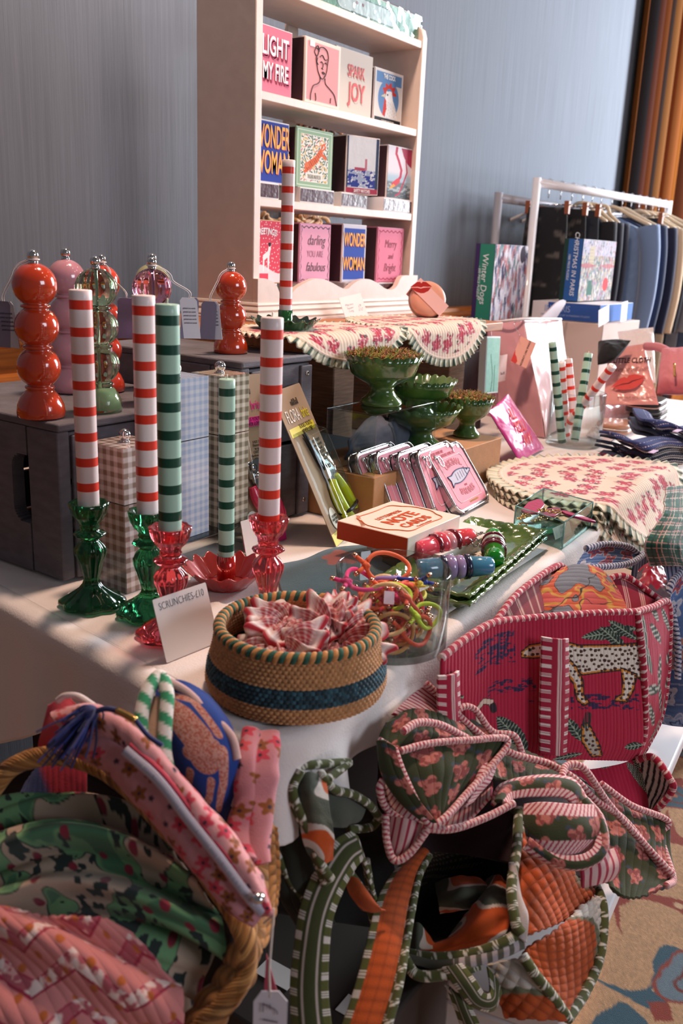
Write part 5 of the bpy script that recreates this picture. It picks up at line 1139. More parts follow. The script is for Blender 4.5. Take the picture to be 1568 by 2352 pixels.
# slim mint box + tag
BL=at(1112,905,Y=1.02); BR=at(1143,902,Y=1.02); t,w,h=fthing('slim_box','slim mint green box standing beside the placemat','box',BL,BR,at(1103,772,Y=1.03)); g=G(); g.box(0,w,0,.02,0,h); g.build('box_body',pt('dfe6e2'),t,smooth=False,bevel=.001); decal('printed_face',.003,.004,w-.006,h-.008,-.0006,lambda u,v:mixc(flat(L('9cc9b8'),u.shape)*(.9+.2*fbm(u*6,v*20,2)[...,None]),((np.abs(u-.4-.1*np.sin(v*6))<.03)&(v<.7)|(np.abs(u-.65)<.03)&(v<.5)).astype(float),L('5a8a74')),t,40)
BL=at(1143,878,Y=1.05); BR=at(1160,874,Y=1.05); card('pinkish handwritten tag beside the slim mint box',BL,BR,at(1130,820,Y=1.05),[('Tin £8',.5,.3,.01,{})],name='price_tag',cat='tag',col='dfb9ae')
plainbox('dark_box','dark box standing behind the pedestal bowls, mostly hidden','box',2.13,2.30,1.12,1.3,.7515,.97,pt('2c2022'))
# hot pink pouch
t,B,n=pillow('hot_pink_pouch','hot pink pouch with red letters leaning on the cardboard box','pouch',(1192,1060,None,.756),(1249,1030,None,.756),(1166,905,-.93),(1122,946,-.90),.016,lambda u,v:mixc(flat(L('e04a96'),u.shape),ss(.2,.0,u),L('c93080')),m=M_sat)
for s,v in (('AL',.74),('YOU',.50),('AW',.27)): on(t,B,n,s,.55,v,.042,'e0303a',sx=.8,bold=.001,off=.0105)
# red round tin with lips
jc=at(980,690,Y=1.10); t=thing('round_case','round peach zip case with paper sleeve and lips charm on the board','case',jc)
axv=_n(np.array([-.62,-.62,.35])); M=Vector((0,0,1)).rotation_difference(Vector(axv.tolist())).to_matrix().to_4x4()@Matrix.Translation((0,0,-.022))
g=G(); g.lathe([(0,.030),(.004,.040),(.012,.043),(.020,.0435)],48); g.xf(M); g.build('lower_shell',mat('peach','df9f86',.35,coat=.4),t)
g=G(); g.lathe([(.0245,.0435),(.034,.043),(.042,.039),(.045,.028),(.045,.001)],48); g.xf(M); g.build('upper_shell',mat('peach'),t)
g=G(); g.lathe([(.0203,.0425),(.0205,.0445),(.0215,.0452),(.0222,.0445),(.0235,.0452),(.0243,.0445),(.0244,.0425)],48); g.xf(M); g.build('zip',mat('zip_grey','9a8e88',.4,.5),t)
g=G(); 
for x0_,x1_ in ((-.016,.018),): g.box(x0_,x1_,-.0455,.0455,-.0015,-.0005); g.box(x0_,x1_,-.0455,.0455,.0455,.0465); g.box(x0_,x1_,-.0465,-.0455,-.0015,.0465); g.box(x0_,x1_,.0455,.0465,-.0015,.0465)
g.xf(M); g.build('paper_sleeve',pt('e6b8b2'),t,smooth=False)
lips(t,jc+axv*.030+np.array([-.045,.0,.02]),np.array([.577,-.817,0]),np.array([0,0,1.]),.05,'a8322c')
# puzzle boxes
def puzzle(label,X,Y,Z,w,h,d,face,spine,back,name='puzzle_box',stext='',ss_=.02,vertical=True,facedn=1):
    t=thing(name,label,'puzzle',(X,Y,Z)); g=G(); g.box(0,w,0,d,0,h); g.build('box_body',pt(back,.4),t,bevel=.001,smooth=False)
    decal('printed_face',.001,.001,w-.002,h-.002,-.0008,face,t,160 if w>.1 else 60)
    g=G(); g.box(-.0008,0,.0005,d*.76,.001,h-.001); g.build('printed_spine',pt(spine,.4),t,smooth=False)
    if stext: 
        for s,yy,zz,sz in stext: text(s,sz,(-.0012,yy*d,zz*h),(0,0,-1),(0,-1,0),pt('dfe6ee'),t,'lettering',shear=.15)
    return t
def f_dogs(u,v):
    x=u*1.05;y=v; c=flat(L('cfc8d4'),u.shape)
    def dog(dx,dy,r,c):
        cols=[L(q) for q in('8f8aa6','b9706e','e8e4ea','6d8a8c','4a4860','c4898c','e8e4ea','e5dfe6')]; k=(r*8).astype(int); col=np.array(cols)[np.clip(k,0,7)]
        b=np.minimum(np.hypot(dx*1.9+r*.01,dy)-.048,np.hypot((dx-.012)*1.6,dy-.05)-.022); b=np.minimum(b,np.maximum(np.abs(np.abs(dx)-.014)-.005,np.abs(dy+.05)-.03)); m=ss(.005,0,b); return c*(1-m[...,None])+col*m[...,None]
    c=scatter(x,y,.105,dog,c,3,.3); c=scatter(x+.05,y+.06,.10,dog,c,8,.3); return mixc(c,ss(.01,0,np.hypot((x-.88),(y-.88)*.8)-.085),L('4a4250'))
XW=2.65
puzzle('green spined jigsaw puzzle box with winter dogs picture',2.65,1.29,1.02,.246,.235,.066,f_dogs,'2f7f6c','3a2a5a',stext=[('Winter Dogs',.46,.55,.029),('- 500 PIECE PUZZLE -',.72,.5,.011)])
plainbox('dark_box','dark crate behind the pink pouches supporting the green puzzle box','box',2.60,2.93,1.24,1.45,.7515,1.0195,pt('2e2a30'))
def f_paris(u,v):
    x=u*1.6;y=v; c=flat(L('a49aa0'),u.shape); n=fbm(x*40,y*22,3,2)
    def bl(dx,dy,r,c):
        cols=np.array([L(q) for q in('8f8f7a','d8cdb0','b8525a','5c8a86','8a7aa0','e0dcd8','c9a878','4f6a5a')]); k=np.clip((r*8).astype(int),0,7); m=ss(.004,0,np.maximum(np.abs(dx)-.016,np.abs(dy)-.035)); return c*(1-m[...,None])+cols[k]*m[...,None]
    c=scatter(x,y,.062,bl,c,3,.35); c=mixc(c,(n>.58).astype(float)*.6,L('b4aeb0')); c=mixc(c,(n<.36).astype(float)*.6,L('5a5560'))
    c=mixc(c,((y>.74)&(n>.4)).astype(float)*.7,L('b9b4cc')); c=mixc(c,((np.abs(x-.45)<.12)&(y>.6)&(y<.9)&(np.abs(np.sin(y*60))>.3)).astype(float),L('bcae90')); c=mixc(c,((np.abs(y-.58)<.02+.02*np.sin(x*6))).astype(float)*.8,L('b05a62'))
    c=mixc(c,ss(.02,0,np.hypot((x-1.25),(y-.27)*1.2)-.13),L('cc3a40')); return mixc(c,inpoly(x,y,[(.35,.1),(.62,.1),(.6,.2),(.56,.34),(.4,.34),(.36,.2)]).astype(float),L('3f6a5c'))
puzzle('blue spined jigsaw puzzle box with busy Paris street picture, standing upright',3.0,1.144,1.083,.32,.202,.066,f_paris,'2c5a9c','1c3a34',stext=[('CHRISTMAS IN PARIS',.35,.60,.022),('1000 PIECE PUZZLE',.65,.55,.010)])
t=puzzle('blue jigsaw puzzle box lying flat under the upright Paris one',2.95,1.045,1.022,.33,.058,.235,one('5a82c4'),'2f559c','d9d4d8')
text('IN PARIS',.030,(-.0012,.62*.235,.036),(0,-1,0),(0,0,1),pt('8fa4cc'),t,'lettering',sx=.8); text('1000 PIECE PUZZLE BY A PARISIAN STUDIO',.009,(-.0012,.5*.235,.016),(0,-1,0),(0,0,1),pt('8fa4cc'),t,'lettering')
t=plainbox('cardboard_box','tall taupe cardboard box under the blue puzzle boxes','box',2.93,3.30,1.02,1.32,.7515,1.0205,mat('taupe_card','c7b5ab',.8))
for (pl,pr,ptp,l) in (((1374,752),(1398,738),(1376,712),'white price card propped in front of the flat blue puzzle box'),((1424,740),(1438,736),(1420,696),'blank white card at the right of the flat blue puzzle box')):
    card(l,at(*pl,Y=1.016),at(*pr,Y=1.014),at(*ptp,Y=1.018),[],col='eceaf0')
t=thing('card_flap','rounded grey card tab sticking up behind the pink pouch','card',at(1240,735,d=2.8)); g=G(); A_=at(1238,735,d=2.8);B_=at(1275,735,d=2.9);d_=at(1292,688,d=2.9)-at(1262,735,d=2.85)
g.prism([(0,0),(1,0),(1,.8),(.9,.95),(.7,1.0),(.5,.95),(.35,.8)],0,.002); V0=g.v[0].copy(); g.v[0]=np.array([A_+(B_-A_)*a+d_*c+np.array([0,b*2,0]) for a,b,c in V0]); g.build('card_tab',pt('cfc2c6'),t,world=True,smooth=False)
# ---- vase of candles
vx,vy=2.275,.837; t=thing('glass_vase','clear glass vase holding loose striped candles','vase',(vx,vy,.752)); R=.071
g=G(); g.lathe([(0,R*.97),(.003,R),(.137,R),(.139,R-.0015),(.137,R-.003),(.012,R-.0032),(.008,R-.008),(.0078,.0005)],72); g.build('glass_wall',tglass('clear_glass'),t)
def vc(label,b,tp,red,ln=None,z0=.762):
    Bp=at(b[0],b[1],z=z0); dv=Bp[:2]-np.array([vx,vy]); m_=R-.018
    if np.linalg.norm(dv)>m_: dv*=m_/np.linalg.norm(dv)
    Bp=np.array([vx+dv[0],vy+dv[1],z0]); dB=np.dot(RC[2],Bp-EYE); Tp=at(tp[0],tp[1],d=dB*tp[2])
    candle(label,*Bp,float(np.linalg.norm(Tp-Bp)),.0105,*( (RW,RR) if red else (GW,GR)),period=.030,band=.0095,lean=Tp-Bp)
vc('green striped candle upright at the left of the vase',(1268,1022),(1268,786,.965),False)
vc('green striped candle leaning at the back right of the vase',(1322,1020),(1351,812,1.0),False,z0=.772)
vc('red striped candle, left one of the two upright pair in the vase',(1300,1008),(1288,831,.965),True)
vc('red striped candle, right one of the two upright pair in the vase',(1322,1004),(1304,824,.985),True)
vc('red striped candle leaning far to the right out of the vase',(1288,995),(1407,840,.93),True,z0=.775)
# ---- small goods at the right
M_satp=M_sat
t,B,n=pillow('pink_cloth_bag','clear pink bag reading little cloth with red lips print','bag',(1385,930,2.62),(1512,930,2.55),(1478,790,2.66),(1398,800,2.72),.03,one('d8948c'),m=M_sat,wr=.006)
on(t,B,n,'THE LITTLE CLOTH',.48,.68,.026,'3a2226',sx=.62,bold=.0005,off=.0175); on(t,B,n,'Takes it all off!',.5,.53,.024,'6a3a40',sx=.8,shear=.4,bold=-.0005,off=.0175); on(t,B,n,'A MAKEUP REMOVER CLOTH',.62,.08,.008,'6a3a40',off=.012)
lips(t,B[0]*.5*.7+B[1]*.5*.7+B[2]*.5*.3+B[3]*.5*.3+n*.018,B[1]-B[0]+(B[3]-B[0])*.25,B[3]-B[0],.10)
pillow('white_satin_bag','white satin bag glowing in window light behind the little cloth bag','bag',(1440,880,2.85),(1505,880,2.8),(1500,752,2.9),(1418,762,2.95),.05,one('ecdfda'),m=M_sat,wr=.008)
pillow('black_cloth','crumpled black cloth draped over the clear pink bag','cloth',(1372,838,2.60),(1412,822,2.58),(1448,782,2.62),(1374,785,2.66),.05,one('121214'),wr=.012,ws=22)
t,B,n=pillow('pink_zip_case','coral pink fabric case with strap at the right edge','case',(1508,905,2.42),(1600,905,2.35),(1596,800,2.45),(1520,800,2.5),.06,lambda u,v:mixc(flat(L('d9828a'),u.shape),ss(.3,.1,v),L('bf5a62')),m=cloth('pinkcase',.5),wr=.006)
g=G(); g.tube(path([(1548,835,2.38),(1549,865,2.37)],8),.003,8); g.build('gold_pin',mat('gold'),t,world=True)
g=G(); P_=path([(1484,795,2.60),(1520,800,2.52),(1568,830,2.44),(1600,850,2.4)],30); g.tube(P_,.012,8,c=L('cf7f86')); g.build('strap',cloth(),t,world=True)
t,B,n=pillow('pink_satin_pouch','pale pink satin pouch lying behind the vase','pouch',(1380,968,None,.77),(1498,950,None,.77),(1480,905,None,.82),(1376,905,None,.84),.035,one('deb0ac'),m=M_sat,wr=.006)
t,B,n=pillow('clear_lips_pouch','clear pouch with red lips lying below the little cloth bag','pouch',(1435,950,None,.785),(1530,935,None,.785),(1500,905,None,.80),(1425,912,None,.81),.02,one('d9b29c'),m=mat('pearly',attr=True,rough=.15,coat=.8),wr=.005)
lips(t,at(1467,922,z=.815),at(1500,915,z=.815)-at(1450,925,z=.815),np.array([0,0,1.]),.07,'c8362e')
pillow('white_pouch','flat pearly white pouch behind the vase base','pouch',(1345,1000,None,.756),(1398,1018,None,.756),(1440,985,None,.762),(1375,965,None,.765),.014,one('d8cdcc'),m=mat('pearly'))
def shell(label,px,z,w,dd,hh,col,zipc='d8d0cc'):
    p=at(*px,z=z); t=thing('clutch_case',label,'case',p,.1)
    for nm,a,b in (('lower_shell',.0,.46),('upper_shell',.54,1.0)):
        g=G(); o=rrect(w,dd,dd*.4,8); n=len(o); z0,z1_=a*hh,b*hh; g.add([(x,y,z0) for x,y in o]+[(x,y,z1_) for x,y in o],[tuple(range(n))[::-1],tuple(range(n,2*n))]+[(i,(i+1)%n,n+(i+1)%n,n+i) for i in range(n)]); g.build(nm,mat('case_'+col,col,.4,coat=.3),t,bevel=.004,smooth=False)
    g=G(); g.tube([(x,y,hh*.5) for x,y in rrect(w,dd,dd*.4,8)],.002,6,True); g.build('zip',mat('zip_'+zipc,zipc,.4,.4),t); return t
shell('tan clamshell zip case behind the folded navy shorts',(1437,1003),.757,.12,.09,.028,'b88468')
shell('black zip clutch at the right edge behind the navy shorts',(1510,955),.80,.16,.10,.035,'121210','c09a8c')
shell('dark brown flat case under the black zip clutch',(1512,975),.762,.16,.10,.036,'1c1712','3a3028')
sheet('navy_pouch',[[(1385,1035,None,.757),(1440,1042,None,.758),(1475,1058,None,.757)],[(1355,1058,None,.757),(1410,1070,None,.760),(1450,1080,None,.757)],[(1325,1082,None,.757),(1385,1096,None,.757),(1425,1106,None,.757)]],lambda U,V:flat(L('1b2646'),U.shape),None,50,50,wr=.0008,solid=.005)
t=bpy.data.objects['navy_pouch']; tag(t,'flat navy pouch with shiny red capitals behind the placemats','pouch')
o0=at(1400,1062,z=.7645); xx=at(1445,1072,z=.7645)-at(1365,1052,z=.7645); yy=at(1420,1040,z=.7645)-at(1390,1070,z=.7645)
text('SWEET',.05,o0+yy*.35,xx,yy,mat('foil','d8323a',.15,.4,coat=1),t,'lettering',sx=.7,bold=.001); text('NEXT',.05,o0-yy*.45,xx,yy,mat('foil'),t,'lettering',sx=.7,bold=.001)
def crochet(label,spine,z,w,depths,seed):
    """folded denim-blue cloth with white stitched edge: several stacked wavy folds"""
    t=thing('folded_shorts',label,'shorts',at(*spine[1],z=z))
    for k in range(4):
        N=130; a=cr(np.array([at(x,y,z=z+.006) for x,y in spine]),N)+np.array([.004*k*(-1)**k,.003*k,k*.0135])
        back=np.array([.05,.085,0]); 
        rows=[]
        for s in np.linspace(0,1,30):
            q=a+back*s*(1-.1*k); q=q+np.array([0,0,1])*(.0045*np.sin(np.linspace(0,10,N)+seed)*(1-s*.6)+.003*math.sin(s*3)-.006*(1-s)**6)[:,None]; rows.append(q)
        P=np.array(rows); U,V=uvm(P); C=flat(L('2b3c78') if k==3 else L('182444'),U.shape); C=mixc(C,((np.abs(U-.010)<.0012)&((V*180)%1<.55)).astype(float),L('dfd6da')); C=mixc(C,((np.abs(U-.03)<.001)&((V*120)%1<.4)).astype(float),L('cfc8d8'))
        g=G(); g.grid(P,C); g.build('folded_layer',cloth('denim',.9,bump=.6),t,world=True,solid=.007)
        for dz in (.002,-.0035):
            g=G(); e=P[0]+np.array([0,0,dz]); e=e+np.array([0,0,1])*(.0012*np.sin(np.linspace(0,N*2.2,N)))[:,None]; g.tube(e,.0014,5,c=L('d9cdc6')); g.build('stitched_edge',cloth(),t,world=True)
    g=G(); p=at(spine[2][0],spine[2][1]-28,z=z+.05); g.box(-.02,.02,-.006,.006,0,.0015); g.v=[v+p for v in g.v]; g.build('fabric_label',pt('cbb4d4'),t,world=True,smooth=False)
    return t
crochet('folded navy shorts with white crochet edging, lower front pair',[(1425,1042),(1462,1050),(1500,1066),(1545,1058),(1600,1052)],.757,.2,0,1)
crochet('folded navy shorts with white crochet edging, upper rear pair',[(1500,985),(1520,1010),(1555,1018),(1600,1030),(1640,1030)],.79,.2,0,3)

# ================================================================ CLOTHES RACKS
M_rail=mat('white_rail','f0edf2',.3,0,coat=.4)
def rack(label,x0,x1,y,z,col='d9d6dc',yo=0,box=False,m=None):
    t=thing('clothes_rack',label,'clothes rack',(x0,y,0)); m=m or M_rail; r=.016
    for x in (x0,x1):
        g=G(); g.tube([(x,y,.02),(x,y,z+.02)],r,16); g.build('post',m,t,world=True)
        g=G(); g.tube([(x,y-.22,.02),(x,y+.10,.02)],r,12); g.build('foot',m,t,world=True)
    g=G(); g.tube([(x0,y,z),(x1,y,z)],r*1.05,16); g.build('hanging_rail',m,t,world=True); return t
RY=1.53
RA=np.array([3.455,1.53]);RB=np.array([4.81,1.417])
def rail(X): return RA[1]+(X-RA[0])/(RB[0]-RA[0])*(RB[1]-RA[1])
t=thing('clothes_rack','white clothes rack in front, carrying the row of dark garments','clothes rack',(RA[0],RA[1],0)); r=.016
for q in (RA,RB):
    g=G(); g.tube([(q[0],q[1],.02),(q[0],q[1],1.515)],r,16); g.build('post',M_rail,t,world=True)
    g=G(); g.tube([(q[0],q[1]-.22,.02),(q[0],q[1]+.16,.02)],r,12); g.build('foot',M_rail,t,world=True)
g=G(); g.tube([(RA[0],RA[1],1.497),(RB[0],RB[1],1.497)],r*1.05,16); g.build('hanging_rail',M_rail,t,world=True)
rack('grey square-railed clothes rack behind the front rack, by the wall',3.40,4.80,1.66,1.437,m=mat('grey_rail','a9a6ae',.4,.2))
RY=1.53
g=G()
def hanger_pts(w): return [(-w,0,-.075),(-w*.5,0,-.035),(-.03,0,-.006),(0,0,0),(.03,0,-.006),(w*.5,0,-.035),(w,0,-.075)]
def garment(label,X,kind,col,c2,wd,ln,z,Y=RY,hang='d9c2a6',seed=0,fluff=False,tex=None):
    t=thing('hanging_garment',label,'garment',(X,Y,z))
    # hook and hanger in the Y-Z plane
    g=G(); g.tube([(0,.0,.0-.05),(0,0,-.02),(0,.012,-.003),(0,.018,.012),(0,.0,.022),(0,-.014,.012)],.0018,6); g.build('hanger_hook',M_chrome,t)
    if kind=='skirt':
        g=G(); g.tube([(0,-wd*.52,-.075),(0,wd*.52,-.075)],.003,7); g.build('hanger_bar',M_chrome,t)
        for s in (-1,1): g=G(); g.box(-.010,.010,s*wd*.42-.010,s*wd*.42+.010,-.11,-.06); g.build('hanger_clip',mat('clip_wood','8a4a2c',.5),t,bevel=.002,smooth=False)
    else:
        g=G(); p=np.array([(0,a,-.05+c) for a,_,c in hanger_pts(wd*.46)]); g.tube(cr(p,30),.008,8); g.build('hanger_bar',pt(hang,.5),t)
    N,Mv=44,46; v=np.linspace(0,1,Mv)
    if kind=='skirt': hw=wd*.5*(.86+.30*v**.8); top=-.085; sl=0*v
    else: hw=wd*.5*(1-.06*v)
    P=np.zeros((N*2,Mv,3)); th=np.linspace(0,2*PI,N*2,endpoint=False)
    for j,vv in enumerate(v):
        zz=-.085-vv*ln; w=hw[j]
        if kind!='skirt':
            sh=min(1,vv/.10); w=w*(.55+.45*sh**.6)
        dp=.022*(1 if kind=='skirt' else min(1,.3+vv*8))
        f=1+.12*np.sin(th*5+seed)*vv+.08*np.sin(th*11+seed*2)*vv
        drop=0 if kind=='skirt' else -.045*np.abs(np.cos(th))**1.5*(1-min(1,vv*3))
        P[:,j,0]=np.sin(th)*dp*f; P[:,j,1]=np.cos(th)*w; P[:,j,2]=zz+drop+.006*np.sin(th*3+seed)*vv
    U,V=np.meshgrid(np.arange(N*2)/(N*2)*wd*2,v*ln,indexing='ij')
    C=tex(U,V) if tex else flat(L(col),U.shape)
    if fluff: C=C*(.85+.3*fbm(U*120,V*60,seed)[...,None])
    g=G(); g.grid(P,C,closeu=True); g.build('garment_body',cloth('wool' if fluff else 'cloth',.95,sheen=.6 if fluff else .15),t)
    if kind=='top':
        for s in(-1,1):
            p=[np.array([.0,s*wd*.44,-.13]),np.array([-.01,s*wd*.50,-.25]),np.array([-.012,s*wd*.52,-.42]),np.array([-.006,s*wd*.48,-.60*min(1,ln/.55)])]
            g=G(); g.tube(cr(np.array(p),24),np.linspace(.050,.034,24),14,c=L(col)); g.xf(Matrix.Diagonal((.6,1,1,1))); g.build('sleeve',cloth('wool' if fluff else 'cloth',.95),t)
    return t
def GW2(X,px,py): return 2*(rail(X)-at(px,py,X=X)[1])*(.96)
def lace(U,V): 
    c=flat(L('0e0e14'),U.shape); n=fbm(U*40,V*40,7,3); return mixc(c,ss(.60,.72,n)*.35,L('8a8078'))
def denim(U,V): c=flat(L('20242e'),U.shape); return c*(.8+.5*fbm(U*60,V*20,3)[...,None])
garment('black mottled skirt on a clip hanger, nearest on the rack',3.56,'skirt','0e0e14','',GW2(3.56,1300,600),.52,1.497,tex=lace,Y=rail(3.56))
garment('black mottled skirt second from the near end of the rack',3.66,'skirt','0e0e14','',GW2(3.66,1345,600),.55,1.497,seed=2,tex=lace,Y=rail(3.66))
garment('black trousers on a clip hanger, third along the rack',3.76,'skirt','121218','',GW2(3.76,1375,600),.58,1.497,seed=1,tex=denim,Y=rail(3.76))
garment('black jumper next to the clip-hung skirts',3.86,'top','14141c','',GW2(3.86,1390,600),.52,1.497,seed=3,Y=rail(3.86))
garment('navy black jumper fifth along the rack',3.95,'top','181a2a','',GW2(3.95,1405,600),.54,1.497,seed=4,Y=rail(3.95))
garment('dark navy jumper directly left of the light blue one',4.04,'top','1a1d30','',GW2(4.04,1418,600),.55,1.497,seed=5,Y=rail(4.04))
garment('fluffy light blue jumper in the middle of the rack',4.15,'top','7089b0','',GW2(4.15,1482,700),.60,1.497,seed=6,fluff=True,Y=rail(4.15))
garment('navy blue cardigan directly right of the light blue jumper',4.26,'top','22304e','',GW2(4.26,1498,700),.62,1.497,seed=7,Y=rail(4.26))
garment('dark jeans hanging from a clip hanger mid rack',4.36,'skirt','1b202c','',GW2(4.36,1508,700),.78,1.497,seed=8,tex=denim,Y=rail(4.36))
garment('midnight blue top beside the cream garment',4.45,'top','1c2340','',GW2(4.45,1520,700),.70,1.497,seed=9,Y=rail(4.45))
garment('long cream garment towards the far end of the rack',4.53,'top','d8bfa0','',GW2(4.53,1532,750),.98,1.497,seed=10,Y=rail(4.53))
garment('dark top with royal blue edge next to the cream garment',4.61,'top','121828','',GW2(4.61,1548,700),.62,1.497,seed=11,Y=rail(4.61))
garment('grey knitted jumper towards the far end of the rack',4.69,'top','70727c','',GW2(4.69,1566,750),.66,1.497,seed=12,fluff=True,Y=rail(4.69))
garment('washed denim jacket at the far end of the rack',4.77,'top','4a5a78','',GW2(4.77,1590,800),.80,1.497,seed=13,tex=lambda U,V:flat(L('46546c'),U.shape)*(.7+.7*fbm(U*50,V*18,5)[...,None]),Y=rail(4.77))
garment('pale grey knit at the right end of the wall rack',4.90,'top','8c8e98','',.34,.80,1.49,seed=14,fluff=True,Y=1.20)
for i,X in enumerate((3.72,3.84,3.97)):
    t=thing('coat_hanger',['white hanger nearest on the wall rack','white hanger second along the wall rack','white hanger third along the wall rack'][i],'hanger',(X,1.66,1.43)); g=G(); p=np.array([(0,a,-.03+c) for a,_,c in hanger_pts(.20)]); g.tube(cr(p,30),.007,8); g.build('hanger_bar',pt('e2dede'),t); g=G(); g.tube([(0,0,-.03),(0,.008,-.005),(0,.014,.012),(0,0,.02),(0,-.012,.012)],.0018,6); g.build('hanger_hook',M_chrome,t)
# ================================================================ SOFT BAGS
def dz(pts,d): return [(p[0],p[1],d) if len(p)==2 else p for p in pts]
def ribbon(name,left,right,paint,parent,n=160,w=24,solid=.003,bow=0,seed=1,wr=.0008,quilt=0):
    A=path(left,n);B=path(right,n); k=np.linspace(0,1,w)[:,None,None]; P=A[None]*(1-k)+B[None]*k
    N=normals(P); V_=np.array([p for p in EYE]); s=np.sign(np.sum(N*(V_-P),axis=2)).mean(); s=1 if s>=0 else -1
    P=P+N*(s*bow*np.sin(PI*k[...,0]))[...,None]
    return sheet(name,P,paint,parent,solid=solid,wr=wr,seed=seed,ws=40,quilt=quilt)
def band_paint(mid,edge,tick,wd,ew=.22,per=.012,lines=None,midtex=None):
    """strap across U (0..wd) along V"""
    def f(U,V):
        Un=U/U.max(); c=flat(L(mid),U.shape)
        if midtex: c=midtex(U,V)
        if lines:
            for a,b,col in lines: c=mixc(c,((Un>a)&(Un<b)).astype(float),L(col))
        e=(Un<ew)|(Un>1-ew); c=np.where(e[...,None],L(edge),c)
        q=(V/per)%1; tk=e&(q<.46)&(((q*6.5)%1)<.72); return mixc(c,tk.astype(float),L(tick))
    return f
def lining(c1,c2,per=.014,duty=.4,ax=1,grp=0):
    def f(U,V):
        q=((V if ax else U)/per)%1; k=(q<duty)
        if grp: k=k&(((q*grp/duty)%1)<.6)
        return mixc(flat(L(c1),U.shape),k.astype(float),L(c2))
    return f
RP=stripes_fc('a81a38','e6cfc8',.013,.42,.25,groups=3)
PP=stripes_fc('e2c0ba','a8223f',.0050,.42,1.0)
GP=stripes_fc('4d5228','d8d2c6',.017,.34,.3,groups=3)
NP=stripes_fc('c8c6d2','28345e',.0075,.42,1.0)
# ---------------- red leopard tote
t=thing('quilted_tote_bag','large red quilted tote bag with leopard print under the table edge','bag',(1.2,.36,.42))
def red_paint(U,V):
    x=1040+425*V/V.max(); y=1412+330*U/U.max()
    c=flat(L('b5123c'),U.shape)
    nv=L('351c48'); dg=L('1e2f2c')
    def scr(cx,cy,wx,wy,s):
        global _;n=fbm(x*.10,y*.22,s,3); return (np.abs(x-cx)<wx)&(np.abs(y-cy)<wy)&(n>.55)
    for a in ((1155,1478,45,28,2),(1190,1560,50,16,3),(1385,1605,75,16,4),(1250,1600,26,8,5)): c=mixc(c,scr(*a).astype(float),nv)
    for a,b in (((1146,1500),(1143,1440)),((1160,1500),(1166,1440)),((1172,1495),(1184,1442))): c=mixc(c,ss(2,0,segd(x,y,[a,b])-1.5),nv)
    c=mixc(c,(ss(4,0,segd(x,y,[(1130,1446),(1192,1440)])-5)*(fbm(x*.2,y*.3,4)>.45)),nv)
    def leaf(P,w,c):
        d=segd(x,y,P); (ax,ay),(bx,by)=P[0],P[-1]; L_=np.hypot(bx-ax,by-ay); tt=((x-ax)*(bx-ax)+(y-ay)*(by-ay))/L_**2; wd=w*np.sin(PI*np.clip(tt,0,1))**.7
        m=(d<wd); c=mixc(c,m.astype(float),dg); rib=m&(((tt*L_/8+d/14)%1)<.28); c=mixc(c,rib.astype(float),L('8fa08a')); return mixc(c,(m&(d<1.3)).astype(float),L('9aa890'))
    for P,w in (([(1335,1462),(1462,1445)],14),([(1375,1440),(1440,1495)],12),([(1395,1428),(1462,1470)],10),([(1158,1632),(1225,1722)],21),([(1030,1502),(1085,1540)],8),([(1300,1640),(1330,1690)],12),([(1425,1700),(1465,1690)],9),([(1280,1740),(1340,1722)],8)): c=leaf(P,w,c)
    orr=L('d98a2e'); cr_=L('e4d9cc')
    def blob(P,c,col=None,out=orr,k=3.0,spots=True):
        m=inpoly(x,y,P); d=segd(x,y,P,True); c=mixc(c,m.astype(float),cr_ if col is None else col)
        if spots:
            sp=[m.copy()]
            def f(dx,dy,r,cc): return mixc(cc,(ss(.8,0,np.hypot(dx,dy*1.1)-2.3-1.6*r)*m),L('4a2a20'))
            c=mixc(c,(m&(d<5)).astype(float),orr); c=scatter(x,y,11,f,c,3,.25)
        return mixc(c,ss(1.2,0,np.abs(d)-1.0),L('2a1816'))
    c=blob([(1300,1468),(1330,1478),(1400,1480),(1468,1476),(1470,1560),(1445,1545),(1422,1536),(1380,1540),(1335,1544),(1316,1530),(1300,1500)],c)
    c=blob([(1302,1498),(1322,1525),(1335,1555),(1338,1590),(1350,1608),(1336,1614),(1322,1600),(1316,1565),(1300,1535)],c)
    c=blob([(1420,1530),(1458,1545),(1448,1580),(1432,1606),(1404,1604),(1408,1596),(1420,1590),(1424,1560)],c)
    c=blob([(1250,1468),(1228,1470),(1211,1484),(1212,1496),(1235,1500),(1262,1500),(1262,1466)],c)
    c=mixc(c,ss(1,0,np.hypot(x-1229,y-1481)-3),L('1a1416'))
    for P,w,col in (([(1130,1660),(1118,1620),(1117,1592),(1130,1580),(1146,1590),(1150,1604)],4.5,'e4cdb8'),([(1150,1600),(1153,1614)],4,'2a1a2a')): c=mixc(c,ss(1.5,0,segd(x,y,P)-w-1.6),L('2a1816')); c=mixc(c,ss(1.5,0,segd(x,y,P)-w),L(col))
    c=blob([(1330,1655),(1345,1650),(1356,1670),(1372,1700),(1384,1728),(1362,1732),(1345,1710),(1330,1690)],c,L('b9b0a4'),spots=True)
    c=mixc(c,(ss(3,0,segd(x,y,[(1340,1655),(1345,1635)])-7)*(np.abs(np.sin(x*.7))>.4)),dg)
    return c
TOP=[(1012,1512,1.075),(1065,1470,1.115),(1130,1432,1.165),(1200,1422,1.21),(1290,1414,1.255),(1380,1408,1.30),(1462,1405,1.34)]
def rowat(yl,yr,dl,dr,bul):
    out=[]
    for (x,y,d) in TOP:
        k=(x-1012)/450; out.append((x+bul*(k),y+(yl*(1-k)+yr*k),d+dl*(1-k)+dr*k-.010*math.sin(PI*k)))
    return out
FR=[TOP,rowat(85,95,.01,.01,2),rowat(175,195,.02,.02,6),rowat(250,300,.03,.03,8),rowat(310,340,.035,.04,-8)]
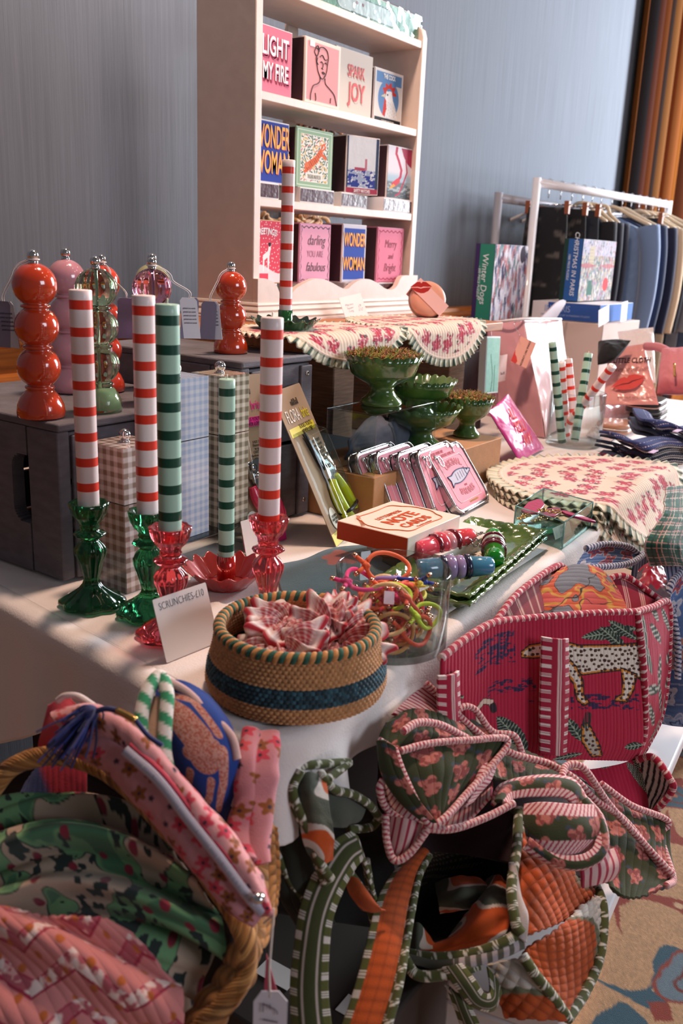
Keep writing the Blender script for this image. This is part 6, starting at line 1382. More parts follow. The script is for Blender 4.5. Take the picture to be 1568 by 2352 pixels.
QR=dict(quilt=.0012,qs=.0075,qdir=1)
sheet('front_panel',FR,red_paint,t,330,420,m=cloth('quilt_cloth',.8),wr=.002,ws=14,solid=.006,**QR)
def red_b(U,V):
    c=flat(L('b5123c'),U.shape)
    def lf(dx,dy,r,c):
        a=r*6; p=dx*np.cos(a)+dy*np.sin(a); q=-dx*np.sin(a)+dy*np.cos(a); m=ss(.002,0,np.hypot(p*.45,q*1.5)-.012); c=mixc(c,m,np.array([L('1e2f2c'),L('e4d9cc'),L('2f5a44'),L('d9a87a')])[np.clip((r*4).astype(int),0,3)] if 0 else L('1e2f2c')); return mixc(c,m*((np.sin(p*2200+q*900))>.35),L('c4c0ae'))
    return scatter(U,V,.05,lf,c,7,.3)
sheet('bottom_fold',[[(1180,1745,1.30),(1300,1770,1.33),(1400,1760,1.36),(1462,1742,1.375)],[(1190,1800,1.27),(1320,1830,1.30),(1420,1830,1.34),(1482,1815,1.37)],[(1230,1850,1.25),(1340,1885,1.30),(1430,1880,1.34),(1488,1885,1.38)]],red_b,t,90,120,m=cloth('quilt_cloth'),wr=.002,**QR)
sheet('gusset',[[(1462,1405,1.34),(1500,1395,1.40),(1534,1385,1.46)],[(1474,1500,1.35),(1508,1480,1.41),(1536,1470,1.48)],[(1480,1600,1.365),(1512,1590,1.42),(1530,1570,1.50)],[(1474,1700,1.38),(1498,1680,1.44),(1515,1660,1.50)],[(1455,1742,1.385),(1470,1738,1.41),(1480,1730,1.44)]],red_b,t,90,50,m=cloth('quilt_cloth'),wr=.0015,**QR)
sheet('corner_flap',[[(1462,1745,1.375),(1500,1740,1.36),(1535,1780,1.34)],[(1480,1810,1.37),(1515,1820,1.36),(1543,1815,1.34)],[(1490,1885,1.38),(1500,1865,1.37),(1512,1860,1.36)]],lambda U,V:mixc(flat(L('d8ccc0'),U.shape),(np.sin(V*700+U*300+3*fbm(U*40,V*40,2))>.2).astype(float),L('24201e')),t,50,50)
for pts,nm in ((TOP,'top_piping'),([(1462,1405,1.335),(1474,1500,1.345),(1480,1600,1.36),(1478,1690,1.375),(1455,1740,1.38)],'side_piping'),([(1462,1405,1.34),(1500,1394,1.40),(1534,1385,1.46),(1536,1470,1.48),(1530,1570,1.50),(1515,1650,1.50),(1480,1720,1.43)],'back_piping'),([(1455,1740,1.38),(1470,1800,1.375),(1488,1885,1.385)],'fold_piping'),([(1462,1745,1.37),(1500,1740,1.355),(1535,1785,1.335),(1543,1815,1.335),(1500,1870,1.36)],'flap_piping')):
    piping(nm,pts,.0055,RP,t)
# back rims seen behind with striped lining
sheet('back_lining',[[(1140,1425,1.22),(1190,1370,1.28),(1280,1300,1.42),(1300,1310,1.44)],[(1150,1450,1.21),(1210,1420,1.26),(1300,1390,1.36),(1330,1400,1.38)]],lining('7d1226','c9a090',.03,.35,1,3),t,50,120)
sheet('back_lining',[[(1395,1335,1.46),(1425,1322,1.48),(1470,1345,1.49),(1525,1385,1.48)],[(1400,1385,1.44),(1440,1390,1.44),(1480,1400,1.44),(1515,1400,1.45)],[(1400,1430,1.42),(1440,1430,1.41),(1470,1430,1.40),(1500,1420,1.42)]],lining('8d1230','cf9c98',.026,.35,1,3),t,60,100)
piping('rim_piping',[(1392,1335,1.455),(1412,1324,1.465),(1440,1325,1.47),(1480,1352,1.475),(1528,1386,1.47)],.005,RP,t); piping('rim_piping',[(1136,1430,1.20),(1190,1362,1.27),(1278,1300,1.40),(1302,1318,1.42)],.005,RP,t)
rs=band_paint('a81238','a81238','e8d6d0',.04,.26,.012,lines=[(.42,.5,'d9b9b4'),(.54,.58,'e4d4d0')])
ribbon('carry_handle',[(1243,1462,1.195),(1240,1560,1.205),(1238,1650,1.215),(1238,1728,1.225)],[(1302,1466,1.225),(1303,1560,1.235),(1302,1650,1.245),(1298,1732,1.255)],rs,t,200,30,.004,.008)
ribbon('carry_handle',[(1004,1552,1.06),(1004,1620,1.07),(1010,1690,1.08)],[(1050,1540,1.09),(1054,1620,1.10),(1058,1700,1.11)],rs,t,150,30,.004,.006)
# ---------------- grey/orange quilted bag inside tote
def sunset(U,V):
    x=U*17;y=V*17; n=fbm(x,y,3,3); m=fbm(x*1.2+5,y*1.2,9,3); c=flat(L('6f7078'),U.shape); c=mixc(c,ss(.50,.53,m),L('c4552e')); c=mixc(c,ss(.60,.63,m),L('c9963e')); c=mixc(c,ss(.66,.69,m),L('c25048'))
    return mixc(c,ss(.012,.004,np.abs(n-.5))+ss(.012,.004,np.abs(m-.52)),L('2e2420'))
tt_=sheet('quilted_bag',[[(1290,1305,1.40),(1330,1296,1.42),(1370,1305,1.43),(1400,1330,1.44)],[(1240,1345,1.34),(1300,1340,1.36),(1370,1345,1.38),(1425,1370,1.41)],[(1205,1400,1.30),(1290,1400,1.31),(1370,1400,1.34),(1440,1400,1.37)],[(1190,1440,1.27),(1290,1440,1.28),(1370,1440,1.30),(1445,1440,1.34)]],sunset,None,160,190,m=cloth('quilt_cloth'),wr=.004,ws=16,quilt=.001,qs=.012,qdir=0)
tag(tt_,'grey and orange quilted bag stuffed inside the red leopard tote','bag')
# ---------------- blue floral bag
t=thing('quilted_tote_bag','blue floral quilted bag with navy striped lining, at the right edge','bag',(1.6,.4,.42))
def blue_f(U,V):
    c=flat(L('5c78a8'),U.shape)
    def fl(dx,dy,r,c):
        a=np.arctan2(dy,dx); d=np.hypot(dx,dy); R_=.015*(1+.3*np.cos(5*a+r*6)); m=ss(.002,0,d-R_); hue=np.array([L('b04a50'),L('c9c4cc'),L('8aa0c4'),L('c98878')])[np.clip((r*4).astype(int),0,3)]
        c=mixc(c,ss(.002,0,d-R_-.002),L('d4d0d6')); c=c*(1-m[...,None])+hue*m[...,None]; return mixc(c,ss(.0015,0,np.abs(d-R_*.5)-.0008),L('3a4a78'))
    c=scatter(U,V,.045,fl,c,3,.3); return mixc(c,(np.abs(np.sin(U*160+3*fbm(U*30,V*30,2)))<.12).astype(float)*.6,L('c8cad8'))
QB=dict(quilt=.0010,qs=.009,qdir=0)
sheet('flap_panel',[[(1345,1262,1.47),(1390,1252,1.50),(1440,1258,1.54),(1465,1275,1.56)],[(1330,1285,1.45),(1380,1280,1.48),(1430,1282,1.52),(1460,1290,1.54)],[(1315,1310,1.43),(1360,1302,1.46),(1410,1298,1.50),(1450,1300,1.53)]],blue_f,t,70,130,m=cloth('quilt_cloth'),**QB)
sheet('striped_lining',[[(1455,1290,1.56),(1500,1255,1.62),(1540,1250,1.66),(1600,1280,1.70)],[(1450,1330,1.58),(1500,1320,1.64),(1550,1320,1.68),(1610,1330,1.70)],[(1460,1370,1.58),(1510,1380,1.62),(1560,1380,1.64),(1610,1380,1.64)]],lining('7f7d92','2a2d4e',.011,.42,1),t,90,160)
sheet('outer_panel',[[(1535,1360,1.52),(1560,1320,1.55),(1610,1290,1.58)],[(1526,1450,1.53),(1565,1440,1.52),(1620,1430,1.52)],[(1530,1560,1.54),(1565,1560,1.52),(1625,1550,1.50)],[(1490,1655,1.56),(1550,1668,1.52),(1620,1670,1.50)]],blue_f,t,130,90,m=cloth('quilt_cloth'),wr=.003,**QB)
for pts in ([(1345,1260,1.465),(1390,1250,1.495),(1440,1255,1.535),(1466,1272,1.555)],[(1315,1312,1.425),(1360,1304,1.455),(1410,1300,1.49),(1455,1290,1.53),(1500,1255,1.60),(1540,1248,1.65),(1600,1278,1.69)],[(1600,1290,1.57),(1560,1318,1.54),(1536,1356,1.51),(1526,1450,1.52),(1530,1560,1.53),(1490,1655,1.55)],[(1545,1410,1.515),(1556,1480,1.51),(1556,1560,1.51)]): piping('striped_piping',pts,.0055,NP,t)
sheet('wrapped_item',[[(1465,1310,1.53),(1495,1290,1.55),(1520,1305,1.56)],[(1460,1340,1.50),(1500,1335,1.50),(1535,1345,1.52)],[(1470,1370,1.48),(1505,1378,1.48),(1540,1375,1.50)]],lambda U,V:mixc(flat(L('5a4a52'),U.shape),ss(.45,.55,fbm(U*40,V*40,2)),L('a02438')),None,50,50,m=mat('plastic_wrap',attr=True,rough=.3,coat=.3,bump=.4,bscale=40),wr=.006,ws=40)
o=bpy.data.objects['wrapped_item']; tag(o,'red item in clear crinkled plastic inside the blue bag','package')
# green plaid cloth at far right
def plaid(U,V):
    c=flat(L('1f5a4c'),U.shape); 
    for per,o_,w,col in ((.03,0,.003,'c9b4ac'),(.03,.008,.0015,'c98a8a'),(.03,.018,.004,'123a34')):
        c=mixc(c,(((U+o_)%per<w)|((V+o_)%per<w)).astype(float)*.8,L(col))
    return c
tt_=sheet('plaid_cloth',[[(1530,1118,-.40),(1568,1115,-.40),(1620,1110,-.40)],[(1520,1180,-.38),(1568,1180,-.36),(1620,1175,-.36)],[(1480,1245,-.38),(1550,1250,-.34),(1620,1250,-.34)],[(1490,1300,-.38),(1560,1300,-.34),(1620,1300,-.34)]],plaid,None,90,90,wr=.004); tag(tt_,'green tartan cloth hanging past the placemats at the right edge','cloth')
# ---------------- olive floral bag with pink striped binding
t=thing('quilted_tote_bag','slumped olive quilted bag with pink flowers and pink striped binding','bag',(.95,.35,.42))
def olive(U,V):
    U=U*1.4; V=V*1.4
    c=flat(L('343a1e'),U.shape); c=c*(.85+.3*fbm(U*30,V*30,4)[...,None])
    def fl(dx,dy,r,c):
        n=fbm(dx*160+r*40,dy*160,4,2); m=np.zeros(dx.shape)
        for ox,oy,rr in ((0,0,.010),(.008,.006,.007),(-.009,.004,.006),(.002,.013,.005),(.013,-.004,.0045),(-.004,-.011,.005)): m=np.maximum(m,ss(.0015,0,np.hypot(dx-ox,dy-oy)-rr))
        c=mixc(c,ss(.002,0,np.abs(dx-dy*.5+.004)-.003)*(np.hypot(dx,dy)<.024),L('39414a')); c=mixc(c,m,L('bd7064')); return mixc(c,m*(n>.54),L('8f4440'))
    return scatter(U,V,.05,fl,c,5,.2)
QO=dict(quilt=.0016,qs=.012,qdir=1,m=None)
def osheet(C,nu=110,nv=130,wr=.002,qdir=1,name='floral_panel'): return sheet(name,C,olive,t,nu,nv,m=cloth('quilt_cloth'),wr=wr,ws=18,quilt=.0016,qs=.012,qdir=qdir,solid=.005)
osheet([[(905,1722,1.00),(990,1712,1.02),(1080,1702,1.05),(1160,1695,1.08)],[(925,1775,.99),(1000,1765,1.00),(1070,1755,1.03),(1130,1750,1.06)],[(960,1835,.985),(1000,1830,.99),(1045,1815,1.01),(1085,1800,1.04)],[(995,1888,.98),(1005,1885,.98),(1020,1875,.99),(1035,1860,1.01)]])
osheet([[(885,1660,1.01),(940,1630,1.04),(1000,1640,1.07),(1060,1670,1.10)],[(870,1700,1.00),(930,1680,1.02),(1010,1690,1.05),(1090,1705,1.08)],[(880,1740,.99),(910,1725,1.0),(1000,1715,1.03),(1100,1712,1.06)]])
osheet([[(868,1700,.985),(884,1700,.98),(905,1715,.98)],[(880,1780,.98),(905,1775,.975),(925,1775,.975)],[(930,1850,.975),(950,1850,.97),(965,1840,.97)],[(985,1895,.975),(995,1893,.97),(1003,1888,.97)]],90,30)
osheet([[(1080,1655,1.14),(1150,1700,1.16),(1230,1740,1.18),(1300,1765,1.2)],[(1060,1690,1.10),(1130,1730,1.12),(1200,1760,1.14),(1280,1790,1.17)],[(1090,1760,1.06),(1140,1790,1.08),(1200,1800,1.12),(1280,1810,1.15)]])
osheet([[(1365,1805,1.19),(1420,1840,1.20),(1480,1870,1.21),(1532,1885,1.22)],[(1372,1880,1.16),(1430,1900,1.17),(1490,1930,1.18),(1535,1960,1.19)],[(1385,1950,1.13),(1430,1975,1.13),(1490,2000,1.14),(1545,2020,1.16)],[(1400,2040,1.09),(1430,2060,1.09),(1470,2060,1.10),(1530,2035,1.13)]],150,150,.004,1)
pk=lambda U,V:lining('e2bdb8','b03048',.0058,.34,1)(U,V)
def pks(C,nu=60,nv=110,ax=1,name='striped_lining'): return sheet(name,C,lining('ddb4b0','a82c46',.0062,.36,ax),t,nu,nv,wr=.002,solid=.004)
pks([[(900,1640,1.03),(940,1600,1.07),(978,1572,1.09)],[(930,1650,1.04),(980,1625,1.08),(1020,1610,1.10)],[(960,1655,1.05),(1010,1650,1.08),(1060,1655,1.10)]])
pks([[(878,1800,1.01),(900,1860,1.02),(960,1900,1.02),(1060,1890,1.03),(1130,1830,1.05)],[(890,1790,1.06),(930,1820,1.06),(1000,1840,1.06),(1070,1830,1.07),(1130,1790,1.09)]],60,140)
pks([[(895,1875,.985),(935,1880,.975),(985,1895,.98)],[(885,1930,.98),(920,1945,.97),(960,1935,.975)],[(890,1965,.98),(905,1975,.975),(920,1965,.98)]],60,50)
pks([[(1075,1720,1.08),(1110,1730,1.06),(1140,1745,1.07)],[(1085,1790,1.04),(1105,1785,1.03),(1125,1790,1.05)],[(1060,1850,1.01),(1070,1850,1.0),(1085,1840,1.02)]],90,40,0)
# looping handle
hb=band_paint('343a1e','e0bcb8','a82c46',.05,.25,.0062,midtex=olive)
def hb2(U,V):
    Un=U/U.max(); c=olive(U,V); e=(Un<.27)|(Un>.73); q=((V+U*.7)/.0065)%1; c=np.where(e[...,None],L('e0bcb8'),c); return mixc(c,(e&(q<.38)).astype(float),L('a82c46'))
ribbon('carry_handle',[(1130,1850,1.04),(1150,1805,1.07),(1230,1785,1.08),(1310,1790,1.09),(1350,1840,1.09)],[(1165,1850,1.03),(1180,1835,1.05),(1235,1830,1.055),(1300,1835,1.06),(1318,1870,1.06)],hb2,t,160,26,.005,.006)
ribbon('carry_handle',[(1205,1850,1.035),(1250,1845,1.025),(1310,1850,1.03),(1360,1850,1.05)],[(1215,1950,1.01),(1255,1965,1.00),(1310,1960,1.005),(1350,1950,1.03)],hb2,t,140,40,.005,.010)
ribbon('carry_handle',[(1350,1835,1.07),(1385,1880,1.05),(1392,1950,1.03),(1350,1992,1.01),(1280,1990,1.0),(1200,1950,1.00)],[(1325,1850,1.06),(1358,1890,1.045),(1365,1940,1.02),(1330,1965,1.005),(1280,1960,1.0),(1215,1925,1.01)],hb2,t,200,22,.004,.006)
ribbon('carry_handle',[(1320,1975,1.02),(1365,1965,1.03),(1412,1950,1.04)],[(1335,2038,1.01),(1370,2030,1.01),(1405,2018,1.03)],lining('ddb4b0','a82c46',.010,.36,1),t,60,60,.005,.008)
for pts,r in (([(978,1570,1.085),(1010,1600,1.09),(1060,1650,1.10),(1120,1700,1.11),(1180,1732,1.12),(1260,1755,1.13),(1320,1790,1.13),(1370,1840,1.13),(1440,1890,1.15),(1535,2015,1.155)],.0046),([(905,1722,.99),(870,1700,.985)],.004),([(905,1720,.985),(925,1775,.98),(955,1840,.975),(985,1893,.97),(1020,1880,.975),(1075,1820,1.01),(1120,1770,1.04),(1165,1700,1.07),(1080,1700,1.04),(985,1708,1.01),(920,1725,.99)],.0042),([(880,1790,.985),(872,1815,.98),(890,1860,.985),(950,1895,.985),(1030,1905,.99),(1110,1880,1.01),(1180,1845,1.03)],.0042),([(885,1870,.98),(888,1930,.97),(905,1975,.965),(940,1960,.965),(985,1900,.97)],.0042),([(1380,1800,1.18),(1450,1850,1.19),(1532,1885,1.21),(1518,1925,1.20),(1545,2015,1.155),(1530,2035,1.125)],.0045),([(1040,1655,1.09),(1060,1625,1.10),(1090,1630,1.11),(1130,1680,1.12),(1180,1690,1.125),(1200,1735,1.13)],.0042),([(925,1680,1.0),(960,1660,1.02),(1010,1665,1.04),(1070,1695,1.06)],.0046),([(1290,1785,1.09),(1300,1760,1.11),(1340,1765,1.12),(1400,1850,1.14),(1480,1940,1.15),(1545,2010,1.15)],.0045)):
    piping('striped_binding',pts,r,PP,t)
# dark mass (inside of the slumped bag) so no gaps show through
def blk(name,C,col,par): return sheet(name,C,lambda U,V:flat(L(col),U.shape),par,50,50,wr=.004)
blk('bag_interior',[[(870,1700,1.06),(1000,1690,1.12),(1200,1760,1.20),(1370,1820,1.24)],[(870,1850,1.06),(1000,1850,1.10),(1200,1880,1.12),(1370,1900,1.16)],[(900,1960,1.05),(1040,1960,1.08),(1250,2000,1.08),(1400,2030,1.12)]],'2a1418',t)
# ---------------- orange quilted bag
t=thing('quilted_tote_bag','orange and olive quilted bag lying open in front with striped rim','bag',(.86,.32,.42))
def orange(U,V):
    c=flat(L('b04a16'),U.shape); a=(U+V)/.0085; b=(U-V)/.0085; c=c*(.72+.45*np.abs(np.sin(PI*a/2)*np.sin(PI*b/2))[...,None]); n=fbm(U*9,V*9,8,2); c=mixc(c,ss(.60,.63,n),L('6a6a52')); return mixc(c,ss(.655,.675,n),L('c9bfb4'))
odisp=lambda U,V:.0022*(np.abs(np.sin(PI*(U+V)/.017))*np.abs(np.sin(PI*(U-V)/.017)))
def camo(U,V):
    n=fbm(U*24+3,V*24,5,2); c=flat(L('4c5144'),U.shape); c=mixc(c,ss(.42,.43,n),L('c4b8ae')); return mixc(c,ss(.50,.51,n),L('c05018'))
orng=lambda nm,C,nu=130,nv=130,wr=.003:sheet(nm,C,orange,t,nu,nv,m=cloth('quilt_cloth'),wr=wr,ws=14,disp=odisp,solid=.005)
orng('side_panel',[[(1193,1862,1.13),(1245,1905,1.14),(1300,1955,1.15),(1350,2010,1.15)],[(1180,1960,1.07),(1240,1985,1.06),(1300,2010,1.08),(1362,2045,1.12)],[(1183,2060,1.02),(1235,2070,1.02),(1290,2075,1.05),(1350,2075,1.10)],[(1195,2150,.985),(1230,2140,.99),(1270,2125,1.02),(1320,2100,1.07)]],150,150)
orng('side_panel',[[(1330,2095,1.06),(1350,2075,1.08),(1372,2060,1.10),(1385,2100,1.11)],[(1270,2140,1.01),(1300,2150,1.02),(1340,2170,1.05),(1378,2190,1.08)],[(1215,2175,.985),(1250,2210,.99),(1300,2250,1.01),(1345,2275,1.04)],[(1200,2195,.98),(1230,2240,.975),(1270,2290,.98),(1305,2335,.99)]],130,130)
orng('base_panel',[[(1120,2215,.985),(1160,2205,.98),(1205,2200,.98)],[(1135,2270,.98),(1190,2265,.97),(1250,2270,.97)],[(1160,2335,.975),(1220,2340,.965),(1300,2342,.975)]],90,90)
sheet('striped_lining',[[(970,1955,1.10),(1040,1915,1.14),(1120,1880,1.16),(1188,1862,1.14)],[(955,2030,1.16),(1030,2000,1.24),(1110,1970,1.26),(1178,1960,1.20)],[(945,2110,1.16),(1030,2100,1.24),(1110,2080,1.24),(1180,2060,1.16)],[(930,2190,1.04),(1030,2185,1.10),(1110,2165,1.10),(1190,2140,1.04)]],lambda U,V:mixc(flat(L('23240f'),U.shape),((((U-V*.3)/.017)%1<.42)&((((U-V*.3)/.017)*7%1)<.55)&(U<U.max()*.4)).astype(float),L('8a7c70')),t,130,130,wr=.003)
for C in ([[(1000,2030,1.10),(1040,2015,1.09),(1090,2010,1.09),(1120,2030,1.10)],[(1005,2070,1.07),(1050,2055,1.05),(1100,2050,1.06),(1150,2060,1.08)],[(1010,2100,1.08),(1060,2085,1.07),(1110,2085,1.08),(1160,2090,1.09)]],[[(1120,2020,1.10),(1145,2010,1.09),(1175,2030,1.08)],[(1060,2110,1.05),(1110,2080,1.03),(1175,2085,1.03)],[(1020,2165,1.02),(1080,2150,1.00),(1165,2135,1.00)],[(960,2185,1.01),(1050,2185,1.00),(1150,2160,1.00)]],[[(940,2130,1.03),(960,2120,1.02),(985,2150,1.02)],[(935,2185,1.01),(960,2180,1.0),(1010,2180,1.01)]]):
    sheet('patchwork_fold',C,camo,t,90,90,wr=.006,ws=26,seed=4)
rimw=[(930,2190,1.0),(1000,2200,.985),(1080,2192,.975),(1150,2168,.97),(1196,2140,.975)]
ribbon('rim_band',rimw,[(940,2212,.985),(1005,2228,.975),(1080,2222,.965),(1150,2200,.965),(1205,2175,.975)],lambda U,V:mixc(flat(L('5a584c'),U.shape),((V/.012)%1<.5).astype(float)*(V>V.max()*.4),L('b4aaae'))*1.0,t,120,14,.004,.003)
ribbon('rim_band',[(1184,2150,.975),(1180,2090,.99),(1172,2030,1.01),(1176,1980,1.03)],[(1205,2165,.97),(1210,2110,.98),(1192,2060,1.0),(1185,1990,1.02)],lambda U,V:flat(L('b8aaa4'),U.shape),t,70,10,.006,.004)
for pts in ([(968,1956,1.09),(1040,1915,1.12),(1120,1880,1.14),(1188,1860,1.12)],[(1190,1860,1.12),(1186,1950,1.055),(1174,2040,1.0),(1184,2120,.975),(1198,2145,.97)],rimw,[(1192,1860,1.12),(1250,1905,1.13),(1305,1955,1.14),(1352,2010,1.14),(1384,2080,1.10),(1378,2190,1.07),(1345,2275,1.03),(1303,2340,.985)],[(1200,2195,.97),(1230,2240,.965),(1270,2290,.97),(1303,2338,.98)],[(926,2195,.98),(960,2240,.97),(1040,2235,.965),(1100,2215,.97)]):
    piping('striped_piping',pts,.006,GP,t)
rim_c=[(965,1955,1.09),(945,2020,1.06),(935,2110,1.02),(928,2190,1.0)]
# orange handle
def os(U,V):
    Un=U/U.max(); c=flat(L('b24c18'),U.shape)*(.75+.35*np.abs(np.sin(V*PI/.011))[...,None])*(.9+.2*(np.abs(np.sin(Un*PI*4))>.3)[...,None]); n=fbm(U*10,V*16,3,2); c=mixc(c,ss(.64,.67,n),L('6a6a52'))
    e=(Un<.19)|(Un>.81); q=(V/.019)%1; c=np.where(e[...,None],L('595a2a'),c); return mixc(c,(e&(q<.40)&(((q*7)%1)<.75)).astype(float),L('cfc3b8'))
ribbon('carry_handle',[(960,1952,1.07),(905,2005,1.03),(866,2070,.985),(845,2150,.95),(820,2250,.925),(785,2360,.905)],[(985,1965,1.07),(962,2010,1.04),(945,2080,1.00),(930,2170,.96),(915,2260,.93),(885,2370,.905)],os,t,260,34,.005,.006)
piping('strap_edge',[(985,1965,1.065),(962,2010,1.035),(947,2080,.995),(932,2170,.955),(917,2260,.925),(887,2370,.90)],.0045,GP,t)
# small loop under the rim
def gs(U,V):
    Un=U/U.max(); c=flat(L('3e4420'),U.shape); 
    for a,b in ((.30,.36),(.64,.70)): c=mixc(c,((Un>a)&(Un<b)).astype(float),L('bfb0a8'))
    e=(Un<.22)|(Un>.78); q=(V/.017)%1; c=np.where(e[...,None],L('565a2a'),c); return mixc(c,(e&(q<.42)&(((q*7)%1)<.75)).astype(float),L('d6cec6'))
ribbon('carry_handle',[(1015,2222,.965),(1050,2270,.955),(1085,2310,.955),(1130,2320,.96),(1150,2280,.97)],[(1060,2215,.965),(1090,2250,.955),(1110,2280,.955),(1125,2275,.96),(1118,2220,.97)],gs,t,150,26,.004,.004)
ribbon('carry_handle',[(1022,2260,.965),(1040,2300,.96),(1060,2360,.96)],[(1065,2290,.96),(1085,2320,.955),(1110,2365,.955)],gs,t,80,26,.004,.003)
# ---------------- dark olive bag at left with patchwork scarf
t=thing('quilted_tote_bag','dark olive quilted bag with striped piping between basket and orange bag','bag',(.78,.45,.42))
def dol(U,V): return flat(L('23261c'),U.shape)
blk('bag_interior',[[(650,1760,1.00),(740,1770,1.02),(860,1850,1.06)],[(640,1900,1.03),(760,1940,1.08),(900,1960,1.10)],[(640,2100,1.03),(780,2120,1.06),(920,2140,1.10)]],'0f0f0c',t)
sheet('side_panel',[[(652,1765,.93),(690,1770,.93),(722,1775,.935)],[(618,1860,.92),(665,1860,.915),(710,1880,.92)],[(612,1940,.92),(670,1960,.91),(730,1990,.92)],[(640,2050,.925),(690,2070,.92),(745,2060,.93)],[(690,2140,.94),(730,2140,.94),(770,2120,.95)]],dol,t,110,70,m=cloth('quilt_cloth'),wr=.002,quilt=.002,qs=.015,qdir=1)
sheet('patchwork_fold',[[(680,1790,.92),(710,1775,.92),(745,1790,.93)],[(685,1840,.905),(715,1830,.90),(750,1840,.91)],[(690,1900,.90),(725,1890,.895),(760,1895,.905)],[(705,1950,.90),(735,1950,.895),(765,1940,.905)],[(725,1985,.905),(745,1985,.90),(765,1975,.91)]],camo,t,110,60,wr=.005,ws=30,seed=2)
sheet('patchwork_fold',[[(745,1790,.94),(790,1815,.96),(840,1850,.99)],[(755,1860,.93),(790,1870,.94),(825,1885,.97)],[(760,1900,.93),(785,1900,.94),(800,1895,.96)]],lambda U,V:flat(L('4a4e44'),U.shape),t,60,60,wr=.004)
for pts in ([(655,1765,.925),(700,1758,.925),(790,1752,.96),(795,1756,.96),(752,1790,.93)],[(735,1775,.925),(765,1812,.935),(810,1825,.96),(850,1850,.985),(872,1880,1.0)],[(665,1765,.92),(655,1810,.91),(690,1880,.905),(722,1960,.905),(748,2030,.91)],[(690,1770,.915),(672,1820,.905),(705,1900,.90),(735,1980,.90),(760,2020,.905)],[(618,1860,.915),(612,1910,.91),(650,1990,.915),(690,2060,.92),(720,2110,.93)],[(800,2000,.97),(840,2060,.98),(860,2120,.99)],[(840,1975,.99),(850,2040,1.0)],[(870,1880,1.0),(850,1900,1.0),(800,1905,.98)]): piping('striped_piping',pts,.0048,GP,t)
sheet('patchwork_fold',[[(790,2010,.96),(815,2015,.955),(830,2030,.955)],[(800,2050,.95),(840,2060,.945),(865,2080,.95)],[(830,2090,.95),(855,2095,.95),(885,2090,.955)]],lambda U,V:mixc(flat(L('a84818'),U.shape),ss(.5,.55,fbm(U*40,V*40,3)),L('5a2a10')),t,50,50,wr=.003)
ribbon('carry_handle',[(805,1912,.955),(765,1935,.94),(722,2000,.92),(692,2080,.905),(676,2180,.895),(668,2270,.89),(672,2370,.885)],[(828,1975,.945),(812,1995,.935),(785,2045,.92),(762,2110,.905),(753,2190,.895),(752,2280,.89),(762,2370,.885)],gs,t,280,34,.005,.006)
ribbon('carry_handle',[(805,1912,.955),(820,1925,.965),(840,1990,.98),(860,2060,.99)],[(826,1972,.945),(838,1980,.96),(850,2020,.975),(868,2080,.985)],gs,t,80,20,.004,.002)
# ================================================================ LOWER LEFT: STRAW BASKET WITH POUCHES
t=thing('straw_basket','large straw basket with rope rim holding printed pouches, front left','basket',(.5,.62,.3))
RIM=[(-60,1890,.86),(-20,1820,.86),(25,1765,.86),(90,1738,.86),(160,1738,.855),(235,1765,.85),(310,1822,.835),(375,1890,.82),(435,1955,.81),(495,2035,.80),(545,2110,.79),(568,2180,.785),(560,2240,.78),(520,2300,.775),(470,2352,.775),(430,2400,.775)]
N=560; P=path(RIM,N); T_=np.gradient(P,axis=0); T_/=np.linalg.norm(T_,axis=1)[:,None]; V_=_n(np.array([.8,.55,-.28])); A_=np.cross(T_,V_); A_/=np.linalg.norm(A_,axis=1)[:,None]; B_=np.cross(T_,A_)
ln=np.r_[0,np.cumsum(np.linalg.norm(np.diff(P,axis=0),axis=1))]
g=G(); g.tube(P,.0068,10,c=L('8a5c30'))
rp=random.Random(5)
for k in range(15):
    ph=k*2*PI/15+ln*2*PI/.052; rr=.0078+.0006*np.sin(ln*300+k)
    q=P+A_*(rr*np.cos(ph))[:,None]+B_*(rr*np.sin(ph))[:,None]
    g.tube(q,.0017,5,c=L(rp.choice(['b07a40','94622e','c08c50','a87038','7c5028'])))
g.build('rope_rim',cloth('straw',.85,bump=.3,bscale=900),t,world=True)
def weave(U,V):
    c=flat(L('a06c38'),U.shape); return c*(.55+.65*np.abs(np.sin(U*260+1.3*np.sin(V*170)))[...,None])
def wdisp(U,V): return .0035*np.abs(np.sin(V*PI/.016))*(.6+.4*np.abs(np.sin(U*PI/.010+np.floor(V/.016)*1.57)))
sheet('woven_wall',[[(556,1840,.86),(600,1880,.87),(632,1900,.88)],[(560,1990,.83),(605,2020,.85),(636,2010,.87)],[(566,2120,.80),(600,2130,.82),(628,2080,.85)],[(572,2200,.79),(590,2190,.80),(612,2150,.83)]],weave,t,220,60,m=cloth('straw'),disp=wdisp,solid=.004)
sheet('woven_wall',[[(590,2150,.80),(585,2210,.80),(560,2270,.80),(500,2352,.80),(460,2420,.80)],[(560,2160,.785),(550,2220,.78),(520,2270,.78),(460,2352,.775),(420,2420,.775)],[(530,2170,.80),(520,2210,.80),(490,2260,.80),(420,2352,.80),(380,2420,.80)]],weave,t,60,220,m=cloth('straw'),disp=lambda U,V:.005*np.abs(np.sin(V*PI/.022))*(.6+.4*np.abs(np.sin(U*PI/.012+np.floor(V/.022)*1.57))),solid=.004)
blk('basket_interior',[[(-40,1780,.92),(150,1750,.92),(350,1880,.90),(520,2090,.87)],[(-40,1950,.96),(150,1980,.96),(350,2050,.93),(540,2180,.86)],[(-40,2150,.96),(150,2200,.95),(350,2250,.92),(520,2270,.85)],[(-40,2380,.92),(150,2380,.92),(330,2380,.88),(470,2380,.83)]],'17110f',t)
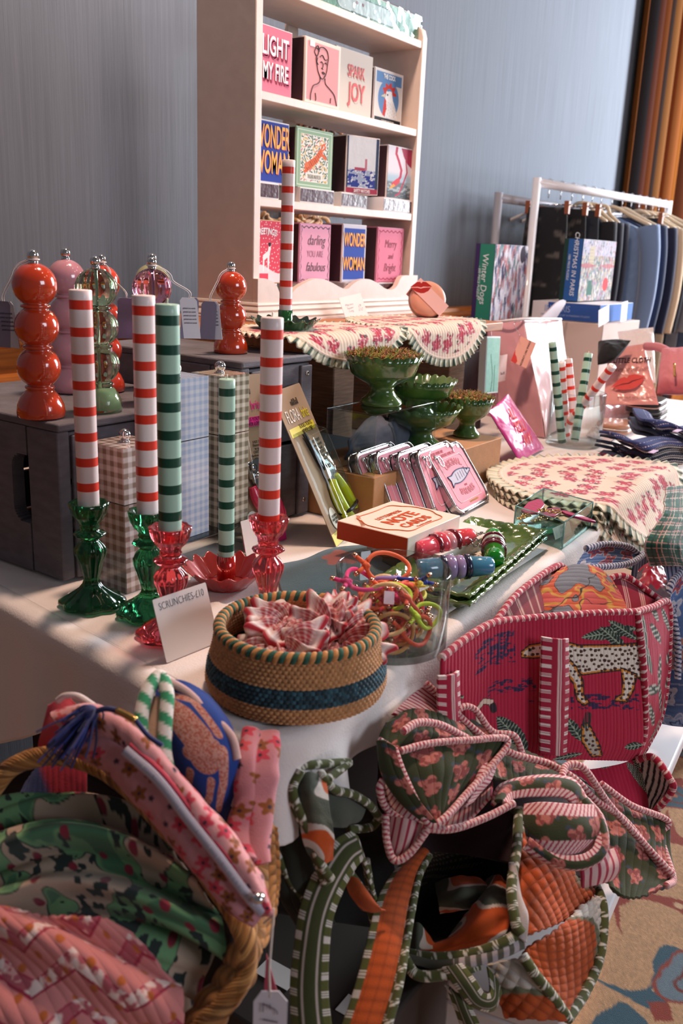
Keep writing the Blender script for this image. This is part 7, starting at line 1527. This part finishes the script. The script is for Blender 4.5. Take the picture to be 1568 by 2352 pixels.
# green printed cloth
def gpr(U,V):
    x=U*1.9;y=V*1.5; n=fbm(x*22,y*22,3,2); m=fbm(x*30+4,y*30,8,2); c=flat(L('6f9a6c'),U.shape); c=mixc(c,ss(.52,.54,n),L('b8a08c')); c=mixc(c,ss(.44,.42,m)*ss(.5,.45,n),L('4c7a58'))
    c=mixc(c,ss(.016,.006,np.abs(n-.53)),L('2a3a34')); w_=fbm(x*90,y*90,5,2); c=mixc(c,((w_>.60)&(m>.5)).astype(float),L('26302c'))
    return scatter(x,y,.045,lambda dx,dy,r,c:mixc(c,ss(.002,0,np.hypot(dx,dy*1.2)-.0065)*(r>.35),L('8a2438')),c,3,.3)
def folds(C,f,name,label,cat,disp,nu=220,nv=260,wr=.002,m=None,solid=.003,kind=None):
    o=sheet(name,C,f,None,nu,nv,wr=wr,ws=16,disp=disp,solid=solid,m=m or cloth()); tag(o,label,cat); return o
def fd(U,V):
    k=U*1.0-V*.10+.012*np.sin(V*14); return .013*np.sin(k*2*PI/.048+.8*np.sin(V*9))+.005*np.sin(k*2*PI/.021+V*30)
folds([[(-30,1850,.875),(110,1838,.87),(230,1835,.865),(340,1890,.85)],[(-30,1930,.845),(140,1900,.84),(300,1930,.83),(430,1990,.82)],[(-30,2020,.825),(140,2000,.82),(320,2030,.81),(490,2090,.805)],[(-30,2110,.81),(160,2080,.805),(340,2110,.80),(522,2170,.80)],[(-30,2200,.80),(160,2180,.80),(330,2200,.80),(470,2240,.81)],[(20,2330,.83),(170,2300,.83),(320,2290,.83),(440,2290,.84)]],gpr,'printed_cloth','crumpled green printed cloth with dark red flowers in the straw basket','cloth',fd)
def band_(U,V):
    U=U*1.5; V=V*1.5
    c=flat(L('cf7f7c'),U.shape); z=np.abs(((V/.115)%1)-.5)*.075; k=(U+z)
    c=mixc(c,((k/.052)%1<.36).astype(float)*.55,L('e0b0a8')); e=np.abs(((k/.052)%1)-.36); c=mixc(c,(e<.035).astype(float),L('a02c44')); e2=np.abs(((k/.052)%1)-.02); c=mixc(c,(e2<.03).astype(float),L('b04456'))
    n=fbm(U*120,V*120,3,2); ins=((k/.052)%1<.33); c=mixc(c,(ins&(n>.52)).astype(float)*.8,L('a8364c')); c=mixc(c,(ins&(n<.40)).astype(float)*.8,L('ecd4cc')); return scatter(U,V,.030,lambda dx,dy,r,c:mixc(c,ss(.002,0,np.hypot(dx,dy)-.0035),L('b8602c')),c,9,.1)
folds([[(-40,2085,.775),(60,2090,.77),(160,2110,.77),(260,2150,.775)],[(-40,2170,.755),(100,2170,.75),(240,2200,.755),(400,2245,.765)],[(-40,2260,.745),(120,2250,.74),(260,2270,.745),(418,2290,.76)],[(-40,2330,.74),(120,2330,.735),(260,2340,.74),(410,2360,.76)],[(-40,2420,.74),(120,2420,.74),(260,2420,.74),(390,2430,.76)]],band_,'bandana_pouch','pink bandana print quilted pouch at the bottom left corner','pouch',lambda U,V:.009*np.sin((U-V*.5)*2*PI/.075+1)+.0012*np.abs(np.sin((U*.6-V*.8)*PI/.009)),solid=.005,m=cloth('quilt_cloth'))
# pink floral zipper pouch lying over the rim
t=thing('zipper_pouch','pink floral zipper pouch with white zip lying over the basket rope','pouch',at(400,1850,d=.8))
def pfl(base='cf8f90'):
    def f(U,V):
        c=flat(L(base),U.shape)
        def fl(dx,dy,r,c):
            a=np.arctan2(dy,dx); d=np.hypot(dx,dy); k=np.clip((r*4).astype(int),0,3); col=np.array([L('c2384a'),L('8a4a1c'),L('2a2440'),L('c9484e')])[k]; R_=np.where(k==2,.0028,.008)*(1+.3*np.cos(5*a+r*9)); m=ss(.0015,0,d-R_); c=c*(1-m[...,None])+col*m[...,None]; return mixc(c,ss(.001,0,d-.002),L('3a2030'))
        return scatter(U*1.5,V*1.5,.026,fl,c,5,.35)
    return f
up=[(118,1640,.85),(200,1620,.84),(290,1660,.825),(380,1745,.81),(470,1845,.795),(555,1945,.785),(604,2020,.775),(612,2085,.775)]
z1_=[(160,1690,.825),(225,1690,.815),(290,1720,.805),(360,1800,.79),(430,1890,.78),(500,1980,.77),(560,2060,.765),(600,2105,.77)]
lo=[(120,1700,.845),(170,1735,.84),(245,1775,.83),(320,1850,.815),(390,1930,.80),(450,1995,.79),(520,2075,.78),(580,2118,.775)]
ribbon('front_panel',up,z1_,pfl(),t,260,60,.004,.012,wr=.003); ribbon('back_panel',z1_,lo,pfl('c07f84'),t,260,40,.004,.008,wr=.003)
zz_=[(285,1722,.796),(360,1790,.783),(430,1880,.773),(500,1968,.763),(560,2048,.758),(600,2095,.762)]
ribbon('zip_tape',[(x-5,y+9,d) for x,y,d in zz_],[(x+9,y-8,d) for x,y,d in zz_],lambda U,V:mixc(flat(L('b9b2c0'),U.shape),((np.abs(U/U.max()-.5)<.16)&((V*500)%1<.5)).astype(float),L('8f8a98')),t,220,12,.002,.002,wr=0)
piping('pink_seam',[(x+14,y-13,d+.004) for x,y,d in zz_],.0022,stripes_fc('c8485a','c8485a',.01),t)
g=G(); p=W3((592,2062,.752)); g.sphere(p,.006,14,sc=(1,1,.7)); g.build('zip_slider',M_chrome,t,world=True)
# blue leopard pouch
t=thing('leopard_pouch','royal blue pouch with pale pink leopard shape and striped loop','pouch',at(450,1720,d=.86))
def bl_p(U,V):
    x=355+190*V/V.max(); y=1565+325*U/U.max(); c=flat(L('1d3f8e'),U.shape); pk=L('cf9a8c')
    m=np.zeros(U.shape)
    for P_,w in (([(395,1640),(430,1665),(460,1705),(470,1745)],30),([(455,1715),(490,1712)],10),([(400,1700),(385,1690)],8),([(470,1745),(440,1735)],14),([(372,1585),(410,1608),(460,1620),(500,1690)],7),([(480,1790),(470,1830),(440,1870)],9),([(430,1775),(415,1800)],8),([(505,1720),(510,1790),(500,1850)],9)): m=np.maximum(m,ss(2,0,segd(x,y,P_)-w))
    n=fbm(x*.35,y*.35,3,2); c=mixc(c,m,pk); return mixc(c,m*(n>.54),L('b8604e'))
sheet('pouch_body',[[(362,1572,.885),(410,1565,.88),(465,1590,.875),(500,1625,.875)],[(355,1640,.865),(420,1640,.85),(490,1650,.845),(530,1680,.85)],[(360,1710,.855),(430,1720,.835),(500,1730,.83),(545,1750,.84)],[(400,1790,.85),(450,1800,.83),(500,1810,.83),(538,1820,.84)],[(440,1850,.86),(470,1870,.845),(500,1890,.845),(515,1885,.85)]],bl_p,t,170,140,wr=.004,ws=14,solid=.005)
GWs=stripes_fc('dcd4cc','2f8a5e',.020,.5,1.0)
for pts in ([(345,1775,.815),(326,1700,.82),(325,1640,.83),(340,1585,.845),(362,1555,.86),(375,1560,.86)],[(375,1560,.86),(384,1600,.845),(380,1660,.83),(378,1730,.82),(395,1810,.81)]): piping('striped_loop',pts,.0068,GWs,t)
piping('pouch_seam',[(375,1558,.87),(430,1590,.865),(480,1640,.85),(530,1690,.84),(545,1745,.835)],.004,stripes_fc('c9a4a0','c9a4a0',.01),t)
ribbon('inner_tape',[(344,1600,.85),(338,1680,.835),(350,1760,.82)],[(368,1600,.85),(364,1680,.835),(372,1770,.82)],lambda U,V:flat(L('d8b49c'),U.shape),t,60,10,.002)
# floral pouch right
t=sheet('floral_pouch',[[(560,1690,.87),(590,1672,.87),(620,1680,.875),(640,1700,.88)],[(548,1750,.85),(580,1740,.84),(612,1745,.85),(640,1760,.87)],[(540,1840,.84),(575,1830,.825),(610,1835,.835),(636,1840,.86)],[(520,1900,.83),(560,1910,.815),(600,1920,.82),(620,1900,.85)],[(560,1960,.81),(585,1975,.80),(605,1985,.805),(618,1970,.82)]],pfl('c07a80'),None,150,90,wr=.006,ws=22,solid=.004,disp=lambda U,V:.006*np.sin(V*2*PI/.035+3*U)); tag(t,'pink floral soft pouch standing between the blue pouch and the striped piping','pouch')
# red and blue patches behind the rope
t=sheet('quilted_pouch',[[(60,1800,.90),(110,1740,.90),(200,1720,.90)],[(30,1850,.89),(110,1840,.885),(200,1800,.885)],[(20,1900,.885),(110,1880,.88),(200,1860,.88)]],lambda U,V:mixc(flat(L('3c4878'),U.shape),ss(.0,.01,V-U*.5-.02),L('a8283a')),None,60,80,wr=.003,quilt=.0008,qs=.006); tag(t,'blue and red quilted pouch deep in the basket at the far left','pouch')
t=sheet('coral_pouch',[[(110,1620,.88),(150,1600,.885),(185,1625,.88)],[(95,1680,.88),(140,1670,.87),(190,1680,.87)],[(85,1730,.885),(130,1730,.88),(180,1740,.88)]],lambda U,V:mixc(flat(L('c0404c'),U.shape),ss(.5,.6,fbm(U*30,V*30,3)),L('b8808a')),None,60,60,wr=.004); tag(t,'coral red printed pouch behind the navy tassel','pouch')
# tassel
p0=W3((205,1640,.81)); t=thing('tassel','navy blue tassel hanging over the pink zipper pouch','tassel',p0)
g=G(); r_=random.Random(3); e0=W3((155,1705,.80)); ax=e0-p0
for k in range(90):
    a=np.array([r_.gauss(0,1),r_.gauss(0,1),r_.gauss(0,1)]); q0=p0+a*.003; q1=p0+ax*.5+a*.008; q2=p0+ax*r_.uniform(.85,1.1)+a*.011; g.tube(cr(np.array([q0,q1,q2]),7),.0010,4,c=L(r_.choice(['1c2258','232c70','161a48'])),cap=False)
g.sphere(p0,.0085,14,c=L('1c2258')); o=g.build('thread_skirt',cloth('thread',.8,bump=0),t,world=True)
g=G(); g.tube(path([(268,1632,.80),(290,1642,.795),(312,1655,.79)],10),.0032,8); g.build('gold_puller',mat('gold'),t,world=True)
g=G(); g.tube(path([(312,1655,.79),(340,1690,.785),(372,1712,.78)],14),.0022,7,c=L('1c2258')); g.tube(path([(205,1640,.81),(240,1628,.805),(268,1632,.80)],14),.0026,7,c=L('1c2258')); g.build('navy_cord',cloth('thread'),t,world=True)
g=G(); g.tube(path([(132,1610,.86),(150,1598,.855),(180,1600,.85),(215,1622,.84)],20),.0032,8,c=L('dcc8c4')); t2=g.build('cord_loop',cloth()); tag(t2,'thin pinkish white cord loop above the tassel','cord')
# hanging tags
t=thing('price_tag','white card price tag hanging on a string below the zipper pouch','tag',at(620,2300,d=.76))
g=G(); o=[(582,2300),(600,2276),(640,2276),(660,2300),(656,2420),(580,2420)]; q=[at(x,y,d=.755) for x,y in o]; nn=_n(np.cross(q[1]-q[0],q[2]-q[0]))*.0005; m_=len(q); g.add([v-nn for v in q]+[v+nn for v in q],[tuple(range(m_))[::-1],tuple(range(m_,2*m_))]+[(i,(i+1)%m_,m_+(i+1)%m_,m_+i) for i in range(m_)]); g.build('paper_tag',pt('cfc4c8'),t,world=True,smooth=False)
text('£15',.020,at(618,2340,d=.753),at(600,2380,d=.753)-at(600,2300,d=.753),at(660,2330,d=.753)-at(600,2330,d=.753),pt('5a5460'),t,'lettering',world=True,shear=.2,bold=-.0005)
g=G(); g.tube(path([(606,2120,.775),(622,2105,.765),(628,2090,.765),(622,2170,.76),(618,2230,.757),(620,2290,.755)],50),.0011,6,c=L('cbb8ac')); g.build('string',cloth(),t,world=True)
g=G(); a,b,c=at(612,2190,d=.80),at(640,2290,d=.80),at(605,2290,d=.80); nn=_n(np.cross(b-a,c-a))*.001; g.add([a-nn,b-nn,c-nn,a+nn,b+nn,c+nn],[(0,1,2),(3,5,4),(0,3,4,1),(1,4,5,2),(2,5,3,0)],L('9a3a4c')); o=g.build('ribbon_tail',cloth(),smooth=False); tag(o,'dark pink ribbon tail hanging behind the white price tag','ribbon')
